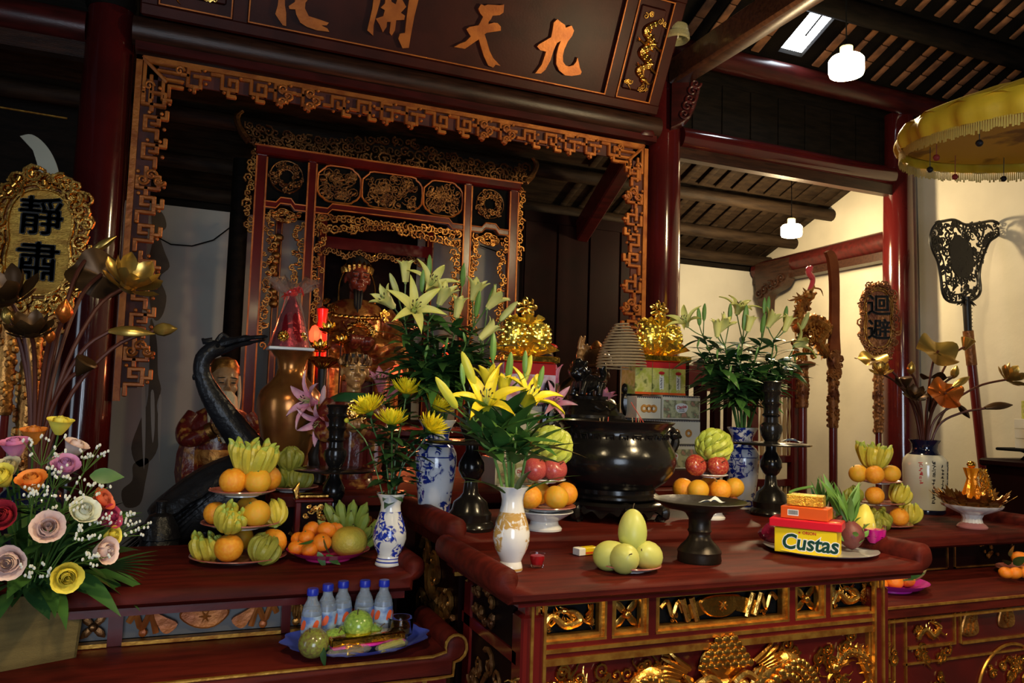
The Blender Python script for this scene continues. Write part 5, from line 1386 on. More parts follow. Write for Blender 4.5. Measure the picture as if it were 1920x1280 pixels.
# vase with brush writing
PCV = pos(1735, 3.06, RZ+.0005)
mat('ivory_ware', (.66, .64, .52), .15, coat=.6); mat('navy_glaze', (.006, .008, .028), .1, coat=.6)
t = thing('vase', 'ivory vase with columns of brush writing and a dark blue neck', 'vase', tuple(PCV))
MB().lathe([(.085, 0), (.095, .006), (.097, .02), (.103, .09), (.108, .17), (.110, .25), (.104, .285), (.084, .306)], 44).build('body', 'ivory_ware', t)
MB().lathe([(.086, .303), (.07, .315), (.062, .335), (.064, .362), (.076, .380), (.077, .384), (.070, .384), (.056, .36), (.05, .1), (.001, .09)], 40, caps=False).build('neck', 'navy_glaze', t)
MB().lathe([(.098, .0), (.100, .010), (.098, .022)], 44, caps=False).build('foot_band', 'navy_glaze', t)
rw = random.Random(21)
for ci, (ang_, top, bot) in enumerate(((-150, .26, .15), (-118, .27, .06), (-92, .25, .05), (-66, .27, .07), (-40, .26, .10), (-15, .25, .12))):
    wr_ = MB(); z = top
    while z > bot:
        for k in range(rw.randint(4, 6)):
            x0_, z0_ = rw.uniform(-.006, .006), rw.uniform(-.0075, .0075)
            if rw.random() < .5: a_, b_ = (x0_-.005, z0_), (x0_+.005, z0_+.001)
            else: a_, b_ = (x0_, z0_+.005), (x0_+rw.uniform(-.003, .003), z0_-.005)
            rr_ = .1005+.010*min(1, z/.24)
            pts = []
            for q in (a_, b_):
                aa = R(ang_)+q[0]/.108; pts.append((rr_*math.cos(aa), rr_*math.sin(aa), z+q[1]))
            wr_.tube(pts, .0019, 4)
        z -= .0185
    o = wr_.build('writing_column', 'print_red' if ci == 0 else 'print_black', t); o['kind'] = 'stuff'
# footed lotus bowl with gold leaves and tinsel tree
PLB = pos(1823, 2.60, RZ+.0005)
t = thing('lotus_bowl', 'white scalloped footed bowl edged with brown gold leaves', 'bowl', tuple(PLB))
mat('pink_foot', (.42, .16, .16), .25, coat=.4)
MB().lathe([(.064, 0), (.066, .006), (.058, .016), (.044, .026)], 36).build('foot_rim', 'pink_foot', t)
MB().lathe([(.045, .024), (.040, .045), (.048, .062), (.085, .078), (.122, .096), (.130, .108), (.127, .108), (.115, .098), (.05, .075), (.001, .072)], 64, caps=False, flute=16, famp=.02).build('bowl', 'porcelain', t)
mat('brown_foil', (.36, .17, .035), .28, .9, (.18, .07, .02), 16, bump=.4, bs=40)
bl_ = MB()
poly = [(0, 0), (.030, .02), (.022, .035), (.042, .055), (.024, .06), (.026, .085), (.010, .078), (0, .105), (-.010, .078), (-.026, .085), (-.024, .06), (-.042, .055), (-.022, .035), (-.030, .02)]
LM = MB().prism(poly, -.001, .001).mesh('foil_leaf', 'brown_foil')
for k in range(18):
    a = 2*PI*k/18; til = R(52 if k % 2 else 38)
    put('foil_leaf', LM, t, TR((.098*math.cos(a), .098*math.sin(a), .098), (0, 0, 0)) @ Matrix.Rotation(a-PI/2, 4, 'Z') @ Matrix.Rotation(-til, 4, 'X'))
mat('tinsel', (1., .72, .18), .2, 1.)
t = thing('tinsel_tree', 'small gold tinsel tree with orange wrap standing in the lotus bowl', 'decoration', (PLB.x, PLB.y, RZ+.076))
MB().lathe([(.03, 0), (.042, .02), (.040, .07), (.026, .12), (.018, .15), (.028, .185), (.032, .20)], 16, flute=8, famp=.12).build('wrap', mat('amber_wrap', (.72, .26, .01), .25, .5, bump=.6, bs=30), t)
MB().ell((0, 0, .215), (.020, .02, .018), 8, 6).build('rosette', 'gold_foil', t)
q = MB(); 
for k in range(900):
    u = k/900; a = k*2.4; r = .062*(1-u*.65); z = .03+.165*u
    x, y = r*math.cos(a)+.030, r*math.sin(a)-.02
    d = V((rw.uniform(-1, 1), rw.uniform(-1, 1), rw.uniform(-.6, .6))).normalized()*.012
    s_ = d.cross(V((0, 0, 1))).normalized()*.0016
    c_ = V((x, y, z)); q.add([tuple(c_-d-s_), tuple(c_-d+s_), tuple(c_+d+s_), tuple(c_+d-s_)], [(0, 1, 2, 3)])
o = q.build('tinsel', 'tinsel', t, smooth=False); o['kind'] = 'stuff'

# ---- brass floor vase with wrapped gift on top
mat('brass', (.42, .17, .04), .24, .7, (.28, .09, .025), 9, bump=.08, bs=20)
PBr = pos(535, 3.33, T3Z+.0005)
lathe_thing('vase', 'big brown brass vase under the wrapped gift', 'vase', PBr, [(.075, 0), (.08, .01), (.075, .03), (.088, .10), (.110, .20), (.128, .29), (.130, .33), (.118, .37), (.085, .405), (.060, .435), (.054, .465), (.060, .50), (.080, .525), (.086, .534), (.08, .535), (.05, .50), (.001, .45)], 'brass', 'body', 48)
zg = T3Z+.5365
t = thing('wrapped_gift', 'cellophane wrapped red and gold cone on the brass vase', 'gift', (PBr.x-.01, PBr.y, zg))
MB().rbox((0, 0, .006), (.178, .15, .012), .002).build('white_board', 'print_white', t)
MB().lathe([(.072, .012), (.068, .05), (.045, .14), (.022, .20), (.008, .23)], 20).build('red_cone', mat('foil_red', (.30, .012, .02), .25, .6, bump=.5, bs=35), t)
for k, (x, z, s) in enumerate(((-.036, .055, .024), (.036, .055, .024), (0, .105, .028))):
    f = MB()
    for i in range(14):
        a = i*2.4; f.ell((x+math.cos(a)*s*.6, -.062+.02*k-.006*(i % 2), z+math.sin(a)*s*.6), (s*.42, .006, s*.24), 6, 4, rot=(0, -a, 0))
    f.ell((x, -.07+.02*k, z), (.008, .006, .008), 6, 4).build('gold_flower', 'gold_bright', t)
mat('film', (.95, .93, .92), .1, trans=.94, ior=1.06, alpha=.55, bump=.4, bs=25)
def wrap(u, v):
    a = 2*PI*u
    r = (.088-.072*v**.8)*(1+.06*math.sin(7*a+3*v)) if v < .8 else (.0155+.075*((v-.8)/.2)**.9)*(1+.35*math.sin(9*a))
    z = .013+.275*v+(.02*math.sin(5*a) if v > .85 else 0)
    return (r*math.cos(a), r*math.sin(a)*.9, z)
MB().grid(wrap, 44, 20, closed_u=True).build('cellophane', 'film', t)
q = MB()
for k in range(9):
    a = k*.7; q.tube(cat([(0, 0, .235), (.03*math.cos(a), .02*math.sin(a)-.01, .245+.02*math.sin(k)), (.045*math.cos(a+.3), .025*math.sin(a), .232+.02*math.cos(k))], 3), [.008, .008, .007, .007, .006, .005, .003], 5, asp=.4)
q.ell((0, -.01, .24), (.02, .018, .018), 8, 6).build('ribbon_bow', mat('ribbon_red', (.70, .02, .012), .3, coat=.3), t)

# ---- boxes of biscuits and gold foil trees
mat('tin_pale', (.72, .69, .55), .35, coat=.2); mat('tin_picture', (.30, .33, .10), .4, 0, (.62, .58, .28), 30, c3=(.25, .2, .14), lo=.40, hi=.55)
mat('tin_scene', (.55, .55, .30), .4, 0, (.20, .22, .12), 34, c3=(.60, .30, .20), lo=.45, hi=.56)
mat('biscuit', (.62, .30, .06), .6, 0, (.45, .18, .03), 40); mat('tin_red', (.50, .02, .025), .3, coat=.3); mat('tin_dark', (.03, .025, .04), .4)
mat('pack_green', (.42, .46, .07), .35, 0, (.60, .58, .20), 26, c3=(.16, .20, .04), lo=.4, hi=.55, coat=.2)
def biscuit_box(p, L, H, D, label, style, group=None, rot=0.):
    t = thing('biscuit_box', label, 'box', tuple(p), (0, 0, rot), group)
    MB().rbox((0, 0, H/2), (L, D, H), .002).build('carton', 'tin_pale', t)
    y = -D/2-.0006
    # scalloped dark border
    q = MB(); n = int(L/.009)
    for i in range(n): q.ell((-L/2+L*(i+.5)/n, y, H-.006), (.0034, .0006, .0034), 6, 4)
    q.bx(-L/2, L/2, y-.0004, y, H-.004, H-.0005)
    q.build('scalloped_border', 'tin_dark', t)
    if style == 'name':
        MB().bx(-L*.47, L*.47, y-.0006, y, H*.06, H*.80).build('picture', 'tin_scene', t)
        MB().prism(cat([(-.030, .014), (-.032, -.004), (-.018, -.020), (.018, -.020), (.032, -.004), (.030, .014), (0, .022)], 4, True), y-.0014, y-.0006, TR((0, 0, H*.48))).build('badge', 'print_white', t)
        put('lettering', text_mesh('Danisa', 'print_red', .019, .0003, .0006, .2), t, TR((0, y-.0018, H*.52), (R(90), R(-8), 0)))
        put('lettering', text_mesh('BUTTER\nCOOKIES', 'print_black', .008, .0002, .0001), t, TR((0, y-.0018, H*.38), (R(90), 0, 0)))
    else:
        for k in range(3):
            x = (k-1)*L*.20+(L*.1 if style == 'right' else 0)
            q = MB(); q.tube([(x+math.cos(a)*.013, y-.001, H*.45+math.sin(a)*.013) for a in [2*PI*i/14 for i in range(15)]], .0055, 6)
            q.build('printed_cookie', 'biscuit', t)
    return t
# right stack behind the urn
PBx = pos(1232, 3.10, T3Z)
stn = thing('box_stand', 'low red stand under the biscuit boxes', 'stand', (PBx.x, PBx.y, T3Z+.0005))
MB().rbox((0, 0, .038), (.36, .20, .076), .004).build('plinth', 'lacquer', stn)
z = T3Z+.078
for i, (dx, L, H, st, d) in enumerate(((.02, .34, .110, 'name', 'lowest biscuit box of the stack behind the urn'), (.012, .32, .110, 'right', 'biscuit box with big ring cookies, second in the stack behind the urn'), (.00, .28, .108, 'name', 'butter cookie box with white name badge, directly under the tea packets'))):
    if i == 2:
        biscuit_box((PBx.x-.105, PBx.y-.01, z), .125, .100, .15, 'small ring cookie box directly under the tea packets', 'cookie')
        dx = .068
    biscuit_box((PBx.x+dx, PBx.y, z), L*(.73 if i == 2 else 1), H, .17, d, st)
    z += H+.0012
mat('pack_white', (.80, .80, .74), .4)
for k, dx in enumerate((-.125, -.035, .055)):
    t = thing('tea_packet', ('green and yellow tea packet standing beside the coil incense', 'middle green and yellow tea packet under the gold foil tree', 'green and yellow tea packet with white label, outermost under the gold foil tree')[k], 'packet', (PBx.x+dx, PBx.y-.01, z), (0, 0, 0))
    MB().rbox((0, 0, .074), (.087, .12, .148), .002).build('carton', 'pack_green', t)
    MB().bx(-.0437, .0437, -.0608, -.0602, .120, .148).build('red_band', 'tin_red', t)
    MB().bx(-.0437, .0437, -.0608, -.0602, .0, .010).build('red_band', 'box_orange', t)
    if k:
        MB().prism(cat([(-.010, 0), (0, .004), (.010, 0), (.011, .035), (.010, .062), (0, .058), (-.011, .064)], 3, True), -.0616, -.0608, TR((.004, 0, .024))).build('white_label', 'pack_white', t)
        MB().ell((.004, -.061, .098), (.017, .001, .008), 12, 4).build('brand_oval', 'tin_red', t)
        q = MB()
        for s_ in range(3):
            q.tube(cat([(-.004, -.0622, .076-.016*s_), (.006, -.0622, .072-.016*s_), (-.002, -.0622, .064-.016*s_), (.007, -.0622, .064-.016*s_)], 3), .0012, 4)
        o = q.build('brush_mark', 'print_black', t); o['kind'] = 'stuff'
z += .1495
mat('foil_yellow', (1.0, .74, .13), .24, .9, bump=.6, bs=22)
def foil_tree(p, label, s=1., seed=0):
    t = thing('gold_foil_tree', label, 'decoration', tuple(p), s=s)
    rd = random.Random(seed)
    MB().rbox((0, 0, .014), (.24, .16, .027), .004).build('foil_tray', 'gold_foil', t)
    def ruff(r0, r1, z0, z1, n, am):
        def fn(u, v):
            a = 2*PI*u; r = r0+(r1-r0)*v+am*v*math.sin(n*a)+.3*am*math.sin(2.7*n*a)
            return (r*math.cos(a), r*.72*math.sin(a), z0+(z1-z0)*v+am*.8*math.cos(n*a+1)*v)
        return MB().grid(fn, 72, 5, closed_u=True)
    for k, (a, b, c, d, n, am) in enumerate(((.05, .128, .030, .066, 9, .018), (.05, .105, .05, .10, 8, .014), (.03, .075, .15, .185, 8, .012))): ruff(a, b, c, d, n, am).build('foil_ruff', 'foil_yellow', t)
    for x in (-.052, .05):
        q = MB().lathe([(.03, .05), (.046, .08), (.048, .12), (.036, .155), (.012, .17)], 14)
        for i in range(44):
            a = i*2.4; zz = .06+.10*i/44; r = .049*math.sin(PI*(zz-.02)/.165)**.6
            q.ell((r*math.cos(a), r*math.sin(a), zz), .0085, 5, 4)
        q.build('foil_pineapple', 'foil_yellow', t, TR((x, -.02, 0)))
    q = MB()
    for k in range(7):
        a = k*2*PI/7; q.ell((math.cos(a)*.026, -.01+.006*(k % 2), .225+math.sin(a)*.022), (.022, .006, .014), 7, 5, rot=(0, -a, 0))
    q.tube([(0, 0, .15), (0, -.005, .225)], .006, 6).ell((0, -.014, .225), .010, 6, 5).build('foil_bow', 'gold_bright', t)
    q = MB()
    for k in range(260):
        a = rd.uniform(0, 6.28); r = rd.uniform(.03, .11); zz = .04+.14*rd.random()**1.2
        c_ = V((r*math.cos(a), r*.75*math.sin(a), zz)); d = V((rd.uniform(-1, 1), rd.uniform(-1, 1), rd.uniform(-.2, 1))).normalized()*rd.uniform(.008, .018); s_ = d.orthogonal().normalized()*.005
        q.add([tuple(c_-d), tuple(c_+s_), tuple(c_+d), tuple(c_-s_)], [(0, 1, 2, 3)])
    o = q.build('foil_flakes', 'foil_yellow', t, smooth=False); o['kind'] = 'stuff'
    return t
foil_tree((PBx.x-.010, PBx.y, z), 'gold foil tree of two pineapples on the tea packets', 1.08, 1)
# red and gold picture stand behind the stack
t = thing('picture_stand', 'red panel with gold fret border behind the biscuit boxes', 'panel', (PBx.x+.17, PBx.y+.13, T3Z+.0005))
MB().bx(-.05, .05, 0, .015, 0, .40).build('panel', 'tin_red', t)
q = MB()
for k in range(26): q.rbox((.038+.008*(k % 2), -.004, .02+.0148*k), (.012, .008, .009), .002)
q.bx(-.05, .05, -.006, 0, .388, .398).build('gold_border', 'gold', t)
# left stack behind the big lilies
PBy = pos(972, 3.22, T3Z)
z = T3Z+.0005
for i, (dx, H, st, d) in enumerate(((-.02, .115, 'name', 'biscuit box at the bottom of the stack behind the front lilies'), (.0, .115, 'right', 'pale biscuit box, second in the stack behind the front lilies'), (.0, .115, 'cookie', 'third biscuit box in the stack behind the front lilies'))):
    biscuit_box((PBy.x+dx, PBy.y, z), .25, H, .17, d, st); z += H+.0012
t = thing('candy_pack', 'pink and white candy pack in the stack behind the front lilies', 'packet', (PBy.x+.01, PBy.y, z))
MB().rbox((0, 0, .09), (.25, .14, .18), .003).build('carton', mat('pack_pink', (.72, .55, .66), .4, 0, (.60, .20, .25), 18, lo=.45, hi=.6), t)
MB().bx(-.124, .124, -.0708, -.0702, .13, .18).build('red_band', 'tin_red', t)
z += .1815
foil_tree((PBy.x+.01, PBy.y, z), 'gold foil tree behind the tall lilies', 1.12, 5)
t = thing('wrapped_hamper', 'big cellophane wrapped red hamper beside the lion burner', 'gift', (PBy.x+.165, PBy.y+.10, T3Z+.0005))
def hw(u, v):
    a = 2*PI*u; r = (.10-.085*v**2.2)*(1+.05*math.sin(6*a+4*v)); return (r*math.cos(a), r*math.sin(a), .015+.62*v)
MB().grid(hw, 36, 16, closed_u=True).build('cellophane', 'film', t)
MB().lathe([(.085, 0), (.09, .01), (.08, .10), (.075, .30), (.05, .45), (.012, .55)], 18).build('contents', mat('hamper_red', (.50, .06, .05), .35, .2, (.70, .45, .20), 22, bump=.4, bs=30), t)
q = MB()
for k in range(8): a = k*.8; q.ell((math.cos(a)*.03, math.sin(a)*.03, .61+.012*(k % 3)), (.026, .012, .010), 6, 4, rot=(.3, .3, a))
q.build('ribbon_bow', 'ribbon_red', t)

# ---- right wall console with its own stack
PR = at(1905, 862, y=3.55)
t = thing('console', 'dark carved console table at the wall, stacked with boxes', 'table', (PR.x+.16, PR.y, 0))
zt2 = PR.z
MB().rbox((0, 0, zt2-.025), (.50, .40, .05), .012).build('top', 'lacquer_dark', t)
MB().bx(-.20, .22, -.16, .18, .02, zt2-.05).build('body', 'lacquer_dark', t)
leafscroll(MB(), .40, .26, rd, 22, .008, -.165, 0, zt2-.2).build('carving', 'gold_dark', t)
MB().rbox((.02, 0, zt2+.065), (.34, .30, .02), .005).build('tray_top', 'black', t)
MB().lathe([(.07, zt2), (.05, zt2+.02), (.04, zt2+.04), (.08, zt2+.056)], 18).build('tray_foot', 'black', t)
z = zt2+.0755
for k in range(3):
    biscuit_box((PR.x+.17-.01*k, PR.y-.05, z), .24-.015*k, .064, .18, ('lowest', 'middle', 'upper')[k]+' biscuit box on the wall console', ('cookie', 'right', 'name')[k]); z += .0655
t = thing('tea_packet', 'green and yellow tea packet on top of the wall console stack', 'packet', (PR.x+.17, PR.y-.05, z))
MB().rbox((0, 0, .06), (.19, .12, .12), .002).build('carton', 'pack_green', t); MB().bx(-.095, .095, -.0608, -.0602, .095, .12).build('red_band', 'tin_red', t)
p = pos(1886, 3.30, zt2+.0005)
lathe_thing('candlestick', 'small black candlestick on the wall console', 'candlestick', (PR.x-.03, PR.y-.13, zt2+.0005), [(.035, 0), (.03, .015), (.012, .03), (.022, .05), (.012, .075), (.012, .11), (.022, .125), (.012, .15), (.016, .185), (.03, .20), (.001, .2)], 'black', 'turned_stem', 18)

# ================================================================ FLOWERS
mat('lily_pale', (.84, .78, .26), .45, 0, (.72, .70, .16), 9, sss=.1); mat('lily_yellow', (.86, .70, .035), .42, 0, (.78, .60, .02), 9, sss=.1)
mat('lily_pink', (.80, .20, .34), .42, 0, (.84, .50, .56), 14, sss=.1); mat('bud_pale', (.50, .56, .17), .45, 0, (.60, .58, .24), 12)
mat('bud_green', (.14, .30, .06), .42, 0, (.22, .38, .09), 10); mat('bud_yellow', (.55, .56, .05), .42, 0, (.66, .58, .04), 10); mat('bud_pink', (.62, .40, .42), .4)
mat('stamen', (.05, .02, .01), .6); mat('filament', (.40, .50, .15), .5); mat('stalk', (.07, .16, .035), .45); mat('stalk_light', (.16, .30, .06), .45)
def petal_mesh(L, W, m, flare, cup, name='petal', recurve=.0, nv=9):
    def fn(u, v):
        w = W*(.16+.84*math.sin(PI*min(1, v*.86+.10))**.9)*(1-.9*max(0, v-.86)/.14*.8)
        x = (u-.5)*w
        r = .012+L*(flare*v*v+.10*v)+recurve*L*max(0, v-.6)**2
        z = L*v*(1-.35*flare*v)-recurve*L*1.4*max(0, v-.68)**2
        k = cup*(abs(u-.5)*2)**2*W*.30
        return (x, r-k*(1-flare*.6)-.0, z+(k*.5 if flare > .4 else 0))
    return MB().grid(fn, 5, nv).mesh(name, m, ang=80)
PET = {}
for c in ('pale', 'yellow', 'pink'):
    PET[c, 'open'] = petal_mesh(.092, .034, 'lily_'+c, .78, 1., recurve=.75); PET[c, 'half'] = petal_mesh(.090, .034, 'lily_'+c, .26, .9, recurve=.25); PET[c, 'shut'] = petal_mesh(.092, .028, 'lily_'+c, .05, .8, recurve=.9)
cen = MB()
for k in range(6):
    a = k*PI/3+.3; d = V((math.cos(a)*.25, math.sin(a)*.25, 1)).normalized()
    cen.mi = 0; cen.tube([(0, 0, .005), tuple(d*.055)], [.0013, .0010], 4)
    cen.mi = 1; cen.ell(tuple(d*.058), (.0022, .0022, .0062), 5, 4, rot=(.5, .4, a))
cen.mi = 0; cen.tube([(0, 0, .0), (0, 0, .066)], [.002, .0018], 5); cen.ell((0, 0, .067), (.0035, .0035, .0025), 6, 4)
cen.lathe([(.004, -.008), (.009, .004), (.006, .016)], 8)
CEN = cen.mesh('bloom', ['filament', 'stamen'])
def budm(m, L=.085, r=.0115):
    return MB().lathe([(r*.35, 0), (r*.8, L*.12), (r, L*.42), (r*.86, L*.72), (r*.42, L*.93), (.0008, L)], 9, flute=3, famp=.06).mesh('bud', m)
BUD = {'budg': budm('bud_green', .070, .0088), 'budp': budm('bud_pale'), 'budy': budm('bud_yellow', .088, .0115), 'budk': budm('bud_pink')}
def lily_head(par, kind, c, M):
    if kind.startswith('bud'): return put('bud', BUD[kind], par, M)
    b = put('bloom', CEN, par, M)
    for k in range(6):
        put('petal', PET[c, kind], b, TR((0, 0, 0), (0, 0, k*PI/3+(.0 if k % 2 else .06)), (1, 1, 1) if k % 2 else (.86, 1, .98)))
    return b
LVM = {'dark': (LF['lily'], LF['long'], LF['lily_l']), 'light': (LF['lilyl3'], LF['lily_l'], LF['big'])}
def lily_stem(label, base, heads, c, leaves, group, lv='dark', seed=0, stalk='stalk', y=None, bow=.03, l0=.0, ls=1.):
    if lv == 'dark': leaves = int(leaves*2.0)
    """heads: (px, py, depth y, kind, facing, size)"""
    rd = random.Random(seed); base = V(base)
    t = thing('lily_stem', label, 'lily', tuple(base), group=group)
    H = [(at(h[0], h[1], y=h[2])-base, h[3], V(h[4]).normalized(), h[5] if len(h) > 5 else 1.) for h in heads]
    foot = []
    for p, k, d, s in H: foot.append(p-d*.045*s)
    av = V((0, 0, 0))
    for f in foot: av += f
    av /= len(foot); node = V((av.x*.86, av.y*.86, min(f.z for f in foot)-.035)) if len(foot) > 1 else foot[0]*.93
    side = V((rd.uniform(-1, 1), rd.uniform(-1, 1), 0))*bow
    pts = cat([(0, 0, -.10), tuple(node*.35+side*.6+V((0, 0, .02))), tuple(node*.7+side*.5), tuple(node)], 5)
    MB().tube(pts, [.0042*(1-.35*i/len(pts)) for i in range(len(pts))], 6).build('stem', stalk, t)
    for (p, k, d, s), f in zip(H, foot):
        if len(foot) > 1 or k.startswith('bud'):
            MB().tube(cat([tuple(node), tuple((node+f)/2+V((0, 0, -.004))), tuple(f)], 3), .0024, 5).build('pedicel', stalk, t)
        lily_head(t, k, c, along(f, d, rd.uniform(0, 6), s))
    lm = LVM[lv]
    for i in range(leaves):
        u = l0+(1-l0)*(i+rd.random()*.6)/leaves; q = pts[min(len(pts)-1, int(5+u*(len(pts)-6)))]
        a = i*2.4+seed; el = rd.uniform(-.15, .75) if lv == 'dark' else rd.uniform(.2, 1.5)
        put('leaf', lm[rd.randrange(3)], t, along(q, (math.cos(a), math.sin(a), el), rd.uniform(-.3, .3), ls*rd.uniform(.9, 1.35)))
    return t
up = (0, 0, 1)
# ---- tall pale lilies in the large vase beside the bell based candlestick
B = (PVL.x, PVL.y, T2Z+.33)
G = 'tall pale lilies behind the chrysanthemums'
lily_stem('pale lily stem leaning toward the seated statue with a closed trumpet on top', B, [(760, 505, 2.62, 'shut', (-.1, -.2, 1), .95), (722, 560, 2.60, 'half', (-.8, -.4, .55)), (738, 532, 2.66, 'budp', (-.45, -.1, 1), 1.)], 'pale', 16, G, seed=1)
lily_stem('pale lily stem with an open bloom below two green buds', B, [(812, 525, 2.60, 'open', (.15, -.75, .7), 1.0), (805, 492, 2.66, 'budg', (0, 0, 1), 1.15), (793, 520, 2.58, 'budg', (0, -.1, 1), 1.1)], 'pale', 18, G, seed=2)
lily_stem('lily stem with a wide open yellow bloom turned to the front', B, [(780, 572, 2.50, 'open', (-.1, -1, .35), 1.05), (833, 548, 2.52, 'half', (.25, -.5, .9), 1.)], 'pale', 18, G, seed=3)
lily_stem('pale lily stem with a half closed bloom and one green bud', B, [(860, 572, 2.55, 'shut', (.05, -.3, 1), .95), (869, 508, 2.62, 'budg', (.05, 0, 1), 1.2)], 'pale', 16, G, seed=4)
lily_stem('pale lily stem with a half open bloom and two dark buds', B, [(893, 540, 2.62, 'half', (.15, -.4, 1), 1.), (897, 562, 2.56, 'budg', (.1, -.1, 1), 1.3), (925, 545, 2.6, 'budg', (.35, 0, 1), 1.1)], 'pale', 16, G, seed=5)
lily_stem('pale lily stem bending toward the gold foil tree with long buds', B, [(930, 560, 2.58, 'half', (.6, -.4, .8), 1.), (955, 582, 2.60, 'budp', (.75, -.1, .9), 1.15), (918, 618, 2.52, 'shut', (.75, -.3, .8), 1.)], 'pale', 18, G, seed=6)
for k, (px, py, yy) in enumerate(((765, 640, 2.58), (800, 655, 2.48), (838, 640, 2.50), (870, 630, 2.52), (750, 690, 2.56), (905, 650, 2.58))):
    lily_stem('leafy lily stem filling out the tall bouquet', B, [(px, py, yy, 'budg', (rf.uniform(-.4, .4), -.2, 1), .6)], 'pale', 20, 'leafy stems in the tall bouquet', seed=30+k, ls=1.1)
# ---- lilies in the large vase behind the red apples
B = (PVR.x, PVR.y, T2Z+.325)
G = 'pale lilies behind the red apples'
lily_stem('pale lily stem spreading toward the gold foil pineapples', B, [(1283, 598, 2.66, 'open', (-.7, -.4, .8), .85), (1310, 588, 2.70, 'budg', (-.1, 0, 1), 1.1), (1321, 580, 2.68, 'budg', (.05, 0, 1), 1.05)], 'pale', 14, G, seed=11)
lily_stem('pale lily stem with two trumpets side by side', B, [(1345, 612, 2.60, 'shut', (-.15, -.2, 1), .9), (1360, 606, 2.58, 'half', (.3, -.6, .8), .9), (1369, 580, 2.62, 'budg', (.05, 0, 1), 1.05)], 'pale', 15, G, seed=12)
lily_stem('pale lily stem with an upturned open bloom at the top', B, [(1387, 572, 2.66, 'open', (0, -.5, 1), .9), (1398, 588, 2.58, 'budg', (.05, -.1, 1), 1.5), (1406, 604, 2.56, 'shut', (.15, -.2, 1), .85)], 'pale', 15, G, seed=13)
lily_stem('lily stem with a pair of green buds high up', B, [(1433, 568, 2.66, 'budg', (.05, 0, 1), 1.), (1441, 566, 2.70, 'budg', (.1, 0, 1), 1.05), (1432, 600, 2.60, 'budg', (.1, -.1, 1), 1.2)], 'pale', 15, G, seed=14)
lily_stem('pale lily stem with a half open bloom near the candlestick', B, [(1449, 596, 2.62, 'half', (.3, -.4, .9), .95), (1474, 585, 2.66, 'budg', (.15, 0, 1), 1.15), (1477, 604, 2.6, 'shut', (.3, -.2, 1), .9)], 'pale', 15, G, seed=15)
lily_stem('lily stem with an open yellow bloom facing the dragon pole', B, [(1510, 600, 2.70, 'budp', (.55, 0, 1), 1.1), (1507, 640, 2.60, 'open', (.65, -.6, .45), .95)], 'pale', 15, G, seed=16)
for k, (px, py, yy) in enumerate(((1310, 640, 2.64), (1345, 660, 2.55), (1385, 650, 2.54), (1420, 655, 2.55), (1455, 650, 2.60), (1490, 670, 2.66), (1370, 690, 2.52), (1410, 700, 2.52))):
    lily_stem('leafy lily stem filling out the bouquet behind the red apples', B, [(px, py, yy, 'budg', (rf.uniform(-.4, .4), -.2, 1), .5)], 'pale', 20, 'leafy stems behind the red apples', seed=50+k, ls=1.05)
# ---- front lilies
B = (PW.x, PW.y, TZ+.205)
G = 'bright lilies in the white and gold vase'
lily_stem('bright yellow lily with wide open bloom facing the chrysanthemums', B, [(912, 742, 1.90, 'open', (-.25, -.7, .75), 1.05), (836, 735, 1.86, 'budy', (-.65, -.1, .8), 1.1), (866, 695, 1.92, 'budg', (-.15, 0, 1), .8)], 'yellow', 9, G, 'light', 21, 'stalk_light')
lily_stem('bright yellow lily with wide open bloom leaning toward the urn', B, [(1000, 735, 1.94, 'open', (.35, -.55, .8), 1.05), (985, 672, 1.98, 'budg', (.0, 0, 1), .9), (1016, 700, 1.97, 'budg', (.2, 0, 1), .9)], 'yellow', 9, G, 'light', 22, 'stalk_light')
lily_stem('bright yellow lily with a trumpet behind the wide bloom', B, [(917, 705, 1.98, 'half', (-.15, .1, 1), .9), (878, 690, 1.94, 'budy', (-.45, 0, 1), 1.1)], 'yellow', 8, G, 'light', 23, 'stalk_light')
lily_stem('bright lily stem with green buds standing highest', B, [(925, 642, 2.0, 'budg', (0, 0, 1), 1.1), (956, 680, 1.96, 'budg', (.05, -.1, 1), 1.2)], 'yellow', 9, G, 'light', 24, 'stalk_light')
lily_stem('bright lily stem with a half open yellow bud in the middle', B, [(945, 722, 1.93, 'shut', (.05, -.2, 1), .85), (990, 690, 2.0, 'budy', (.25, 0, 1), .9)], 'yellow', 8, G, 'light', 25, 'stalk_light')
for k, (px, py, yy) in enumerate(((925, 800, 1.86), (968, 805, 1.87), (990, 790, 1.93), (905, 795, 1.92))):
    lily_stem('leafy green stem in the white and gold vase', B, [(px, py, yy, 'budg', (rf.uniform(-.3, .3), -.2, 1), .3)], 'yellow', 9, 'leafy stems in the white and gold vase', 'light', 60+k, 'stalk_light')
strap = leafmesh(.17, .022, 'leaf_mid', .38, .25, 10)
for k, (a, el, s) in enumerate(((3.6, .7, 1.), (5.6, .9, .95), (4.6, 1.2, .9), (.2, .6, .95), (2.8, .8, .8))):
    tag(put('strap_leaf', strap, None, along((PW.x+.02*math.cos(a), PW.y+.02*math.sin(a), TZ+.19), (math.cos(a), math.sin(a), el), PI/2 if False else 0, s)), 'long strap leaf arching out of the white and gold vase', 'leaf', 'strap leaves in the white and gold vase')
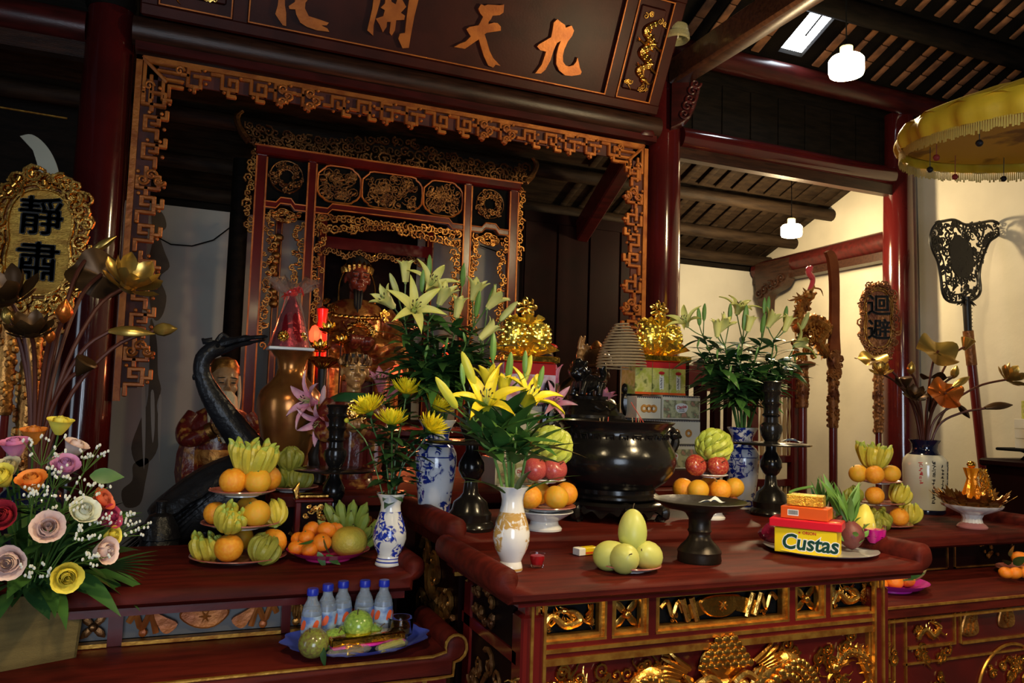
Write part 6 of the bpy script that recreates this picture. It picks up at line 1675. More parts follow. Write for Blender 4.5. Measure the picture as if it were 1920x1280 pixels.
# ---- pink lilies behind the statues, in small bronze jars
G = 'pink lilies around the statues'
VJ = [(.03, 0), (.035, .01), (.028, .03), (.045, .08), (.05, .12), (.03, .16), (.03, .18), (.042, .2), (.001, .19)]
J1 = pos(598, 3.24, T3Z+.0005); J2 = pos(730, 3.30, T3Z+.0005); J3 = pos(1060, 3.40, T3Z+.0005)
for j, d in ((J1, 'small bronze jar of pink lilies beside the brass vase'), (J2, 'small bronze jar of pink lilies behind the crowned attendant'), (J3, 'small bronze jar of pink lilies behind the lion burner')):
    lathe_thing('jar', d, 'jar', j, VJ, 'bronze', 'body', 24)
lily_stem('pink lily with long drooping petals in front of the brass vase', (J1.x, J1.y, T3Z+.19), [(572, 750, 3.12, 'open', (-.9, -.35, .15), 1.15), (606, 740, 3.2, 'budk', (.1, 0, 1), 1.)], 'pink', 8, G, seed=71, ls=.62)
lily_stem('pink lily hanging low beside the turned candlestick', (J1.x, J1.y, T3Z+.19), [(596, 795, 3.10, 'open', (-.5, -.5, -.4), 1.)], 'pink', 8, G, seed=72, ls=.62)
lily_stem('pink lily trumpet beside the attendant’s crown', (J2.x, J2.y, T3Z+.19), [(713, 712, 3.20, 'half', (-.2, -.5, .9), 1.15)], 'pink', 10, G, seed=73, ls=.62)
lily_stem('pink lily trumpet glowing beside the red candle lamp', (J2.x, J2.y, T3Z+.19), [(742, 728, 3.18, 'half', (.4, -.5, .7), 1.2)], 'pink', 10, G, seed=74, ls=.62)
lily_stem('pink lily showing its stamens beside the urn handle', (J3.x, J3.y, T3Z+.19), [(1042, 752, 3.05, 'open', (-.1, -.9, .4), .95), (1040, 700, 3.25, 'half', (-.3, -.1, 1), 1.0)], 'pink', 8, G, seed=75, ls=.62)
lily_stem('pink lily peeping out beside the hatted statue', (J3.x, J3.y, T3Z+.19), [(1136, 742, 3.28, 'half', (.3, -.4, .9), 1.), (1020, 690, 3.3, 'budk', (-.3, 0, 1), 1.)], 'pink', 8, G, seed=76, ls=.62)

# ---- chrysanthemums
mat('chrys', (.86, .74, .02), .5, 0, (.80, .62, .01), 10, sss=.1)
def chrys(seed):
    rd = random.Random(seed); mb = MB()
    for ring, (n, L, el, z) in enumerate(((18, .046, .28, 0), (16, .042, .55, .004), (13, .035, .90, .007), (9, .026, 1.25, .009))):
        for i in range(n):
            a = 2*PI*(i+.5*(ring % 2))/n+rd.uniform(-.08, .08); l = L*rd.uniform(.88, 1.08); e = el+rd.uniform(-.1, .1)
            def fn(u, v):
                w = .0085*math.sin(PI*min(1, v*.80+.16)); r = .003+l*v*math.cos(e+v*.25); zz = z+l*v*math.sin(e+v*.25)
                x = (u-.5)*w; return (r*math.cos(a)-x*math.sin(a), r*math.sin(a)+x*math.cos(a), zz+abs(u-.5)*.004)
            mb.grid(fn, 3, 5)
    mb.ell((0, 0, .008), (.009, .009, .010), 8, 5)
    return mb.mesh('bloom', 'chrys', ang=80)
CHM = [chrys(i) for i in range(2)]
CAL = MB().lathe([(.003, -.012), (.009, -.006), (.012, .001), (.008, .003)], 10).mesh('calyx', 'stalk')
B = V((PBl.x, PBl.y, LZ+.21))
for k, (px, py, yy, d, lab) in enumerate(((762, 738, 2.46, (.05, -.35, 1), 'topmost yellow chrysanthemum in the small blue vase'), (692, 772, 2.38, (-.4, -.3, .9), 'yellow chrysanthemum leaning over the attendant statue'), (735, 797, 2.34, (-.05, -.1, 1), 'lowest yellow chrysanthemum, its petals cupped upward'), (817, 770, 2.44, (.5, -.25, .85), 'yellow chrysanthemum leaning toward the tall lilies'), (805, 806, 2.38, (.35, -.55, .8), 'ragged yellow chrysanthemum beside the big blue vase'))):
    p = at(px, py, y=yy)-B; d = V(d).normalized(); f = p-d*.012
    t = thing('chrysanthemum', lab, 'flower', tuple(B), group='chrysanthemums in the small blue vase')
    pts = cat([(0, 0, -.09), (f.x*.25, f.y*.25, f.z*.4), tuple(f*.8), tuple(f)], 4)
    MB().tube(pts, .0028, 5).build('stem', 'stalk', t)
    b = put('bloom', CHM[k % 2], t, along(p, d, k, 1.28)); put('calyx', CAL, b)
    for i in range(24):
        q = pts[2+i % (len(pts)-3)]; a = i*2.4+k
        put('leaf', LF['chrys'], t, along(q, (math.cos(a), math.sin(a), rf.uniform(-.1, .6)), 0, rf.uniform(.9, 1.4)))
t = thing('chrysanthemum', 'thin stalk with an unopened yellow bud beside the candlestick', 'flower', tuple(B), group='chrysanthemums in the small blue vase')
p = at(650, 788, y=2.42)-B
MB().tube(cat([(0, 0, -.09), tuple(p*.5+V((0, 0, .03))), tuple(p)], 5), .002, 5).build('stem', 'stalk_light', t)
MB().ell(tuple(p), .008, 8, 6).build('bud', 'bud_yellow', t)

# ---- roses in the wicker box
mat('raffia', (.19, .135, .042), .8, 0, (.12, .085, .026), 5, bump=.5, bs=140, stretch=(1, 1, 7))
ROSE = {'yellow': ((.84, .72, .10), (.74, .62, .06)), 'orange': ((.78, .20, .03), (.86, .40, .05)), 'coral': ((.76, .13, .06), (.80, .26, .10)), 'pink': ((.62, .16, .36), (.72, .34, .46)), 'mauve': ((.55, .20, .42), (.66, .36, .52)), 'crimson': ((.42, .03, .10), (.52, .08, .16)), 'red': ((.36, .015, .03), (.45, .04, .05)), 'white': ((.78, .78, .60), (.80, .82, .70)), 'blush': ((.80, .58, .52), (.84, .72, .66)), 'cream': ((.62, .56, .34), (.6, .5, .3))}
for k, (a, b) in ROSE.items(): mat('rose_'+k, a, .5, 0, b, 9, sss=.1)
def rpetal(m, w=1.):
    def fn(u, v):
        a = (u-.5)*2.3*w; r = .010+.016*math.sin(v*1.6)+.012*max(0, v-.78)*1.8
        z = .052*v-.010*max(0, v-.82)*2-.006*(abs(u-.5)*2)**3*v
        return (r*math.sin(a), -r*math.cos(a), z)
    return MB().grid(fn, 6, 7).mesh('petal', m, ang=80)
def rcore(m):
    mb = MB()
    for k in range(5):
        r0 = .004+.0035*k; h = .050-.002*k; a0 = k*2.1
        mb.grid(lambda u, v: ((r0*(.55+.55*math.sin(v*2.2))+.0012*u)*math.cos(a0+u*4.6), (r0*(.55+.55*math.sin(v*2.2))+.0012*u)*math.sin(a0+u*4.6), .004+h*v), 10, 5)
    return mb.mesh('bloom', m, ang=80)
RC = {k: rcore('rose_'+k) for k in ROSE}; RP = {k: rpetal('rose_'+k) for k in ROSE}
BK0, BK1 = at(8, 1258, z=lo_z+.0005), at(143, 1232, z=lo_z+.0005)
ang = math.atan2(BK1.y-BK0.y, BK1.x-BK0.x); W_ = .205
bc = BK1-V((math.cos(ang), math.sin(ang), 0))*W_/2+V((-math.sin(ang), math.cos(ang), 0))*W_/2
BK = thing('flower_box', 'tan woven flower box packed with roses on the low table', 'basket', (bc.x, bc.y, lo_z+.0005), (0, 0, ang))
w0, w1, hb = W_/2, W_/2*1.10, .175
for k in range(4):
    vs = [(-w0, -w0, 0), (w0, -w0, 0), (w1, -w1, hb), (-w1, -w1, hb), (-w0, -w0+.006, 0), (w0, -w0+.006, 0), (w1, -w1+.006, hb), (-w1, -w1+.006, hb)]
    MB().add(vs, [(0, 1, 2, 3), (5, 4, 7, 6), (3, 2, 6, 7), (0, 4, 5, 1), (0, 3, 7, 4), (1, 5, 6, 2)]).build('side', 'raffia', BK, TR((0, 0, 0), (0, 0, k*PI/2)), smooth=False)
MB().bx(-w0, w0, -w0, w0, 0, .005).build('bottom', 'raffia', BK); MB().bx(-w0, w0, -w0, w0, .10, .15).build('floral_foam', 'leaf', BK)
BC = V((bc.x, bc.y, lo_z+.20))
rl = random.Random(9)
roses = [(112, 797, 2.24, 'yellow', (.1, -.2, 1), 1., 'yellow rose standing highest in the flower box'), (28, 838, 2.16, 'pink', (-.1, -.3, 1), 1.05, 'deep pink rose near the top of the flower box'), (63, 815, 2.26, 'orange', (0, -.2, 1), 1., 'orange rose behind the yellow one at the top'), (140, 840, 2.24, 'blush', (.4, -.2, .9), 1., 'blush rose half covered by a leaf'), (121, 876, 2.13, 'mauve', (.2, -.6, .8), 1.05, 'mauve pink rose above the white sprays'), (60, 905, 2.06, 'orange', (-.1, -.5, .9), 1.05, 'bright orange rose in the middle of the flower box'), (3, 896, 2.05, 'yellow', (-.3, -.6, .6), 1., 'yellow rose beside the bright orange one'), (188, 940, 2.16, 'coral', (.75, -.4, .6), 1., 'coral rose turned toward the crane'), (156, 961, 2.09, 'white', (.35, -.75, .6), 1.1, 'white rose under the coral one'), (203, 971, 2.16, 'crimson', (.8, -.5, .4), 1., 'crimson rose beside the white one'), (7, 967, 2.02, 'red', (-.2, -.9, .3), 1.05, 'dark red rose deep in the foliage'), (90, 990, 2.02, 'blush', (.1, -.9, .35), 1.15, 'large blush rose facing outward'), (209, 1004, 2.15, 'yellow', (.8, -.5, .2), .75, 'small yellow rosebud below the crimson rose'), (194, 1033, 2.11, 'blush', (.7, -.6, .15), 1.05, 'pale rose loosening its petals over the table'), (18, 1054, 2.03, 'blush', (-.1, -1, .1), 1.2, 'wide open blush rose low over the box'), (124, 1080, 2.04, 'yellow', (.25, -.95, -.05), 1.1, 'yellow rose hanging over the rim of the box'), (17, 876, 2.14, 'cream', (-.2, -.6, .8), .85, 'dull cream rose behind the orange one')]
for px, py, yy, c, d, s, lab in roses:
    p = at(px, py, y=yy); d = V(d).normalized(); f = p-d*.022*s
    t = thing('rose', lab, 'rose', tuple(BC), group='roses in the flower box')
    lf = f-BC
    MB().tube(cat([(lf.x*.15, lf.y*.15, -.05), tuple(lf*.6), tuple(lf)], 4), .0025, 5).build('stem', 'stalk', t)
    s *= .86; b = put('bloom', RC[c], t, along(lf, d, rl.uniform(0, 6), s))
    for k in range(9):
        sc_ = 1.0 if k < 5 else .74
        put('petal', RP[c], b, TR((0, 0, -.002 if k < 4 else 0), (R(-14 if k < 4 else -2), 0, 0), sc_) if False else (Matrix.Rotation(k*2.4, 4, 'Z') @ Matrix.Rotation(R(9 if k < 5 else -2), 4, 'X') @ Matrix.Scale(sc_, 4)))
    for k in range(3):
        a = rl.uniform(0, 6); put('leaf', LF['oval'], t, along(lf*.75, (math.cos(a), math.sin(a)-.3, rl.uniform(-.3, .5)), 0, rl.uniform(.6, .9)))
mat('tiny_white', (.72, .74, .68), .6)
def spray(px, py, yy, s, seed):
    rd = random.Random(seed); p = at(px, py, y=yy)-BC; q = MB(); q.mi = 0
    d0 = p.normalized(); b = p-d0*.06
    q.tube(cat([(p.x*.2, p.y*.2, -.03), tuple(p*.6), tuple(b)], 3), .0018, 4)
    tips = []
    for k in range(11):
        e = p+V((rd.uniform(-1, 1), rd.uniform(-.5, .5), rd.uniform(-.6, .6)))*.034*s
        q.tube([tuple(b), tuple(e)], .0008, 3); tips.append(e)
    t = thing('white_spray', 'spray of tiny white buds between the roses', 'flower', tuple(BC), group='white sprays in the flower box')
    q.build('twigs', 'stalk_light', t)
    w = MB()
    for e in tips:
        for _ in range(2): w.ell(tuple(e+V((rd.uniform(-1, 1), rd.uniform(-1, 1), rd.uniform(-.3, 1)))*.006), (.0030, .0030, .0042), 5, 4)
    o = w.build('buds', 'tiny_white', t); o['kind'] = 'stuff'
for k, a in enumerate(((83, 838, 2.10, 1.3), (176, 852, 2.18, 1.), (174, 910, 2.10, 1.2), (128, 940, 2.06, 1.0), (252, 991, 2.16, 1.), (228, 974, 2.18, .8), (67, 1067, 2.03, .9), (163, 1003, 2.05, .9), (108, 888, 2.08, .7), (178, 1050, 2.05, .7), (62, 922, 2.03, .8), (190, 975, 2.10, .7))): spray(*a, 100+k)
fern = leafmesh(.13, .05, 'leaf', .25, .25, 8)
for k in range(190):
    a = rl.uniform(0, 6.28); el = rl.uniform(-.3, 1.2); r = rl.uniform(.04, .20)
    d = V((math.cos(a), math.sin(a)*.9, el)).normalized()
    tag(put('foliage_leaf', (LF['oval'], LF['big'], fern, LF['citrus'])[k % 4], None, along(BC+V((d.x*r, d.y*r, abs(d.z)*r-.01)), d, rl.uniform(-.5, .5), rl.uniform(.9, 1.4))), 'dark green leaf filling the gaps between the roses', 'leaf', 'foliage in the flower box')
palm = leafmesh(.13, .011, 'leaf', .15, .2, 6)
t = thing('palm_frond', 'dark palm frond spreading over the side table edge', 'leaf', tuple(at(190, 1062, y=2.18)))
for k in range(9): put('leaflet', palm, t, along((0, 0, 0), (1, -.15+.05*k, .45-.11*k), .3, 1-.03*k))
put('leaflet', palm, t, along((0, 0, 0), (-1, .1, .2), 0, .7))
tag(put('broad_leaf', leafmesh(.075, .04, 'leaf_mid', .2), None, along(at(168, 892, y=2.16), (1, -.1, .02), 1.2, 1.)), 'broad grey green leaf jutting toward the crane', 'leaf')

# ---- gilded wooden lotus bouquets
mat('gilt_leaf', (.62, .42, .10), .28, .8, (.40, .22, .05), 6, bump=.1, bs=20); mat('gilt_orange', (.72, .20, .03), .26, .75, (.55, .12, .02), 6, bump=.1)
mat('gilt_dark', (.10, .05, .018), .4, .6, (.05, .025, .01), 6); mat('gilt_stalk', (.09, .025, .015), .4, .2)  # dark brown gilding of some leaves, blooms and pods
def gleaf(r, m, amp=.18, n=4, name='lotus_leaf'):
    def fn(u, v):
        a = 2*PI*u; rr = r*v*(1+.10*math.sin(n*a+.5)*v); return (rr*math.cos(a), rr*math.sin(a)*.82, r*amp*v*v*math.sin(n*a)+r*.12*(1-v)*-1)
    return MB().grid(fn, 36, 6, closed_u=True).build
def gilt_stem(label, base, px, py, yy, kind, d, s, m='gilt_leaf', group=None, bend=.0):
    base = V(base); p = at(px, py, y=yy)-base; d = V(d).normalized()
    t = thing('gilded_lotus', label, 'gilded flower', tuple(base), group=group)
    f = p-d*.012
    MB().tube(cat([(0, 0, -.12), (f.x*.22, f.y*.22, f.z*.45), (f.x*.6+bend, f.y*.6, f.z*.85), tuple(f)], 5), .0062, 7).build('stalk', 'gilt_stalk', t)
    M = along(f, d, 0., s)
    if kind == 'leaf': gleaf(.085, m)('lotus_leaf', m, t, M)
    elif kind == 'lotus':
        c = MB().lathe([(.006, -.01), (.02, .0), (.024, .02), (.018, .026), (.001, .026)], 12).build('flower_head', m, t, M)
        def fp(u, v):
            w = .040*math.sin(PI*min(1, v*.9+.08)); a = (u-.5)*w/.03; r = .012+.034*math.sin(v*1.7); return (r*math.sin(a), -r*math.cos(a), .068*v)
        pm = MB().grid(fp, 5, 6).mesh('petal', m, ang=80)
        for k in range(12): put('petal', pm, c, Matrix.Rotation(k*PI/3+(.5 if k > 5 else 0), 4, 'Z') @ Matrix.Rotation(R(34 if k > 5 else 4), 4, 'X'))
    elif kind == 'bud': MB().lathe([(.006, -.012), (.020, .004), (.027, .026), (.020, .05), (.008, .068), (.001, .076)], 14, flute=6, famp=.05).build('bud', m, t, M)
    elif kind == 'pod': MB().lathe([(.006, -.02), (.016, .0), (.030, .026), (.033, .034), (.028, .038), (.001, .036)], 16, flute=8, famp=.03).build('seed_pod', m, t, M)
    else:
        def ff(u, v):
            a = (u-.5)*4.2; r = .020*math.sin(PI*min(1, v*.85+.12)); return (r*math.sin(a), r*math.cos(a), .12*v)
        MB().grid(ff, 10, 8).build('folded_leaf', m, t, M)
    return t
B = (PCV.x, PCV.y, RZ+.37); G = 'gilded lotus bouquet in the vase with brush writing'
for a in (('broad gold lotus leaf tilted to show its face', 1762, 654, 2.95, 'leaf', (-.1, -.75, .6), 1.45, 'gilt_leaf'), ('shiny orange lotus leaf below the gold one', 1776, 735, 2.85, 'leaf', (-.2, -.9, .4), 1.15, 'gilt_orange'), ('gilded lotus bloom curving out over the wall console', 1893, 708, 2.95, 'lotus', (.5, -.3, .6), 1.15, 'gilt_leaf'), ('dark folded lotus leaf seen from behind', 1850, 765, 2.90, 'fold', (1, -.3, .15), 1.35, 'gilt_dark'), ('round gilded bud in front of the red column', 1708, 694, 3.0, 'bud', (-.1, -.2, 1), .8, 'gilt_leaf'), ('round gilded bud beside the fan pole', 1789, 702, 3.0, 'bud', (.2, -.2, 1), .85, 'gilt_leaf'), ('thin dark lotus leaf seen edge on', 1755, 702, 3.05, 'leaf', (.15, .1, 1), .85, 'gilt_dark'), ('flat brown seed pod before the column', 1699, 716, 2.98, 'pod', (-.2, -.1, 1), 1., 'gilt_dark'), ('dark gilded lotus bloom low before the column', 1716, 742, 2.92, 'lotus', (-.2, -.4, .8), .9, 'gilt_dark'), ('small coppery leaf beside the seed pod', 1688, 722, 2.96, 'fold', (-.8, -.3, .6), .7, 'gilt_dark'), ('curling folded gold leaf above the orange one', 1790, 724, 2.82, 'fold', (.8, -.1, .45), 1., 'gilt_leaf'), ('olive folded leaf behind the orange one', 1800, 762, 2.98, 'fold', (.6, 0, -.5), .9, 'gilt_dark'), ('gilded trumpet leaf up against the fan pole', 1812, 645, 3.1, 'pod', (.3, -.2, .9), 1.2, 'gilt_leaf'), ('gilded lotus leaf curling near the carved plaque pole', 1634, 668, 3.15, 'leaf', (-.3, -.4, .9), .95, 'gilt_leaf'), ('small gilded bud below the carved plaque pole', 1652, 696, 3.05, 'lotus', (-.3, -.3, .8), .8, 'gilt_leaf'), ('drooping dark leaf behind the stalks', 1743, 745, 3.1, 'fold', (.1, 0, -1), .9, 'gilt_dark')):
    gilt_stem(a[0], B, *a[1:], group=G)
# left bouquet, in a dark jar behind the roses
PJ = pos(60, 3.10, LZ+.0005) if False else V((at(60, 900, y=2.70).x, 2.70, LZ+.0005))
t = lathe_thing('jar', 'dark glazed jar of gilded lotus behind the roses', 'jar', PJ, [(.06, 0), (.065, .01), (.07, .08), (.085, .16), (.08, .20), (.055, .225), (.06, .25), (.075, .262), (.07, .262), (.05, .23), (.001, .2)], 'navy_glaze', 'body', 32)
B = (PJ.x, PJ.y, LZ+.25); G = 'gilded lotus bouquet behind the roses'
for a in (('large bright gilded lotus bloom before the fretwork', 243, 530, 2.80, 'lotus', (.35, -.5, .7), 1.35, 'gilt_leaf'), ('dark lotus leaf with gold shine before the red column', 190, 512, 2.85, 'leaf', (.1, -.95, .2), 1.15, 'gilt_dark'), ('small gilded leaf tip above the dark leaf', 178, 470, 2.9, 'fold', (.6, -.2, .5), .8, 'gilt_leaf'), ('pointed gold bud reaching out over the wall', 300, 618, 2.75, 'bud', (.95, -.15, .12), .85, 'gilt_leaf'), ('folded gold leaf beside the pointed bud', 212, 622, 2.72, 'fold', (1, -.1, .0), 1.1, 'gilt_leaf'), ('dark seed pod among the stalks', 155, 688, 2.68, 'pod', (.5, -.3, .8), 1., 'gilt_dark'), ('orange tinted gilded bud below the silence board', 120, 592, 2.62, 'bud', (.1, -.4, .9), .85, 'gilt_orange'), ('tiny orange bud among the stalks', 93, 632, 2.60, 'bud', (.1, -.4, .9), .55, 'gilt_orange'), ('brown lotus bloom below the silence board', 58, 620, 2.58, 'lotus', (-.1, -.4, .9), .95, 'gilt_dark'), ('brown gilded lotus at the side of the silence board', 15, 555, 2.62, 'lotus', (-.3, -.5, .7), 1.3, 'gilt_dark'), ('small gold bud beside the poles', 14, 596, 2.64, 'bud', (-.2, -.2, 1), .6, 'gilt_leaf')):
    gilt_stem(a[0], B, *a[1:], group=G)

# ================================================================ SHRINE
SY = 6.2
SH = thing('shrine', 'tall red and gold openwork shrine housing the seated statue', 'shrine', (0, SY, 0))
sx = [.42, .80, 2.09, 2.51]
ZT, ZM = 3.47, 3.10
for x, w in zip(sx, (.075, .062, .062, .075)):
    MB().rbox((x, 0, (1.42+ZT)/2), (w, .07, ZT-1.42), .008).build('post', 'lacquer', SH)
    for s in (-1, 1): MB().bx(x+s*w/2-.006, x+s*w/2+.006, -.040, -.030, 1.45, ZT-.05).build('gilt_line', 'gilt_wood', SH)
MB().rbox(((sx[0]+sx[3])/2, -.01, ZT), (sx[3]-sx[0]+.10, .11, .075), .012).build('cornice', 'lacquer', SH)
MB().bx(sx[0]-.06, sx[3]+.06, -.075, -.06, ZT+.02, ZT+.032).build('gilt_line', 'gilt_wood', SH)
def ogee(x0, x1, z):
    w = x1-x0; st = min(.10, w*.28)
    p = [(x0, z-.02), (x0+st, z-.02), (x0+st*1.35, z+.02), (x1-st*1.35, z+.02), (x1-st, z-.02), (x1, z-.02)]
    q = [(a, b-.045) for a, b in p]
    return p, q
for a, b in zip(sx[:-1], sx[1:]):
    p, q = ogee(a+.03, b-.03, ZM)
    MB().prism(p+q[::-1], -.03, .03).build('shaped_rail', 'lacquer', SH)
    for l in (p, q): MB().tube([(u, -.034, v) for u, v in l], .006, 5).build('gilt_line', 'gilt_wood', SH)
rs = random.Random(13)
def ring_carving(r0, r1, n, th, seed):
    rd = random.Random(seed); mb = MB()
    for k in range(n):
        a = 2*PI*k/n+rd.uniform(-.1, .1); r = rd.uniform(r0, r1); c = (r*math.cos(a), r*math.sin(a))
        mb.spiral(c, rd.uniform(.018, .034), rd.uniform(.8, 1.4), th, dirn=rd.choice((-1, 1)), a0=rd.uniform(0, 6), y=rd.uniform(-.012, .006), steps=8, n=5)
        if k % 2: mb.ell((c[0], -.012, c[1]), (.016, .010, .012), 6, 5, rot=(0, a, 0))
    for rr in (r0*.92, r1*1.08): mb.tube([(rr*math.cos(2*PI*i/30), 0, rr*math.sin(2*PI*i/30)) for i in range(31)], th*.8, 5)
    return mb
for a, b in ((sx[0], sx[1]), (sx[2], sx[3])):
    MB().bx(a+.03, b-.03, .02, .03, ZM, ZT).build('backing', 'black', SH)
    ring_carving(.062, .115, 36, .0075, int(a*100)).build('openwork_roundel', 'gold_dark', SH, TR(((a+b)/2, 0, (ZM+ZT)/2+.01)))
W3 = (sx[2]-sx[1]-.06)
for k, (cx, w) in enumerate(((sx[1]+.03+W3*.15, W3*.27), ((sx[1]+sx[2])/2, W3*.40), (sx[2]-.03-W3*.15, W3*.27))):
    h = .29; zc = (ZM+ZT)/2
    pts = [(-w/2, h*.25), (-w/2+.05, h*.42), (-w/2+.09, h/2), (w/2-.09, h/2), (w/2-.05, h*.42), (w/2, h*.25), (w/2, -h*.25), (w/2-.05, -h*.42), (w/2-.09, -h/2), (-w/2+.09, -h/2), (-w/2+.05, -h*.42), (-w/2, -h*.25), (-w/2, h*.25)]
    MB().tube([(x, -.01, z) for x, z in cat(pts, 2)], .008, 5).build('panel_frame', 'gilt_wood', SH, TR((cx, 0, zc)))
    leafscroll(MB(), w*.92, h*.9, rs, int(70*w/.5), .0075).build('openwork_panel', 'gold_dark', SH, TR((cx, 0, zc)))
MB().bx(sx[1], sx[2], .03, .04, ZM, ZT).build('backing', 'black', SH)
# crest and side wings
mb = MB()
n = 46
for k in range(n):
    u = k/(n-1); x = sx[0]-.10+u*(sx[3]-sx[0]+.20); hh = .10+.14*math.exp(-((u-.5)/.22)**2)+.07*(abs(u-.5)*2)**6
    for j in range(3): mb.spiral((x+rs.uniform(-.02, .02), ZT+.05+hh*(j+.3)/3), rs.uniform(.03, .055), rs.uniform(.9, 1.4), .011, dirn=rs.choice((-1, 1)), a0=rs.uniform(0, 6), y=rs.uniform(-.04, .02), steps=8, n=5)
for s, x in ((-1, sx[0]-.10), (1, sx[3]+.10)):
    mb.tube(cat([(x, -.03, ZT+.05), (x+s*.06, -.03, ZT+.12), (x+s*.10, -.03, ZT+.22), (x+s*.06, -.03, ZT+.28)], 4), [.03]*5+[.024]*5+[.016]*3, 7)
mb.build('crest', 'gold_dark', SH)
for s, x in ((-1, sx[0]-.05), (1, sx[3]+.05)):
    mb = MB()
    for k in range(16): mb.spiral((x+s*rs.uniform(.0, .04), ZT-.02-k*.04), rs.uniform(.025, .045), 1.2, .010, dirn=s, a0=rs.uniform(0, 6), y=-.01, steps=8, n=5)
    mb.build('wing', 'gold_old', SH)
# hanging aprons
mb = MB()
for k in range(34):
    u = k/33; x = sx[1]+.05+u*(sx[2]-sx[1]-.10); d = .05+.10*abs(math.cos(u*PI))**1.5
    for j in range(2): mb.spiral((x, ZM-.09-d*j*.6), rs.uniform(.025, .045), 1.2, .010, dirn=rs.choice((-1, 1)), a0=rs.uniform(0, 6), y=-.01+rs.uniform(-.015, .01), steps=8, n=5)
mb.build('apron', 'gold_old', SH)
for x, s, L in ((sx[1]+.055, 1, 1.), (sx[2]-.055, -1, 1.), (sx[0]+.065, 1, 1.3), (sx[1]-.055, -1, 1.3), (sx[2]+.055, 1, 1.3), (sx[3]-.065, -1, 1.3)):
    mb = MB(); n = int(26*L)
    for k in range(n):
        w = .075*(1-.5*k/n)
        mb.spiral((x+s*rs.uniform(-.01, w), ZM-.10-k*.032), rs.uniform(.020, .036), 1.2, .009, dirn=rs.choice((-1, 1)), a0=rs.uniform(0, 6), y=-.005+rs.uniform(-.02, .01), steps=8, n=5)
        if k % 3 == 0: mb.ell((x+s*w*.5, -.02, ZM-.10-k*.032), (.02, .012, .012), 6, 5)
    mb.build('side_valance', 'gold_old', SH)
for a, b in ((sx[0], sx[1]), (sx[2], sx[3])):
    ring_carving(.035, .055, 14, .007, 3).build('arch_carving', 'gold_old', SH, TR(((a+b)/2, -.01, ZM-.12), (0, 0, 0), (1.5, 1, .8)))
# inner back row of posts and back panel
for x in (.98, 1.92, .62, 2.30):
    MB().rbox((x, .50, 2.25), (.06, .06, 1.7), .008).build('inner_post', 'lacquer', SH)
    MB().bx(x-.026, x-.018, .465, .470, 1.45, 3.05).build('gilt_line', 'gilt_wood', SH); MB().bx(x+.018, x+.026, .465, .470, 1.45, 3.05).build('gilt_line', 'gilt_wood', SH)
MB().bx(.98, 1.92, .9, .94, 1.42, 3.4).build('back_panel', 'lacquer_dark', SH)
MB().bx(.95, 1.95, .46, .54, 2.86, 2.96).build('inner_rail', 'lacquer', SH)
mb = MB()
for k in range(26): mb.spiral((1.0+.036*k, 2.82+.02*math.sin(k)), .030, 1.2, .009, dirn=rs.choice((-1, 1)), a0=rs.uniform(0, 6), y=.45, steps=8, n=5)
mb.build('inner_apron', 'gold_dark', SH)
for x in (.60, 2.28):
    mb = MB()
    for k in range(12): mb.ell((x+rs.uniform(-.02, .02), .44, 2.35+.05*k), (.04, .03, .035), 7, 5)
    mb.build('guardian_carving', 'gold_old', SH)
for k, (z0, z1, o) in enumerate(((.0, 1.02, .02), (1.02, 1.10, .10), (1.10, 1.24, .04), (1.24, 1.32, .12), (1.32, 1.42, .05))):
    MB().rbox(((sx[0]+sx[3])/2, .42-o*.5, (z0+z1)/2), (sx[3]-sx[0]+.12+o*2, 1.0+o, z1-z0), .012 if k % 2 else .006).build('plinth', 'lacquer' if k % 2 else 'lacquer_dark', SH)
# string of small white lights along the cornice
mat('led', (1, 1, 1), .4, emit=(.8, .88, 1.0), es=7.); mat('led_big', (1, 1, 1), .4, emit=(.95, .95, 1.0), es=16.)
t = thing('light_string', 'string of tiny white lights under the shrine cornice', 'lights', (0, SY-.05, 0))
q = MB(); 
for i in range(34):
    u = i/33
    if rs.random() < .25: continue
    p = at(650+290*u, 299+44*u, y=SY-.045); q.ell((p.x, .005, p.z), .0065, 6, 4)
o = q.build('bulbs', 'led', t); o['kind'] = 'stuff'
for px, py in ((733, 316), (939, 345)):
    p = at(px, py, y=SY-.05); MB().ell((p.x, 0, p.z), .014, 8, 6).build('bright_bulb', 'led_big', t)
p, p2 = at(650, 299, y=SY-.04), at(940, 343, y=SY-.04)
MB().tube([(p.x, .012, p.z), (p2.x, .012, p2.z)], .003, 5).build('cable', 'black', t)

# ================================================================ STATUES
mat('skin_gold', (.50, .27, .09), .32, .25, (.38, .18, .06), 9, coat=.2); mat('skin_red', (.24, .045, .022), .28, 0, (.16, .03, .018), 7, coat=.4)
mat('skin_dark', (.10, .045, .018), .25, .4, (.05, .022, .01), 8, coat=.4); mat('skin_pale', (.46, .27, .13), .35, 0, (.36, .18, .08), 8, coat=.2)
mat('robe_red', (.13, .014, .010), .3, 0, (.40, .18, .04), 26, lo=.52, hi=.66, bump=.4, bs=40, coat=.25); mat('robe_gold', (.55, .24, .06), .3, .6, (.25, .05, .02), 12, lo=.45, hi=.62, bump=.4, bs=26, coat=.2)
mat('robe_dark', (.03, .028, .014), .3, .3, (.30, .17, .04), 12, lo=.55, hi=.7, bump=.3, bs=26); mat('robe_green', (.02, .09, .03), .4); mat('beard', (.62, .56, .40), .6, 0, (.5, .44, .3), 30, stretch=(8, 8, 1))
mat('hair_black', (.012, .010, .010), .5); mat('lip', (.25, .04, .03), .4)
hd = MB()
hd.ell((0, .02, .62), (.34, .40, .38), 20, 14); hd.ell((0, -.07, .32), (.265, .30, .29), 18, 12)
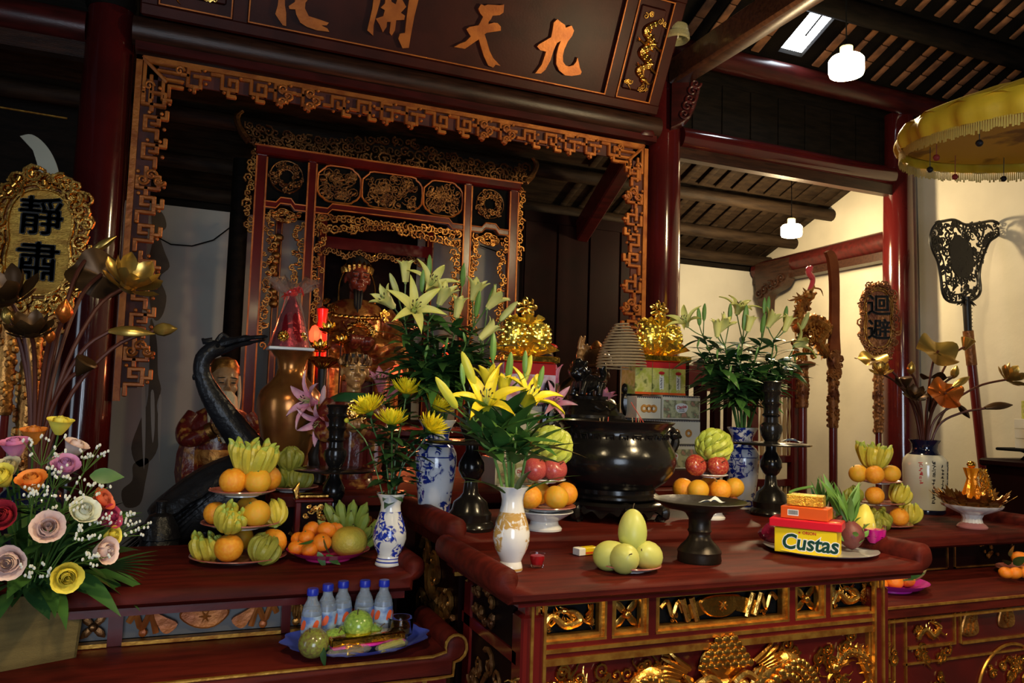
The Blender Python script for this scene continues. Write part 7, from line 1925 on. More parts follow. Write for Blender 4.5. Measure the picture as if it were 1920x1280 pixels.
for s in (-1, 1):
    hd.ell((s*.155, -.25, .40), (.12, .10, .11), 10, 8); hd.ell((s*.345, .03, .45), (.045, .085, .14), 10, 8); hd.ell((s*.15, -.335, .635), (.12, .05, .035), 10, 6)
    hd.ell((s*.055, -.40, .405), (.04, .04, .035), 8, 6); hd.ell((s*.14, -.325, .545), (.075, .045, .04), 10, 6)
hd.tube([(0, -.36, .62), (0, -.42, .50), (0, -.46, .425)], [.04, .045, .065], 8)
hd.ell((0, -.37, .27), (.10, .045, .028), 10, 6); hd.ell((0, -.36, .215), (.085, .05, .03), 10, 6); hd.ell((0, -.31, .10), (.12, .10, .09), 10, 7)
hd.tube([(0, .05, .25), (0, .06, -.35)], [.19, .21], 12)
HEAD = {}
base_h = remesh(hd, 'skin_gold', .026, 3, 'head')
def head(par, m, M, eye='hair_black', lips=True):
    if m not in HEAD:
        h = base_h.copy(); h.materials[0] = MATS[m]; HEAD[m] = h
    h = put('head', HEAD[m], par, M)
    for s in (-1, 1):
        put('eye', EYE, h, TR((s*.14, -.362, .545))); put('eyebrow', BROW, h, TR((s*.15, -.372, .66), (0, s*.12, 0)))
    if lips: put('mouth', LIPS, h, TR((0, -.405, .245)))
    return h
EYE = MB().ell((0, 0, 0), (.062, .018, .017), 10, 6).mesh('eye', 'hair_black'); BROW = MB().ell((0, 0, 0), (.10, .02, .014), 10, 5).mesh('eyebrow', 'hair_black'); LIPS = MB().ell((0, 0, 0), (.075, .012, .010), 8, 5).mesh('mouth', 'lip')
def sleeve(par, pts, r0, r1, m, cuff='gold_old'):
    c = cat(pts, 4); n = len(c); MB().tube(c, [r0+(r1-r0)*(i/(n-1)) for i in range(n)], 12).build('sleeve', m, par)
    MB().tube([c[-2], tuple(V(c[-1])*1.0+(V(c[-1])-V(c[-2]))*.1)], r1*1.05, 12).build('cuff', cuff, par)
def fist(par, M, m):
    q = MB(); q.ell((0, 0, 0), (.030, .022, .035), 9, 7)
    for k in range(4): q.tube(cat([(-.026+.017*k, -.012, .025), (-.026+.017*k, -.034, .020), (-.026+.017*k, -.034, -.004), (-.026+.017*k, -.018, -.012)], 2), .0085, 6)
    q.tube([(.028, -.005, -.005), (.036, -.024, .012), (.024, -.036, .022)], [.010, .009, .007], 6)
    put('hand', remesh(q, m, .0045, 2, 'hand'), par, M)
# ---- old man standing beside the shrine
PO_ = pos(397, 4.62, .62)
t = thing('pedestal', 'dark pedestal under the old man statue', 'pedestal', (PO_.x, PO_.y, 0)); MB().rbox((0, 0, .31), (.40, .34, .62), .01).build('block', 'dark_wood', t)
OM = thing('old_man_statue', 'red robed statue of an old man with a long white beard', 'statue', (PO_.x, PO_.y, .621), (0, 0, R(4)))
MB().loft([(0, .150, .125, 0, 0, .05), (.10, .150, .125, 0, 0, .06), (.35, .145, .115, 0, 0, .05), (.55, .150, .110, 0, 0, .02), (.70, .155, .105, 0, 0, .0), (.82, .165, .10, 0, 0), (.88, .13, .085, 0, 0), (.92, .06, .06, 0, 0)], 48, folds=12).build('robe', 'robe_red', OM)
MB().loft([(.60, .160, .116, 0, 0), (.64, .164, .120, 0, 0), (.68, .160, .112, 0, 0)], 32).build('belt', 'gold_old', OM)
leafscroll(MB(), .16, .14, rs, 12, .007, -.125, 0, .62).build('chest_ornament', 'gold_old', OM, TR((0, 0, .16)))
for s in (-1, 1):
    sleeve(OM, [(s*.135, 0, .86), (s*.185, -.03, .78), (s*.165, -.10, .73), (s*.055, -.145, .79)], .048, .042, 'robe_red')
    MB().loft([(.50, .045, .07, s*.165, -.07), (.56, .055, .085, s*.165, -.07), (.66, .050, .06, s*.165, -.07), (.76, .04, .04, s*.15, -.08)], 18, folds=6, famp=.10).build('hanging_sleeve', 'robe_red', OM)
    MB().tube(cat([(s*.04, -.12, .52), (s*.05, -.135, .36), (s*.035, -.13, .16)], 4), .014, 7, asp=.5).build('green_sash', 'robe_green', OM)
fist(OM, TR((-.025, -.175, .81), (0, 0, .3), 1.3), 'skin_gold'); fist(OM, TR((.03, -.17, .775), (0, 0, -.3), 1.3), 'skin_gold')
q = MB()
for k in range(7): q.ell(((k-3)*.032, -.128, .54-.012*abs(k-3)), (.014, .008, .020), 7, 5)
q.ell((0, -.13, .49), (.02, .01, .022), 8, 6).build('gold_pendants', 'gold', OM)
head(OM, 'skin_pale', TR((0, -.02, .925), (R(4), 0, R(6)), .225))
MB().loft([(.70, .018, .012, 0, -.15), (.73, .036, .020, .004, -.145), (.78, .052, .03, 0, -.13), (.86, .06, .035, 0, -.115), (.945, .052, .04, 0, -.10), (.975, .03, .03, 0, -.09)], 18, folds=7, famp=.07).build('beard', 'beard', OM, TR((0, 0, .02), (0, 0, R(6))))
for s in (-1, 1): MB().tube(cat([(s*.075, -.03, 1.08), (s*.082, -.05, .98), (s*.07, -.08, .86), (s*.075, -.11, .74)], 4), [.010]*9+[.007]*3+[.003], 6).build('side_lock', 'beard', OM)
MB().lathe([(.078, 0), (.085, .012), (.080, .05), (.06, .085), (.02, .10), (.001, .10)], 18).build('cap', 'gold_old', OM, TR((0, -.005, 1.085)))

# ---- crowned attendant on the offering table
PA = pos(655, 3.16, T3Z+.0005)
AT = thing('attendant_statue', 'small standing statue in red robe with green collar and black crown', 'statue', tuple(PA), (0, 0, R(-8)))
MB().lathe([(.10, 0), (.105, .01), (.09, .025), (.085, .035)], 24).build('lotus_base', 'robe_red', AT)
MB().loft([(.030, .085, .075, 0, 0, .05), (.12, .082, .070, 0, 0, .06), (.22, .085, .065, 0, 0, .03), (.29, .098, .066, 0, 0), (.335, .092, .06, 0, 0), (.365, .055, .045, 0, 0), (.375, .035, .035, 0, 0)], 40, folds=11).build('robe', 'robe_red', AT)
MB().loft([(.335, .098, .066, 0, 0), (.352, .085, .06, 0, 0), (.372, .048, .045, 0, 0)], 28, folds=8, famp=.04).build('collar', 'robe_green', AT)
for s in (-1, 1):
    sleeve(AT, [(s*.075, 0, .325), (s*.115, -.025, .26), (s*.10, -.075, .21), (s*.03, -.095, .235)], .042, .038, 'robe_red', 'robe_gold')
    MB().loft([(.05, .022, .04, s*.088, -.05), (.12, .032, .05, s*.092, -.05), (.22, .03, .035, s*.09, -.05)], 14, folds=4, famp=.1).build('hanging_sleeve', 'robe_red', AT)
fist(AT, TR((.0, -.105, .245), (0, 0, 0), .85), 'skin_gold')
ring_carving(.016, .036, 14, .004, 8).build('chest_roundel', 'gold', AT, TR((.0, -.070, .285)))
head(AT, 'skin_gold', TR((0, -.008, .385), (R(4), 0, R(6)), .150))
q = MB().lathe([(.054, 0), (.058, .006), (.056, .018), (.053, .035), (.05, .05), (.001, .052)], 24); q.build('crown_band', 'hair_black', AT, TR((0, -.006, .475)))
q = MB()
for k in range(9):
    a = -PI/2+(k-4)*.42; h = .060-.006*abs(k-4)
    q.tube(cat([(.056*math.cos(a), .056*math.sin(a), .01), (.062*math.cos(a), .062*math.sin(a), h*.6), (.058*math.cos(a), .058*math.sin(a), h)], 2), [.010, .010, .008, .006, .002], 5)
    q.ell((.062*math.cos(a), .062*math.sin(a), .02), .007, 6, 5)
q.build('crown_points', 'gold_dark', AT, TR((0, -.006, .475)))
MB().lathe([(.055, 0), (.061, .003), (.061, .010), (.055, .013)], 24).build('crown_rim', 'gold', AT, TR((0, -.006, .470)))

# ---- hatted statue with raised hand behind the lion burner
PH = pos(1113, 3.55, T3Z+.0005)
HS = thing('guardian_statue', 'dark glossy statue in a round brimmed hat raising a gold hand', 'statue', tuple(PH), (0, 0, R(-10)))
MB().loft([(0, .12, .10, 0, 0, .05), (.12, .115, .095, 0, 0, .05), (.25, .12, .09, 0, 0, .02), (.33, .13, .085, 0, 0), (.38, .10, .07, 0, 0), (.405, .05, .05, 0, 0)], 40, folds=9).build('robe', 'robe_dark', HS)
head(HS, 'skin_dark', TR((0, -.01, .425), (0, 0, R(10)), .19))
MB().lathe([(.062, -.01), (.105, .0), (.108, .008), (.085, .016), (.080, .03), (.076, .055), (.055, .085), (.02, .102), (.001, .104)], 26).build('hat', 'skin_dark', HS, TR((0, -.005, .545)))
MB().lathe([(.03, 0), (.034, .012), (.02, .03), (.008, .042), (.001, .044)], 14).build('hat_knob', 'gold_old', HS, TR((0, -.005, .64)))
sleeve(HS, [(.11, 0, .35), (.15, -.04, .25), (.10, -.10, .2), (.03, -.11, .22)], .05, .045, 'robe_dark')
a1 = at(1088, 672, y=3.55)-PH; M_ = Matrix.Rotation(R(10), 4, 'Z'); a1 = M_ @ a1
sleeve(HS, [(-.11, 0, .35), (-.16, 0, .42), (a1.x-.01, 0, a1.z-.10), (a1.x, 0, a1.z-.03)], .05, .026, 'robe_dark')
q = MB(); q.ell((0, 0, .03), (.024, .012, .032), 9, 7); q.tube([(0, 0, -.04), (0, 0, .02)], [.018, .017], 8)
for k, (L, b) in enumerate(((.060, .0), (.066, .0), (.030, .02), (.026, .02))):
    x = -.019+.0125*k; q.tube(cat([(x, 0, .05), (x*1.2, -b*.3, .05+L*.55), (x*1.3, -b*1.2, .05+L)], 3), [.0075]*5+[.006, .004], 6)
q.tube(cat([(.020, -.004, .02), (.036, -.014, .038), (.030, -.024, .058)], 3), [.009]*4+[.007]*2+[.005], 6)
put('hand', remesh(q, 'skin_gold', .0042, 2, 'hand'), HS, TR((a1.x, 0, a1.z-.01), (0, R(16), 0), 1.15))

# ---- seated statue inside the shrine
PSt = pos(668, 6.72, 1.4205); PSt = V((at(668, 560, y=6.72).x, 6.72, 1.4205))
SE = thing('seated_statue', 'red faced seated deity in gold dragon robe and crown inside the shrine', 'statue', tuple(PSt), (0, 0, R(-4)))
MB().rbox((0, .10, .17), (.74, .56, .34), .02).build('throne', 'lacquer', SE); MB().rbox((0, .36, .55), (.66, .06, .80), .03).build('throne_back', 'lacquer', SE)
sb = MB()
sb.loft([(.32, .36, .27, 0, -.02), (.44, .38, .28, 0, -.03), (.56, .30, .22, 0, .02), (.74, .245, .17, 0, .05), (.90, .26, .155, 0, .06), (.98, .22, .13, 0, .06), (1.03, .12, .10, 0, .05)], 40)
for s in (-1, 1):
    sb.tube(cat([(s*.15, -.05, .46), (s*.30, -.22, .48), (s*.24, -.34, .42)], 4), [.13]*6+[.12]*2+[.11], 12); sb.tube([(s*.24, -.33, .42), (s*.22, -.35, .06)], [.12, .10], 12)
    sb.tube(cat([(s*.24, .05, .92), (s*.36, .0, .74), (s*.30, -.18, .60), (s*.10, -.27, .62)], 4), [.095]*7+[.085]*4+[.08]*2, 12)
    sb.tube(cat([(s*.34, -.05, .70), (s*.42, -.10, .45), (s*.40, -.16, .20)], 4), [.09]*4+[.11]*3+[.09]*2, 10)
put('robe', remesh(sb, 'robe_gold', .017, 3, 'robe'), SE)
q = MB()
dragon(q, [(-.16, 0, .62), (-.06, 0, .72), (.05, 0, .64), (.13, 0, .74), (.05, 0, .82), (-.02, 0, .80)], .030, rs); q.v = [(x, y-.16-.1*(.85-z)*1.1, z) for x, y, z in q.v]
q.build('dragon_embroidery', 'gold', SE)
q = MB()
for k in range(13): a = (k-6)*.2; q.ell((math.sin(a)*.235, -math.cos(a)*.16+.05, .90-.04*math.cos(a)), (.03, .016, .022), 7, 5)
q.build('collar', 'gold', SE)
for s in (-1, 1): leafscroll(MB(), .14, .16, rs, 12, .010).build('shoulder_plate', 'gold', SE, TR((s*.23, -.10, .92), (0, 0, s*.5)))
fist(SE, TR((-.04, -.34, .64), (0, 0, .3), 1.9), 'skin_red'); fist(SE, TR((.05, -.33, .63), (0, 0, -.3), 1.9), 'skin_red')
head(SE, 'skin_red', TR((0, .0, 1.06), (R(6), 0, R(6)), .30))
for k, (x, L) in enumerate(((0, .20), (-.022, .17), (.022, .17))): MB().tube(cat([(x, -.085, 1.095), (x*1.1, -.13, 1.05), (x*.8, -.13, 1.10-L)], 3), [.018]*3+[.014]*3+[.004], 7).build('beard_lock', 'hair_black', SE)
MB().lathe([(.105, 0), (.112, .01), (.108, .05), (.10, .10), (.08, .14), (.001, .16)], 24).build('crown_cap', 'hair_black', SE, TR((0, .01, 1.255)))
q = MB()
for k in range(11):
    a = -PI/2+(k-5)*.36; h = .10-.007*abs(k-5)
    q.tube([(.112*math.cos(a), .112*math.sin(a), 0), (.125*math.cos(a), .125*math.sin(a), h*.6), (.115*math.cos(a), .115*math.sin(a), h)], [.020, .018, .003], 6); q.ell((.125*math.cos(a), .125*math.sin(a), .035), .016, 6, 5)
q.tube([(.15*math.cos(2*PI*i/24), .02+.03*math.sin(2*PI*i/24), .19+.05*math.sin(2*PI*i/24)) for i in range(25)], .008, 5)
q.build('crown', 'gold', SE, TR((0, .01, 1.255)))
for s in (-1, 1): MB().tube(cat([(s*.11, .0, 1.27), (s*.15, -.02, 1.15), (s*.155, -.05, 1.0)], 4), [.012]*7+[.016]*2, 6, asp=.5).build('crown_ribbon', 'gold', SE)
# red electric candles, gold dish and small offerings at the statue's feet
mat('red_glow', (.2, .01, .005), .8, emit=(1.0, .045, .015), es=1.5); mat('red_glass', (.6, .03, .02), .15, trans=.3, emit=(1., .06, .02), es=.6); mat('flame', (1, .9, .7), .3, emit=(1.0, .55, .25), es=16.)
def red_lamp(px, py, y, zb, label, pw, hh=.30):
    p = at(px, py, y=y); t = thing('candle_lamp', label, 'lamp', (p.x, y, zb))
    h = p.z-zb
    MB().lathe([(.05, 0), (.04, .015), (.014, .03), (.014, max(.04, h-.06)), (.03, max(.05, h-.05))], 14).build('stand', 'gold_old', t)
    MB().lathe([(.02, h-.05), (.035, h-.03), (.038, h+.02), (.02, h+.06), (.001, h+.07)], 14, flute=7, famp=.08).build('bulb', 'red_glow', t)
    l = bpy.data.lights.new('candle_light', 'POINT'); l.energy = pw; l.color = (1.0, .22, .07); l.shadow_soft_size = .04
    o = bpy.data.objects.new('candle_light', l); col.objects.link(o); o.parent = t; o.location = (0, -.09, h)
SF = 1.4205
AF = thing('altar_step', 'red lacquered step before the shrine plinth', 'step', (1.46, 5.35, 0)); MB().rbox((0, 0, .68), (2.0, .62, 1.36), .01).build('step_block', 'lacquer', AF)
MB().rbox((0, -.02, 1.385), (2.06, .68, .05), .01).build('step_top', 'lacquer', AF)
SF2 = 1.4105
red_lamp(744, 702, 5.28, SF2, 'red electric candle glowing among the pink lilies', 5.)
red_lamp(590, 628, 5.45, SF2, 'red electric candle beside the brass vase', 2.2)
red_lamp(838, 660, 5.40, SF2, 'red electric candle hidden behind the tall lilies', 3.)
mat('red_candle', (.50, .015, .012), .25, coat=.4)
p = at(606, 565, y=5.50); q = lathe_thing('red_candle', 'tall glossy red candle beside the seated statue', 'candle', (p.x, 5.5, SF2), [(.05, 0), (.045, .02), (.02, .04), (.02, .3), (.045, .34), (.05, .60), (.03, .72), (.04, .80), (.001, .82)], 'red_candle', 'candle', 16)
p = at(605, 688, y=4.4)
t = thing('gold_lotus_dish', 'scalloped yellow gold dish on a dark foot beside the attendant', 'dish', (p.x, 3.72, T3Z+.0005)); p = at(605, 684, y=3.72); t.location.x = p.x; h = p.z-T3Z
MB().lathe([(.035, 0), (.03, .012), (.012, .03), (.014, h*.5), (.026, h*.6), (.012, h*.72), (.018, h-.02)], 16).build('foot', 'hair_black', t)
MB().lathe([(.016, -.02), (.04, .0), (.066, .018), (.074, .028), (.062, .022), (.03, .010), (.001, .008)], 60, caps=False, flute=15, famp=.06).build('dish', 'gold_bright', t, TR((0, 0, h), (R(12), 0, 0)))
for k, (px, py, yy, s, d) in enumerate(((600, 652, 4.6, .8, 'small gold lotus before the candle lamp'), (616, 618, 4.7, .8, 'small gold lotus beside the seated statue'), (640, 640, 4.8, .7, 'small gold lotus by the statue’s knee'))):
    p = at(px, py, y=yy)
    gl = gilt_stem(d, (p.x, yy, 1.0), px, py, yy-.02, 'lotus', (-.1, -.6, .8), s, 'gold_bright', 'gold lotuses before the seated statue')
t = thing('flower_trough', 'dark trough holding the small gold lotuses', 'trough', (at(618, 800, y=4.7).x, 4.7, 0)); MB().rbox((0, 0, .46), (.40, .34, .92), .01).build('block', 'dark_wood', t)
p = at(604, 722, y=3.9)
for k in range(2):
    b = biscuit_box((at(603, 735, y=3.85).x, 3.85, T3Z+.0005+.066*k), .16, .065, .12, ('lower' if k == 0 else 'upper')+' small white biscuit box below the gold dish', 'cookie')

# ================================================================ CRANE
CY = 3.27
def cp(px, py, y=CY): return tuple(at(px, py, y=y))
CRN = thing('bronze_crane', 'black bronze crane with long open beak behind the fruit tower', 'crane', (at(420, 900, y=CY).x, CY, 0))
o0 = V(CRN.location)
def cl(px, py, dy=0.): p = at(px, py, y=CY+dy); return (p.x-o0.x, p.y-o0.y, p.z)
cr = MB()
nk = cat([cl(500, 905), cl(472, 850), cl(437, 800), cl(405, 755), cl(385, 718), cl(378, 690), cl(384, 668), cl(400, 655)], 5)
n = len(nk); cr.tube(nk, [.070-.040*min(1, (i/(n-1))*1.6)+.004 for i in range(n)], 12)
cr.ell(cl(405, 652), (.042, .030, .032), 12, 8, rot=(0, .3, 0))
bd = cat([cl(525, 900, .0), cl(480, 905, .02), (cl(420, 930, .03)), cl(350, 965, .03), cl(290, 992, .02)], 5)
n = len(bd); cr.tube(bd, [.06+.085*math.sin(PI*min(1, (i/(n-1))*.80+.12)) for i in range(n)], 14)
put('body', remesh(cr, 'crane_black', .011, 3, 'body'), CRN)
MB().tube(cat([cl(412, 645), cl(440, 638), cl(470, 633), cl(502, 631)], 4), [.026]*4+[.020]*4+[.012]*4+[.004], 9, asp=.7).build('upper_beak', 'crane_black', CRN)
MB().tube(cat([cl(412, 662), cl(445, 648), cl(475, 641), cl(498, 637)], 4), [.018]*4+[.013]*4+[.008]*4+[.003], 8, asp=.7).build('lower_beak', 'crane_black', CRN)
MB().tube([cl(398, 640), cl(382, 640), cl(379, 634)], [.016, .012, .004], 7).build('crest', 'crane_black', CRN); MB().tube(cat([cl(408, 640), cl(418, 628), cl(428, 634)], 3), [.012]*4+[.008]*3, 7).build('crest', 'crane_black', CRN)
MB().tube(cat([cl(388, 680), cl(374, 698), cl(362, 712)], 4), [.022]*4+[.014]*3+[.010, .002], 7).build('nape_tuft', 'crane_black', CRN)
for s in (-1, 1): MB().ell(cl(408, 648, s*.028-.0), (.008, .005, .008), 7, 5).build('eye', 'black', CRN)
fe = leafmesh(.17, .055, 'feather', .12, .25, 8, 'feather')
rc = random.Random(6)
for row in range(4):
    for k in range(9):
        px = 470-22*k-5*row; py = 875+14*k+13*row+(4 if k % 2 else 0)
        a = V(cl(px, py, -.11+.012*row)); b = V(cl(px-60, py+34+4*row, -.10+.012*row))
        put('feather', fe, CRN, along(a, b-a, 0 if k % 2 else .15, .85+.06*row) @ Matrix.Rotation(.0, 4, 'Z'))
for k in range(7):
    a = V(cl(330-8*k, 965+5*k, -.04)); b = V(cl(252-2*k, 985+9*k, -.04)); put('tail_feather', fe, CRN, along(a, b-a, 0, 1.1))
for s in (-1, 1): MB().tube([cl(385, 955, s*.05), (cl(385, 955)[0]+.01, s*.05, .40), (cl(385, 955)[0], s*.05, .16)], [.03, .018, .022], 9).build('leg', 'crane_black', CRN)
tb = MB(); cx = cl(385, 955)[0]
tb.ell((cx, 0, .11), (.15, .13, .09), 18, 10); tb.ell((cx-.19, 0, .13), (.06, .045, .045), 10, 8); tb.tube([(cx-.13, 0, .11), (cx-.18, 0, .13)], .035, 8)
for sx_ in (-1, 1):
    for sy in (-1, 1): tb.tube([(cx+sx_*.10, sy*.09, .07), (cx+sx_*.12, sy*.12, .0)], [.04, .035], 8)
tb.build('turtle_base', 'crane_black', CRN)
t = thing('lidded_pot', 'black pot with knobbed lid below the crane’s tail', 'pot', tuple(V((at(302, 960, y=3.12).x, 3.12, 0))))
MB().lathe([(.06, 0), (.06, .75), (.04, .80), (.06, .90), (.07, 1.0), (.065, 1.07), (.05, 1.10)], 24).build('pot', 'crane_black', t)
zk = at(300, 950, y=3.12).z; MB().lathe([(.07, 1.08), (.06, 1.12), (.04, zk-.03), (.018, zk-.02), (.016, zk), (.020, zk+.02), (.001, zk+.022)], 20).build('lid', 'crane_black', t)

# ================================================================ CEREMONIAL POLES, FAN, PARASOL
mat('carved_gilt', (.30, .12, .035), .4, .5, (.12, .035, .015), 9, bump=.6, bs=38); mat('pole_red', (.10, .010, .010), .22, coat=.4); mat('plaque_gold', (.56, .33, .06), .36, .75, (.34, .17, .03), 10, bump=.5, bs=90, stretch=(1, 1, 3))
mat('blade_gilt', (.22, .06, .02), .35, .5, (.14, .03, .012), 6); mat('blade_pale', (.34, .33, .26), .35, .5)
rh = random.Random(17)
def pole(t, z0, z1, r, m='pole_red', x=0, y=0): MB().lathe([(r, z0), (r, z1)], 16, TR((x, y, 0))).build('pole', m, t)
def carved_sleeve(t, z0, z1, r, m='carved_gilt'):
    q = MB(); n = max(6, int((z1-z0)/.016))
    q.lathe([(r*(1.0+.12*(i % 2)), z0+(z1-z0)*i/n) for i in range(n+1)], 16)
    for k in range(int((z1-z0)*160)):
        a = rh.uniform(0, 6.28); q.ell((math.cos(a)*r*1.1, math.sin(a)*r*1.1, rh.uniform(z0, z1)), (.012, .012, .016), 5, 4)
    q.build('carved_sleeve', m, t)
def board_outline(w, h, wob=.06):
    pts = []
    for k in range(40):
        a = 2*PI*k/40; ex = 2.6
        x = math.copysign(abs(math.cos(a))**(2/ex), math.cos(a))*w/2; z = math.copysign(abs(math.sin(a))**(2/ex), math.sin(a))*h/2
        x *= 1-.13*math.exp(-(z/(h*.13))**2)
        pts.append((x*(1+wob*.5*math.sin(a*11)), z*(1+wob*.4*math.sin(a*9))))
    return pts
def silence_board(px, py, y, w, h, chars, label, mg, mb_, zfoot, dense, yaw, charm='print_black'):
    p = at(px, py, y=y); t = thing('ceremonial_board', label, 'board', (p.x, y, 0), (0, 0, yaw))
    zc = p.z
    out = board_outline(w, h); inn = [(x*.70, z*.78) for x, z in board_outline(w, h, 0)]
    MB().prism(out, -.010, .022, TR((0, 0, zc))).build('board', mb_, t)
    MB().prism(inn, -.018, -.008, TR((0, 0, zc))).build('face_panel', mg, t)
    MB().tube([(x, -.020, z+zc) for x, z in inn+inn[:1]], .006, 6).build('inner_moulding', 'gold', t)
    MB().tube([(x*1.16, -.018, z*1.09+zc) for x, z in inn+inn[:1]], .006, 6).build('outer_moulding', 'gold', t)
    q = MB()
    for k in range(dense):
        a = 2*PI*k/dense+rh.uniform(-.05, .05); ex = 2.6; f = rh.uniform(.86, 1.02)
        x = math.copysign(abs(math.cos(a))**(2/ex), math.cos(a))*w/2*f; z = math.copysign(abs(math.sin(a))**(2/ex), math.sin(a))*h/2*f
        x *= 1-.13*math.exp(-(z/(h*.13))**2)
        q.spiral((x, z), rh.uniform(.022, .040), rh.uniform(.9, 1.4), .0085, dirn=rh.choice((-1, 1)), a0=rh.uniform(0, 6), y=rh.uniform(-.035, -.01), steps=9, n=5)
        if k % 3 == 0: q.ell((x, -.028, z), (.020, .012, .013), 6, 5, rot=(0, a, 0))
    q.build('openwork_border', 'gold' if dense > 60 else 'carved_gilt', t, TR((0, 0, zc)))
    for k, c in enumerate(chars):
        ch = put('black_character', text_mesh(c, charm, h*.30, .004, .0010), t, TR((0, -.022, zc+h*(.17-.335*k)), (R(90), 0, 0)))
        for q in ((.004, .002), (-.004, -.002), (.002, -.004)): put('brush_stroke', text_mesh(c, charm, h*.30, .004, .0010), ch, TR((q[0], q[1], 0)))
    q = MB()
    for k in range(10): q.spiral((rh.uniform(-.09, .09), rh.uniform(-.06, .06)), rh.uniform(.025, .045), 1.3, .010, dirn=rh.choice((-1, 1)), a0=rh.uniform(0, 6), y=-.02, steps=9, n=5)
    q.ell((0, 0, 0), (.09, .03, .05), 10, 7).build('beast_head', 'gold_old', t, TR((0, 0, zc-h/2-.03)))
    carved_sleeve(t, zc-h/2-.65, zc-h/2-.05, .034, 'gold_old' if dense > 60 else 'carved_gilt'); pole(t, zfoot, zc-h/2-.6, .026)
    MB().lathe([(.12, 0), (.12, .04), (.05, .07), (.035, zfoot+.02)], 18).build('foot_block', 'dark_wood', t)
    return t
silence_board(76, 455, 3.55, .345, .54, '靜肅', 'gilded openwork board with two black characters before the tall red column', 'plaque_gold', 'gold_dark', .30, 96, R(-6))
silence_board(1646, 598, 4.95, .30, .62, '迴避', 'dark carved board on a pole beside the red column at the cream wall', 'carved_gilt', 'carved_gilt', .30, 44, R(-32))
# crescent blade behind the silence board
t = thing('crescent_blade', 'pale crescent blade on a red pole behind the gilded silence board', 'weapon', tuple(V((at(112, 400, y=3.9).x, 3.9, 0))))
bx = lambda px, py: (at(px, py, y=3.9).x-t.location.x, at(px, py, y=3.9).z)
ol = cat([bx(38, 256), bx(60, 253), bx(84, 270), bx(103, 300), bx(113, 340), bx(116, 420)], 4)+cat([bx(84, 420), bx(76, 350), bx(72, 315), bx(62, 282)], 4)
MB().prism(ol, -.008, .008).build('blade', 'blade_pale', t); zb = bx(100, 420)[1]
MB().lathe([(.025, .3), (.025, zb-.05), (.045, zb), (.02, zb+.05)], 14).build('pole', 'pole_red', t); MB().lathe([(.1, 0), (.1, .05), (.03, .32)], 14).build('foot_block', 'dark_wood', t)
t = thing('ceremonial_pole', 'carved gilt and red pole at the side of the silence board', 'weapon', tuple(V((at(12, 650, y=3.85).x, 3.85, 0))))
zz = at(12, 590, y=3.85).z; carved_sleeve(t, zz-.42, zz+.1, .036, 'gold_old'); pole(t, .02, zz-.4, .03); MB().lathe([(.1, 0), (.1, .05), (.03, .1)], 14).build('foot_block', 'dark_wood', t)
# right rack with dragon pole and sword pole
RY_ = 4.95
t = thing('dragon_pole', 'gilt dragon headed pole with pink flame tip before the cream wall', 'weapon', tuple(V((at(1505, 760, y=RY_).x, RY_, 0))))
dx_ = lambda px, py, dy=0.: (at(px, py, y=RY_).x-t.location.x, dy, at(px, py, y=RY_).z)
q = MB(); dragon(q, [dx_(1550, 668), dx_(1535, 640), dx_(1548, 615), dx_(1520, 600), dx_(1496, 615), dx_(1500, 580), dx_(1512, 560)], .055, rh, True, False)
for k in range(40):
    p = dx_(rh.uniform(1490, 1545), rh.uniform(590, 672), rh.uniform(-.03, .03)); q.spiral((p[0], p[2]), rh.uniform(.03, .05), 1.2, .013, dirn=rh.choice((-1, 1)), a0=rh.uniform(0, 6), y=p[1], steps=8, n=5)
for k in range(16):
    a = V(dx_(1505+rh.uniform(-8, 14), 585-2.2*k, 0)); q.tube([tuple(a), tuple(a+V((rh.choice((-1, 1))*.06, 0, .05)))], [.020, .003], 5)
q.build('dragon_head', 'gold_old', t)
MB().tube(cat([dx_(1518, 545), dx_(1524, 525), dx_(1516, 510), dx_(1522, 500)], 4), [.02]*5+[.026]*4+[.03]*2+[.016]*2, 8).build('flame_tip', mat('flame_pink', (.45, .05, .07), .3, coat=.3), t)
za = at(1500, 680, y=RY_).z; MB().lathe([(.05, za-.04), (.095, za-.02), (.10, za), (.06, za+.015)], 18).build('collar', 'carved_gilt', t)
carved_sleeve(t, za-.36, za-.03, .040); pole(t, .02, za-.33, .034)
t = thing('sword_pole', 'tall wooden sword blade on a carved red pole', 'weapon', tuple(V((at(1562, 700, y=RY_).x, RY_, 0))))
dx_ = lambda px, py: (at(px, py, y=RY_).x-t.location.x, at(px, py, y=RY_).z)
ol = cat([dx_(1547, 473), dx_(1556, 469), dx_(1566, 480), dx_(1571, 510), dx_(1572, 560), dx_(1572, 620), dx_(1574, 660)], 3)+cat([dx_(1553, 660), dx_(1556, 620), dx_(1557, 560), dx_(1556, 520), dx_(1552, 485)], 3)
MB().prism(ol, -.016, .016).build('blade', 'blade_gilt', t); zs = dx_(1562, 660)[1]
q = MB().lathe([(.03, zs-.16), (.05, zs-.10), (.055, zs-.02), (.03, zs+.02)], 14)
for k in range(18): q.spiral((rh.uniform(-.05, .05), zs-rh.uniform(0, .2)), .03, 1.2, .010, dirn=rh.choice((-1, 1)), a0=rh.uniform(0, 6), y=-.04, steps=8, n=5)
q.build('guard_carving', 'carved_gilt', t); carved_sleeve(t, zs-.62, zs-.14, .038); pole(t, .02, zs-.6, .033)
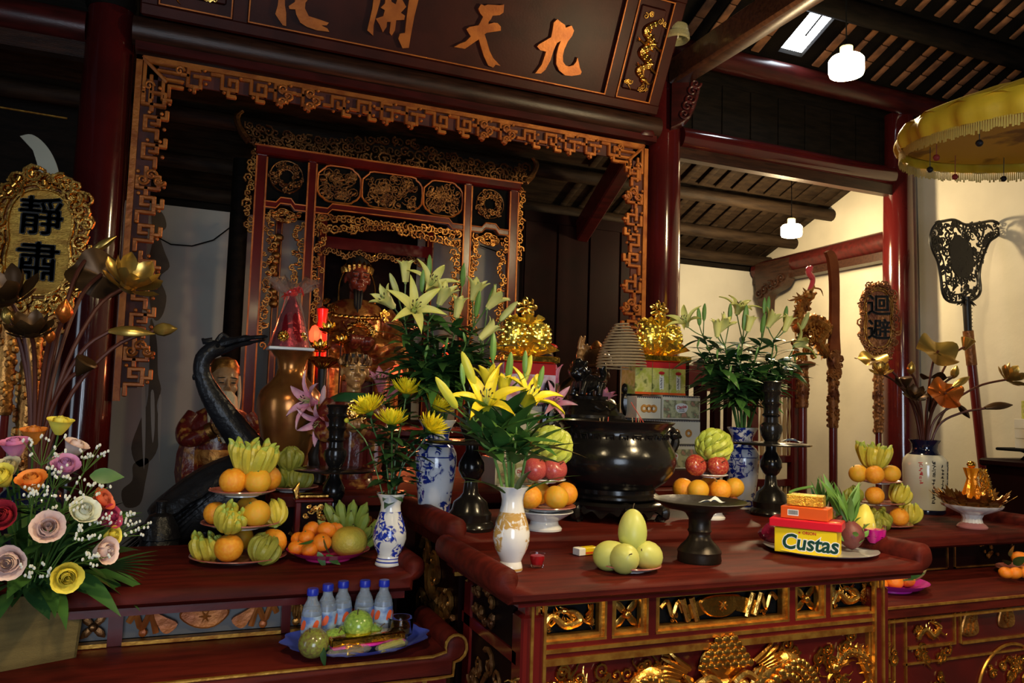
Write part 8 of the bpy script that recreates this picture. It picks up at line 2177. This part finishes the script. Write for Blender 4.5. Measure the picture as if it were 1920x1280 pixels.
# rack and chairs behind
t = thing('weapon_rack', 'red wooden rack with turned spindles behind the candlestick', 'rack', tuple(V((at(1470, 850, y=5.05).x, 5.05, 0))))
rx_ = lambda px, py: (at(px, py, y=5.05).x-t.location.x, at(px, py, y=5.05).z)
for px in (1412, 1487): xx, zt3 = rx_(px, 695); MB().rbox((xx, 0, zt3/2), (.07, .06, zt3), .006).build('post', 'lacquer', t)
for py in (710, 735, 860, 905):
    a, zz = rx_(1412, py); b, _ = rx_(1487, py); MB().rbox(((a+b)/2, 0, zz), (b-a, .05, .06), .006).build('rail', 'lacquer', t)
mat('spindle_pale', (.34, .22, .10), .4); a, z0 = rx_(1412, 858); b, z1 = rx_(1487, 740)
for k in range(7):
    xx = a+(b-a)*(k+.5)/7; MB().lathe([(.012, z0), (.018, z0+.1), (.010, z0+.14), (.02, (z0+z1)/2), (.010, z1-.14), (.018, z1-.1), (.012, z1)], 8, TR((xx, 0, 0))).build('spindle', 'spindle_pale', t)
    MB().bx(xx-.012, xx+.012, -.01, .01, .3, rx_(1412, 905)[1]).build('slat', 'spindle_pale', t)
for i, (px0, px1, pyt, yy, lab) in enumerate(((1283, 1342, 675, 4.6, 'dark red armchair back beside the tea packets'), (1318, 1365, 690, 5.0, 'dark red chair back behind the lily vase'))):
    A, Bq = at(px0, 700, y=yy), at(px1, 700, y=yy); t = thing('armchair', lab, 'chair', ((A.x+Bq.x)/2, yy, 0)); w = (Bq.x-A.x); zt4 = at((px0+px1)/2, pyt, y=yy).z
    for s in (-1, 1):
        MB().rbox((s*w/2, 0, zt4/2), (.05, .05, zt4), .006).build('back_post', 'lacquer_dark', t); MB().rbox((s*w/2, -.40, .30), (.05, .05, .60), .006).build('front_leg', 'lacquer_dark', t)
        MB().tube(cat([(s*w/2, 0, .95), (s*w/2, -.2, .93), (s*w/2, -.42, .86)], 4), .025, 8).build('armrest', 'lacquer', t)
    MB().prism(cat([(-w/2-.02, zt4-.10), (-w/4, zt4-.03), (0, zt4), (w/4, zt4-.03), (w/2+.02, zt4-.10)], 4)+[(w/2, zt4-.18), (-w/2, zt4-.18)], -.02, .02).build('crest_rail', 'lacquer', t)
    MB().rbox((0, -.2, .62), (w+.04, .46, .05), .008).build('seat', 'lacquer', t); MB().bx(-w*.18, w*.18, -.01, .01, .64, zt4-.17).build('splat', 'lacquer_dark', t)

# ---- pierced black fan on a pole
FYn = 4.45
t = thing('ceremonial_fan', 'black pierced fan on a red pole before the cream wall', 'fan', tuple(V((at(1815, 560, y=FYn).x, FYn, 0))), (0, 0, 0))
mat('fan_black', (.010, .009, .008), .35)
fo = lambda px, py: (at(px, py, y=FYn).x-t.location.x, at(px, py, y=FYn).z)
outl = cat([fo(*q) for q in ((1772, 414), (1790, 412), (1810, 421), (1836, 418), (1862, 414), (1875, 424), (1872, 440), (1856, 452), (1848, 468), (1840, 490), (1836, 515), (1838, 545), (1828, 560), (1806, 566), (1780, 565), (1768, 550), (1764, 520), (1758, 490), (1748, 468), (1744, 448), (1748, 430), (1758, 418))], 3, True)
MB().tube([(x, 0, z) for x, z in outl+outl[:1]], .012, 6).build('rim', 'fan_black', t)
cx0 = sum(x for x, z in outl)/len(outl); cz0 = sum(z for x, z in outl)/len(outl)
inn = [((x-cx0)*.80+cx0, (z-cz0)*.84+cz0) for x, z in outl]; MB().tube([(x, 0, z) for x, z in inn+inn[:1]], .007, 5).build('inner_rim', 'fan_black', t)
def inside(x, z, poly):
    c = False; j = len(poly)-1
    for i in range(len(poly)):
        if (poly[i][1] > z) != (poly[j][1] > z) and x < (poly[j][0]-poly[i][0])*(z-poly[i][1])/(poly[j][1]-poly[i][1])+poly[i][0]: c = not c
        j = i
    return c
q = MB(); k = 0
while k < 230:
    x = rh.uniform(min(a for a, b in outl), max(a for a, b in outl)); z = rh.uniform(min(b for a, b in outl), max(b for a, b in outl))
    if not inside((x-cx0)*1.04+cx0, (z-cz0)*1.04+cz0, outl): continue
    k += 1
    if k % 3: q.spiral((x, z), rh.uniform(.022, .042), rh.uniform(.7, 1.3), rh.uniform(.0065, .010), dirn=rh.choice((-1, 1)), a0=rh.uniform(0, 6), steps=8, n=5)
    else: q.ell((x, 0, z), (rh.uniform(.02, .05), .007, rh.uniform(.008, .016)), 7, 4, rot=(0, rh.uniform(0, 3), 0))
o = q.build('pierced_scrollwork', 'fan_black', t); o['kind'] = 'stuff'
m0, m1 = fo(1795, 470), fo(1815, 555); MB().prism(cat([fo(1796, 440), fo(1822, 470), fo(1822, 510), fo(1800, 520), fo(1784, 500), fo(1782, 460)], 3, True), -.006, .006).build('dark_boss', 'fan_black', t)
pa, pb_, pc = fo(1812, 556), fo(1815, 620), fo(1846, 900)
q = MB().tube([(pa[0], 0, pa[1]), (pb_[0], 0, pb_[1])], [.035, .030], 10)
for k in range(8): a = k*.8; q.tube([(pa[0], 0, pa[1]-.01), (pa[0]+math.cos(a)*.09, math.sin(a)*.05, pa[1]-.07)], [.016, .004], 5)
for k in range(7): q.tube([(pb_[0], 0, pb_[1]+.03*k), (pb_[0]+.055, 0, pb_[1]+.03*k+.01)], [.012, .003], 4)
q.build('dragon_socket', 'fan_black', t)
d_ = (V((pc[0], 0, pc[1]))-V((pb_[0], 0, pb_[1]))).normalized(); e_ = V((pb_[0], 0, pb_[1]))+d_*((pb_[1]-.06)/-d_.z)
MB().tube([(pb_[0], 0, pb_[1]), tuple(e_)], .036, 12).build('pole', 'pole_red', t)
MB().tube([tuple(V((pb_[0], 0, pb_[1]))), tuple(V((pb_[0], 0, pb_[1]))+d_*.28)], .040, 12).build('carved_sleeve', 'carved_gilt', t)
MB().lathe([(.12, 0), (.12, .04), (.06, .09)], 16, TR((e_.x, 0, 0))).build('foot_block', 'dark_wood', t)

# ---- yellow parasol
mat('silk_yellow', (.78, .52, .03), .5, 0, (.66, .40, .02), 6, bump=.25, bs=14, sss=.1); mat('silk_lining', (.80, .46, .03), .6, 0, (.30, .13, .01), 5, lo=.56, hi=.66, sss=.1); mat('fringe', (.62, .45, .10), .7); mat('tassel_red', (.30, .03, .02), .6)
pc_ = at(1990, 268, y=2.05); RP_ = .60
PA_ = thing('parasol', 'yellow silk parasol with fringe above the low cabinet by the cream wall', 'parasol', tuple(pc_), (R(4), R(-3), 0))
def canopy(u, v):
    a = 2*PI*u; r = RP_*(.10+.90*v)*(1+.012*math.sin(18*a)*v); z = .26-.17*v**1.5+.010*math.sin(26*a+2)*(v > .5)*v
    return (r*math.cos(a), r*math.sin(a), z)
MB().grid(canopy, 144, 10, closed_u=True).build('canopy', 'silk_yellow', PA_)
def valance(u, v):
    a = 2*PI*u; r = RP_*(.975+.018*v+.035*math.sin(PI*v))*(1+.012*math.sin(18*a)+.012*math.sin(40*a)*v); return (r*math.cos(a), r*math.sin(a), .105-.105*v)
MB().grid(valance, 180, 7, closed_u=True).build('valance', 'silk_yellow', PA_)
MB().grid(lambda u, v: (RP_*.97*(.06+.94*v)*math.cos(2*PI*u), RP_*.97*(.06+.94*v)*math.sin(2*PI*u), (.10-.06*v)), 80, 6, closed_u=True).build('lining', 'silk_lining', PA_)
q = MB()
for k in range(420):
    a = 2*PI*k/420; r = RP_*.995; x, y = r*math.cos(a), r*math.sin(a); L = rh.uniform(.035, .05); tx, ty = -math.sin(a)*.0028, math.cos(a)*.0028
    q.add([(x-tx, y-ty, .004), (x+tx, y+ty, .004), (x+tx*1.4, y+ty*1.4, .004-L), (x-tx*1.4, y-ty*1.4, .004-L)], [(0, 1, 2, 3)])
o = q.build('fringe', 'fringe', PA_, smooth=False); o['kind'] = 'stuff'
for k in range(12):
    a = 2*PI*k/12; q = MB(); q.tube([(RP_*.80*math.cos(a), RP_*.80*math.sin(a), .05), (RP_*.80*math.cos(a), RP_*.80*math.sin(a), -.04)], .002, 4); q.ell((RP_*.80*math.cos(a), RP_*.80*math.sin(a), -.05), .014, 8, 6); q.build('pompom', 'tassel_red' if k % 2 else 'print_black', PA_)
MB().tube([(0, 0, .30), (0, 0, -pc_.z+.93)], .014, 10).build('pole', 'pole_red', PA_)
for k in range(10): a = 2*PI*k/10; MB().tube([(0, 0, .27), (RP_*.95*math.cos(a), RP_*.95*math.sin(a), .075)], .005, 5).build('rib', 'dark_wood', PA_)

bpy.data.scenes.remove(aside)
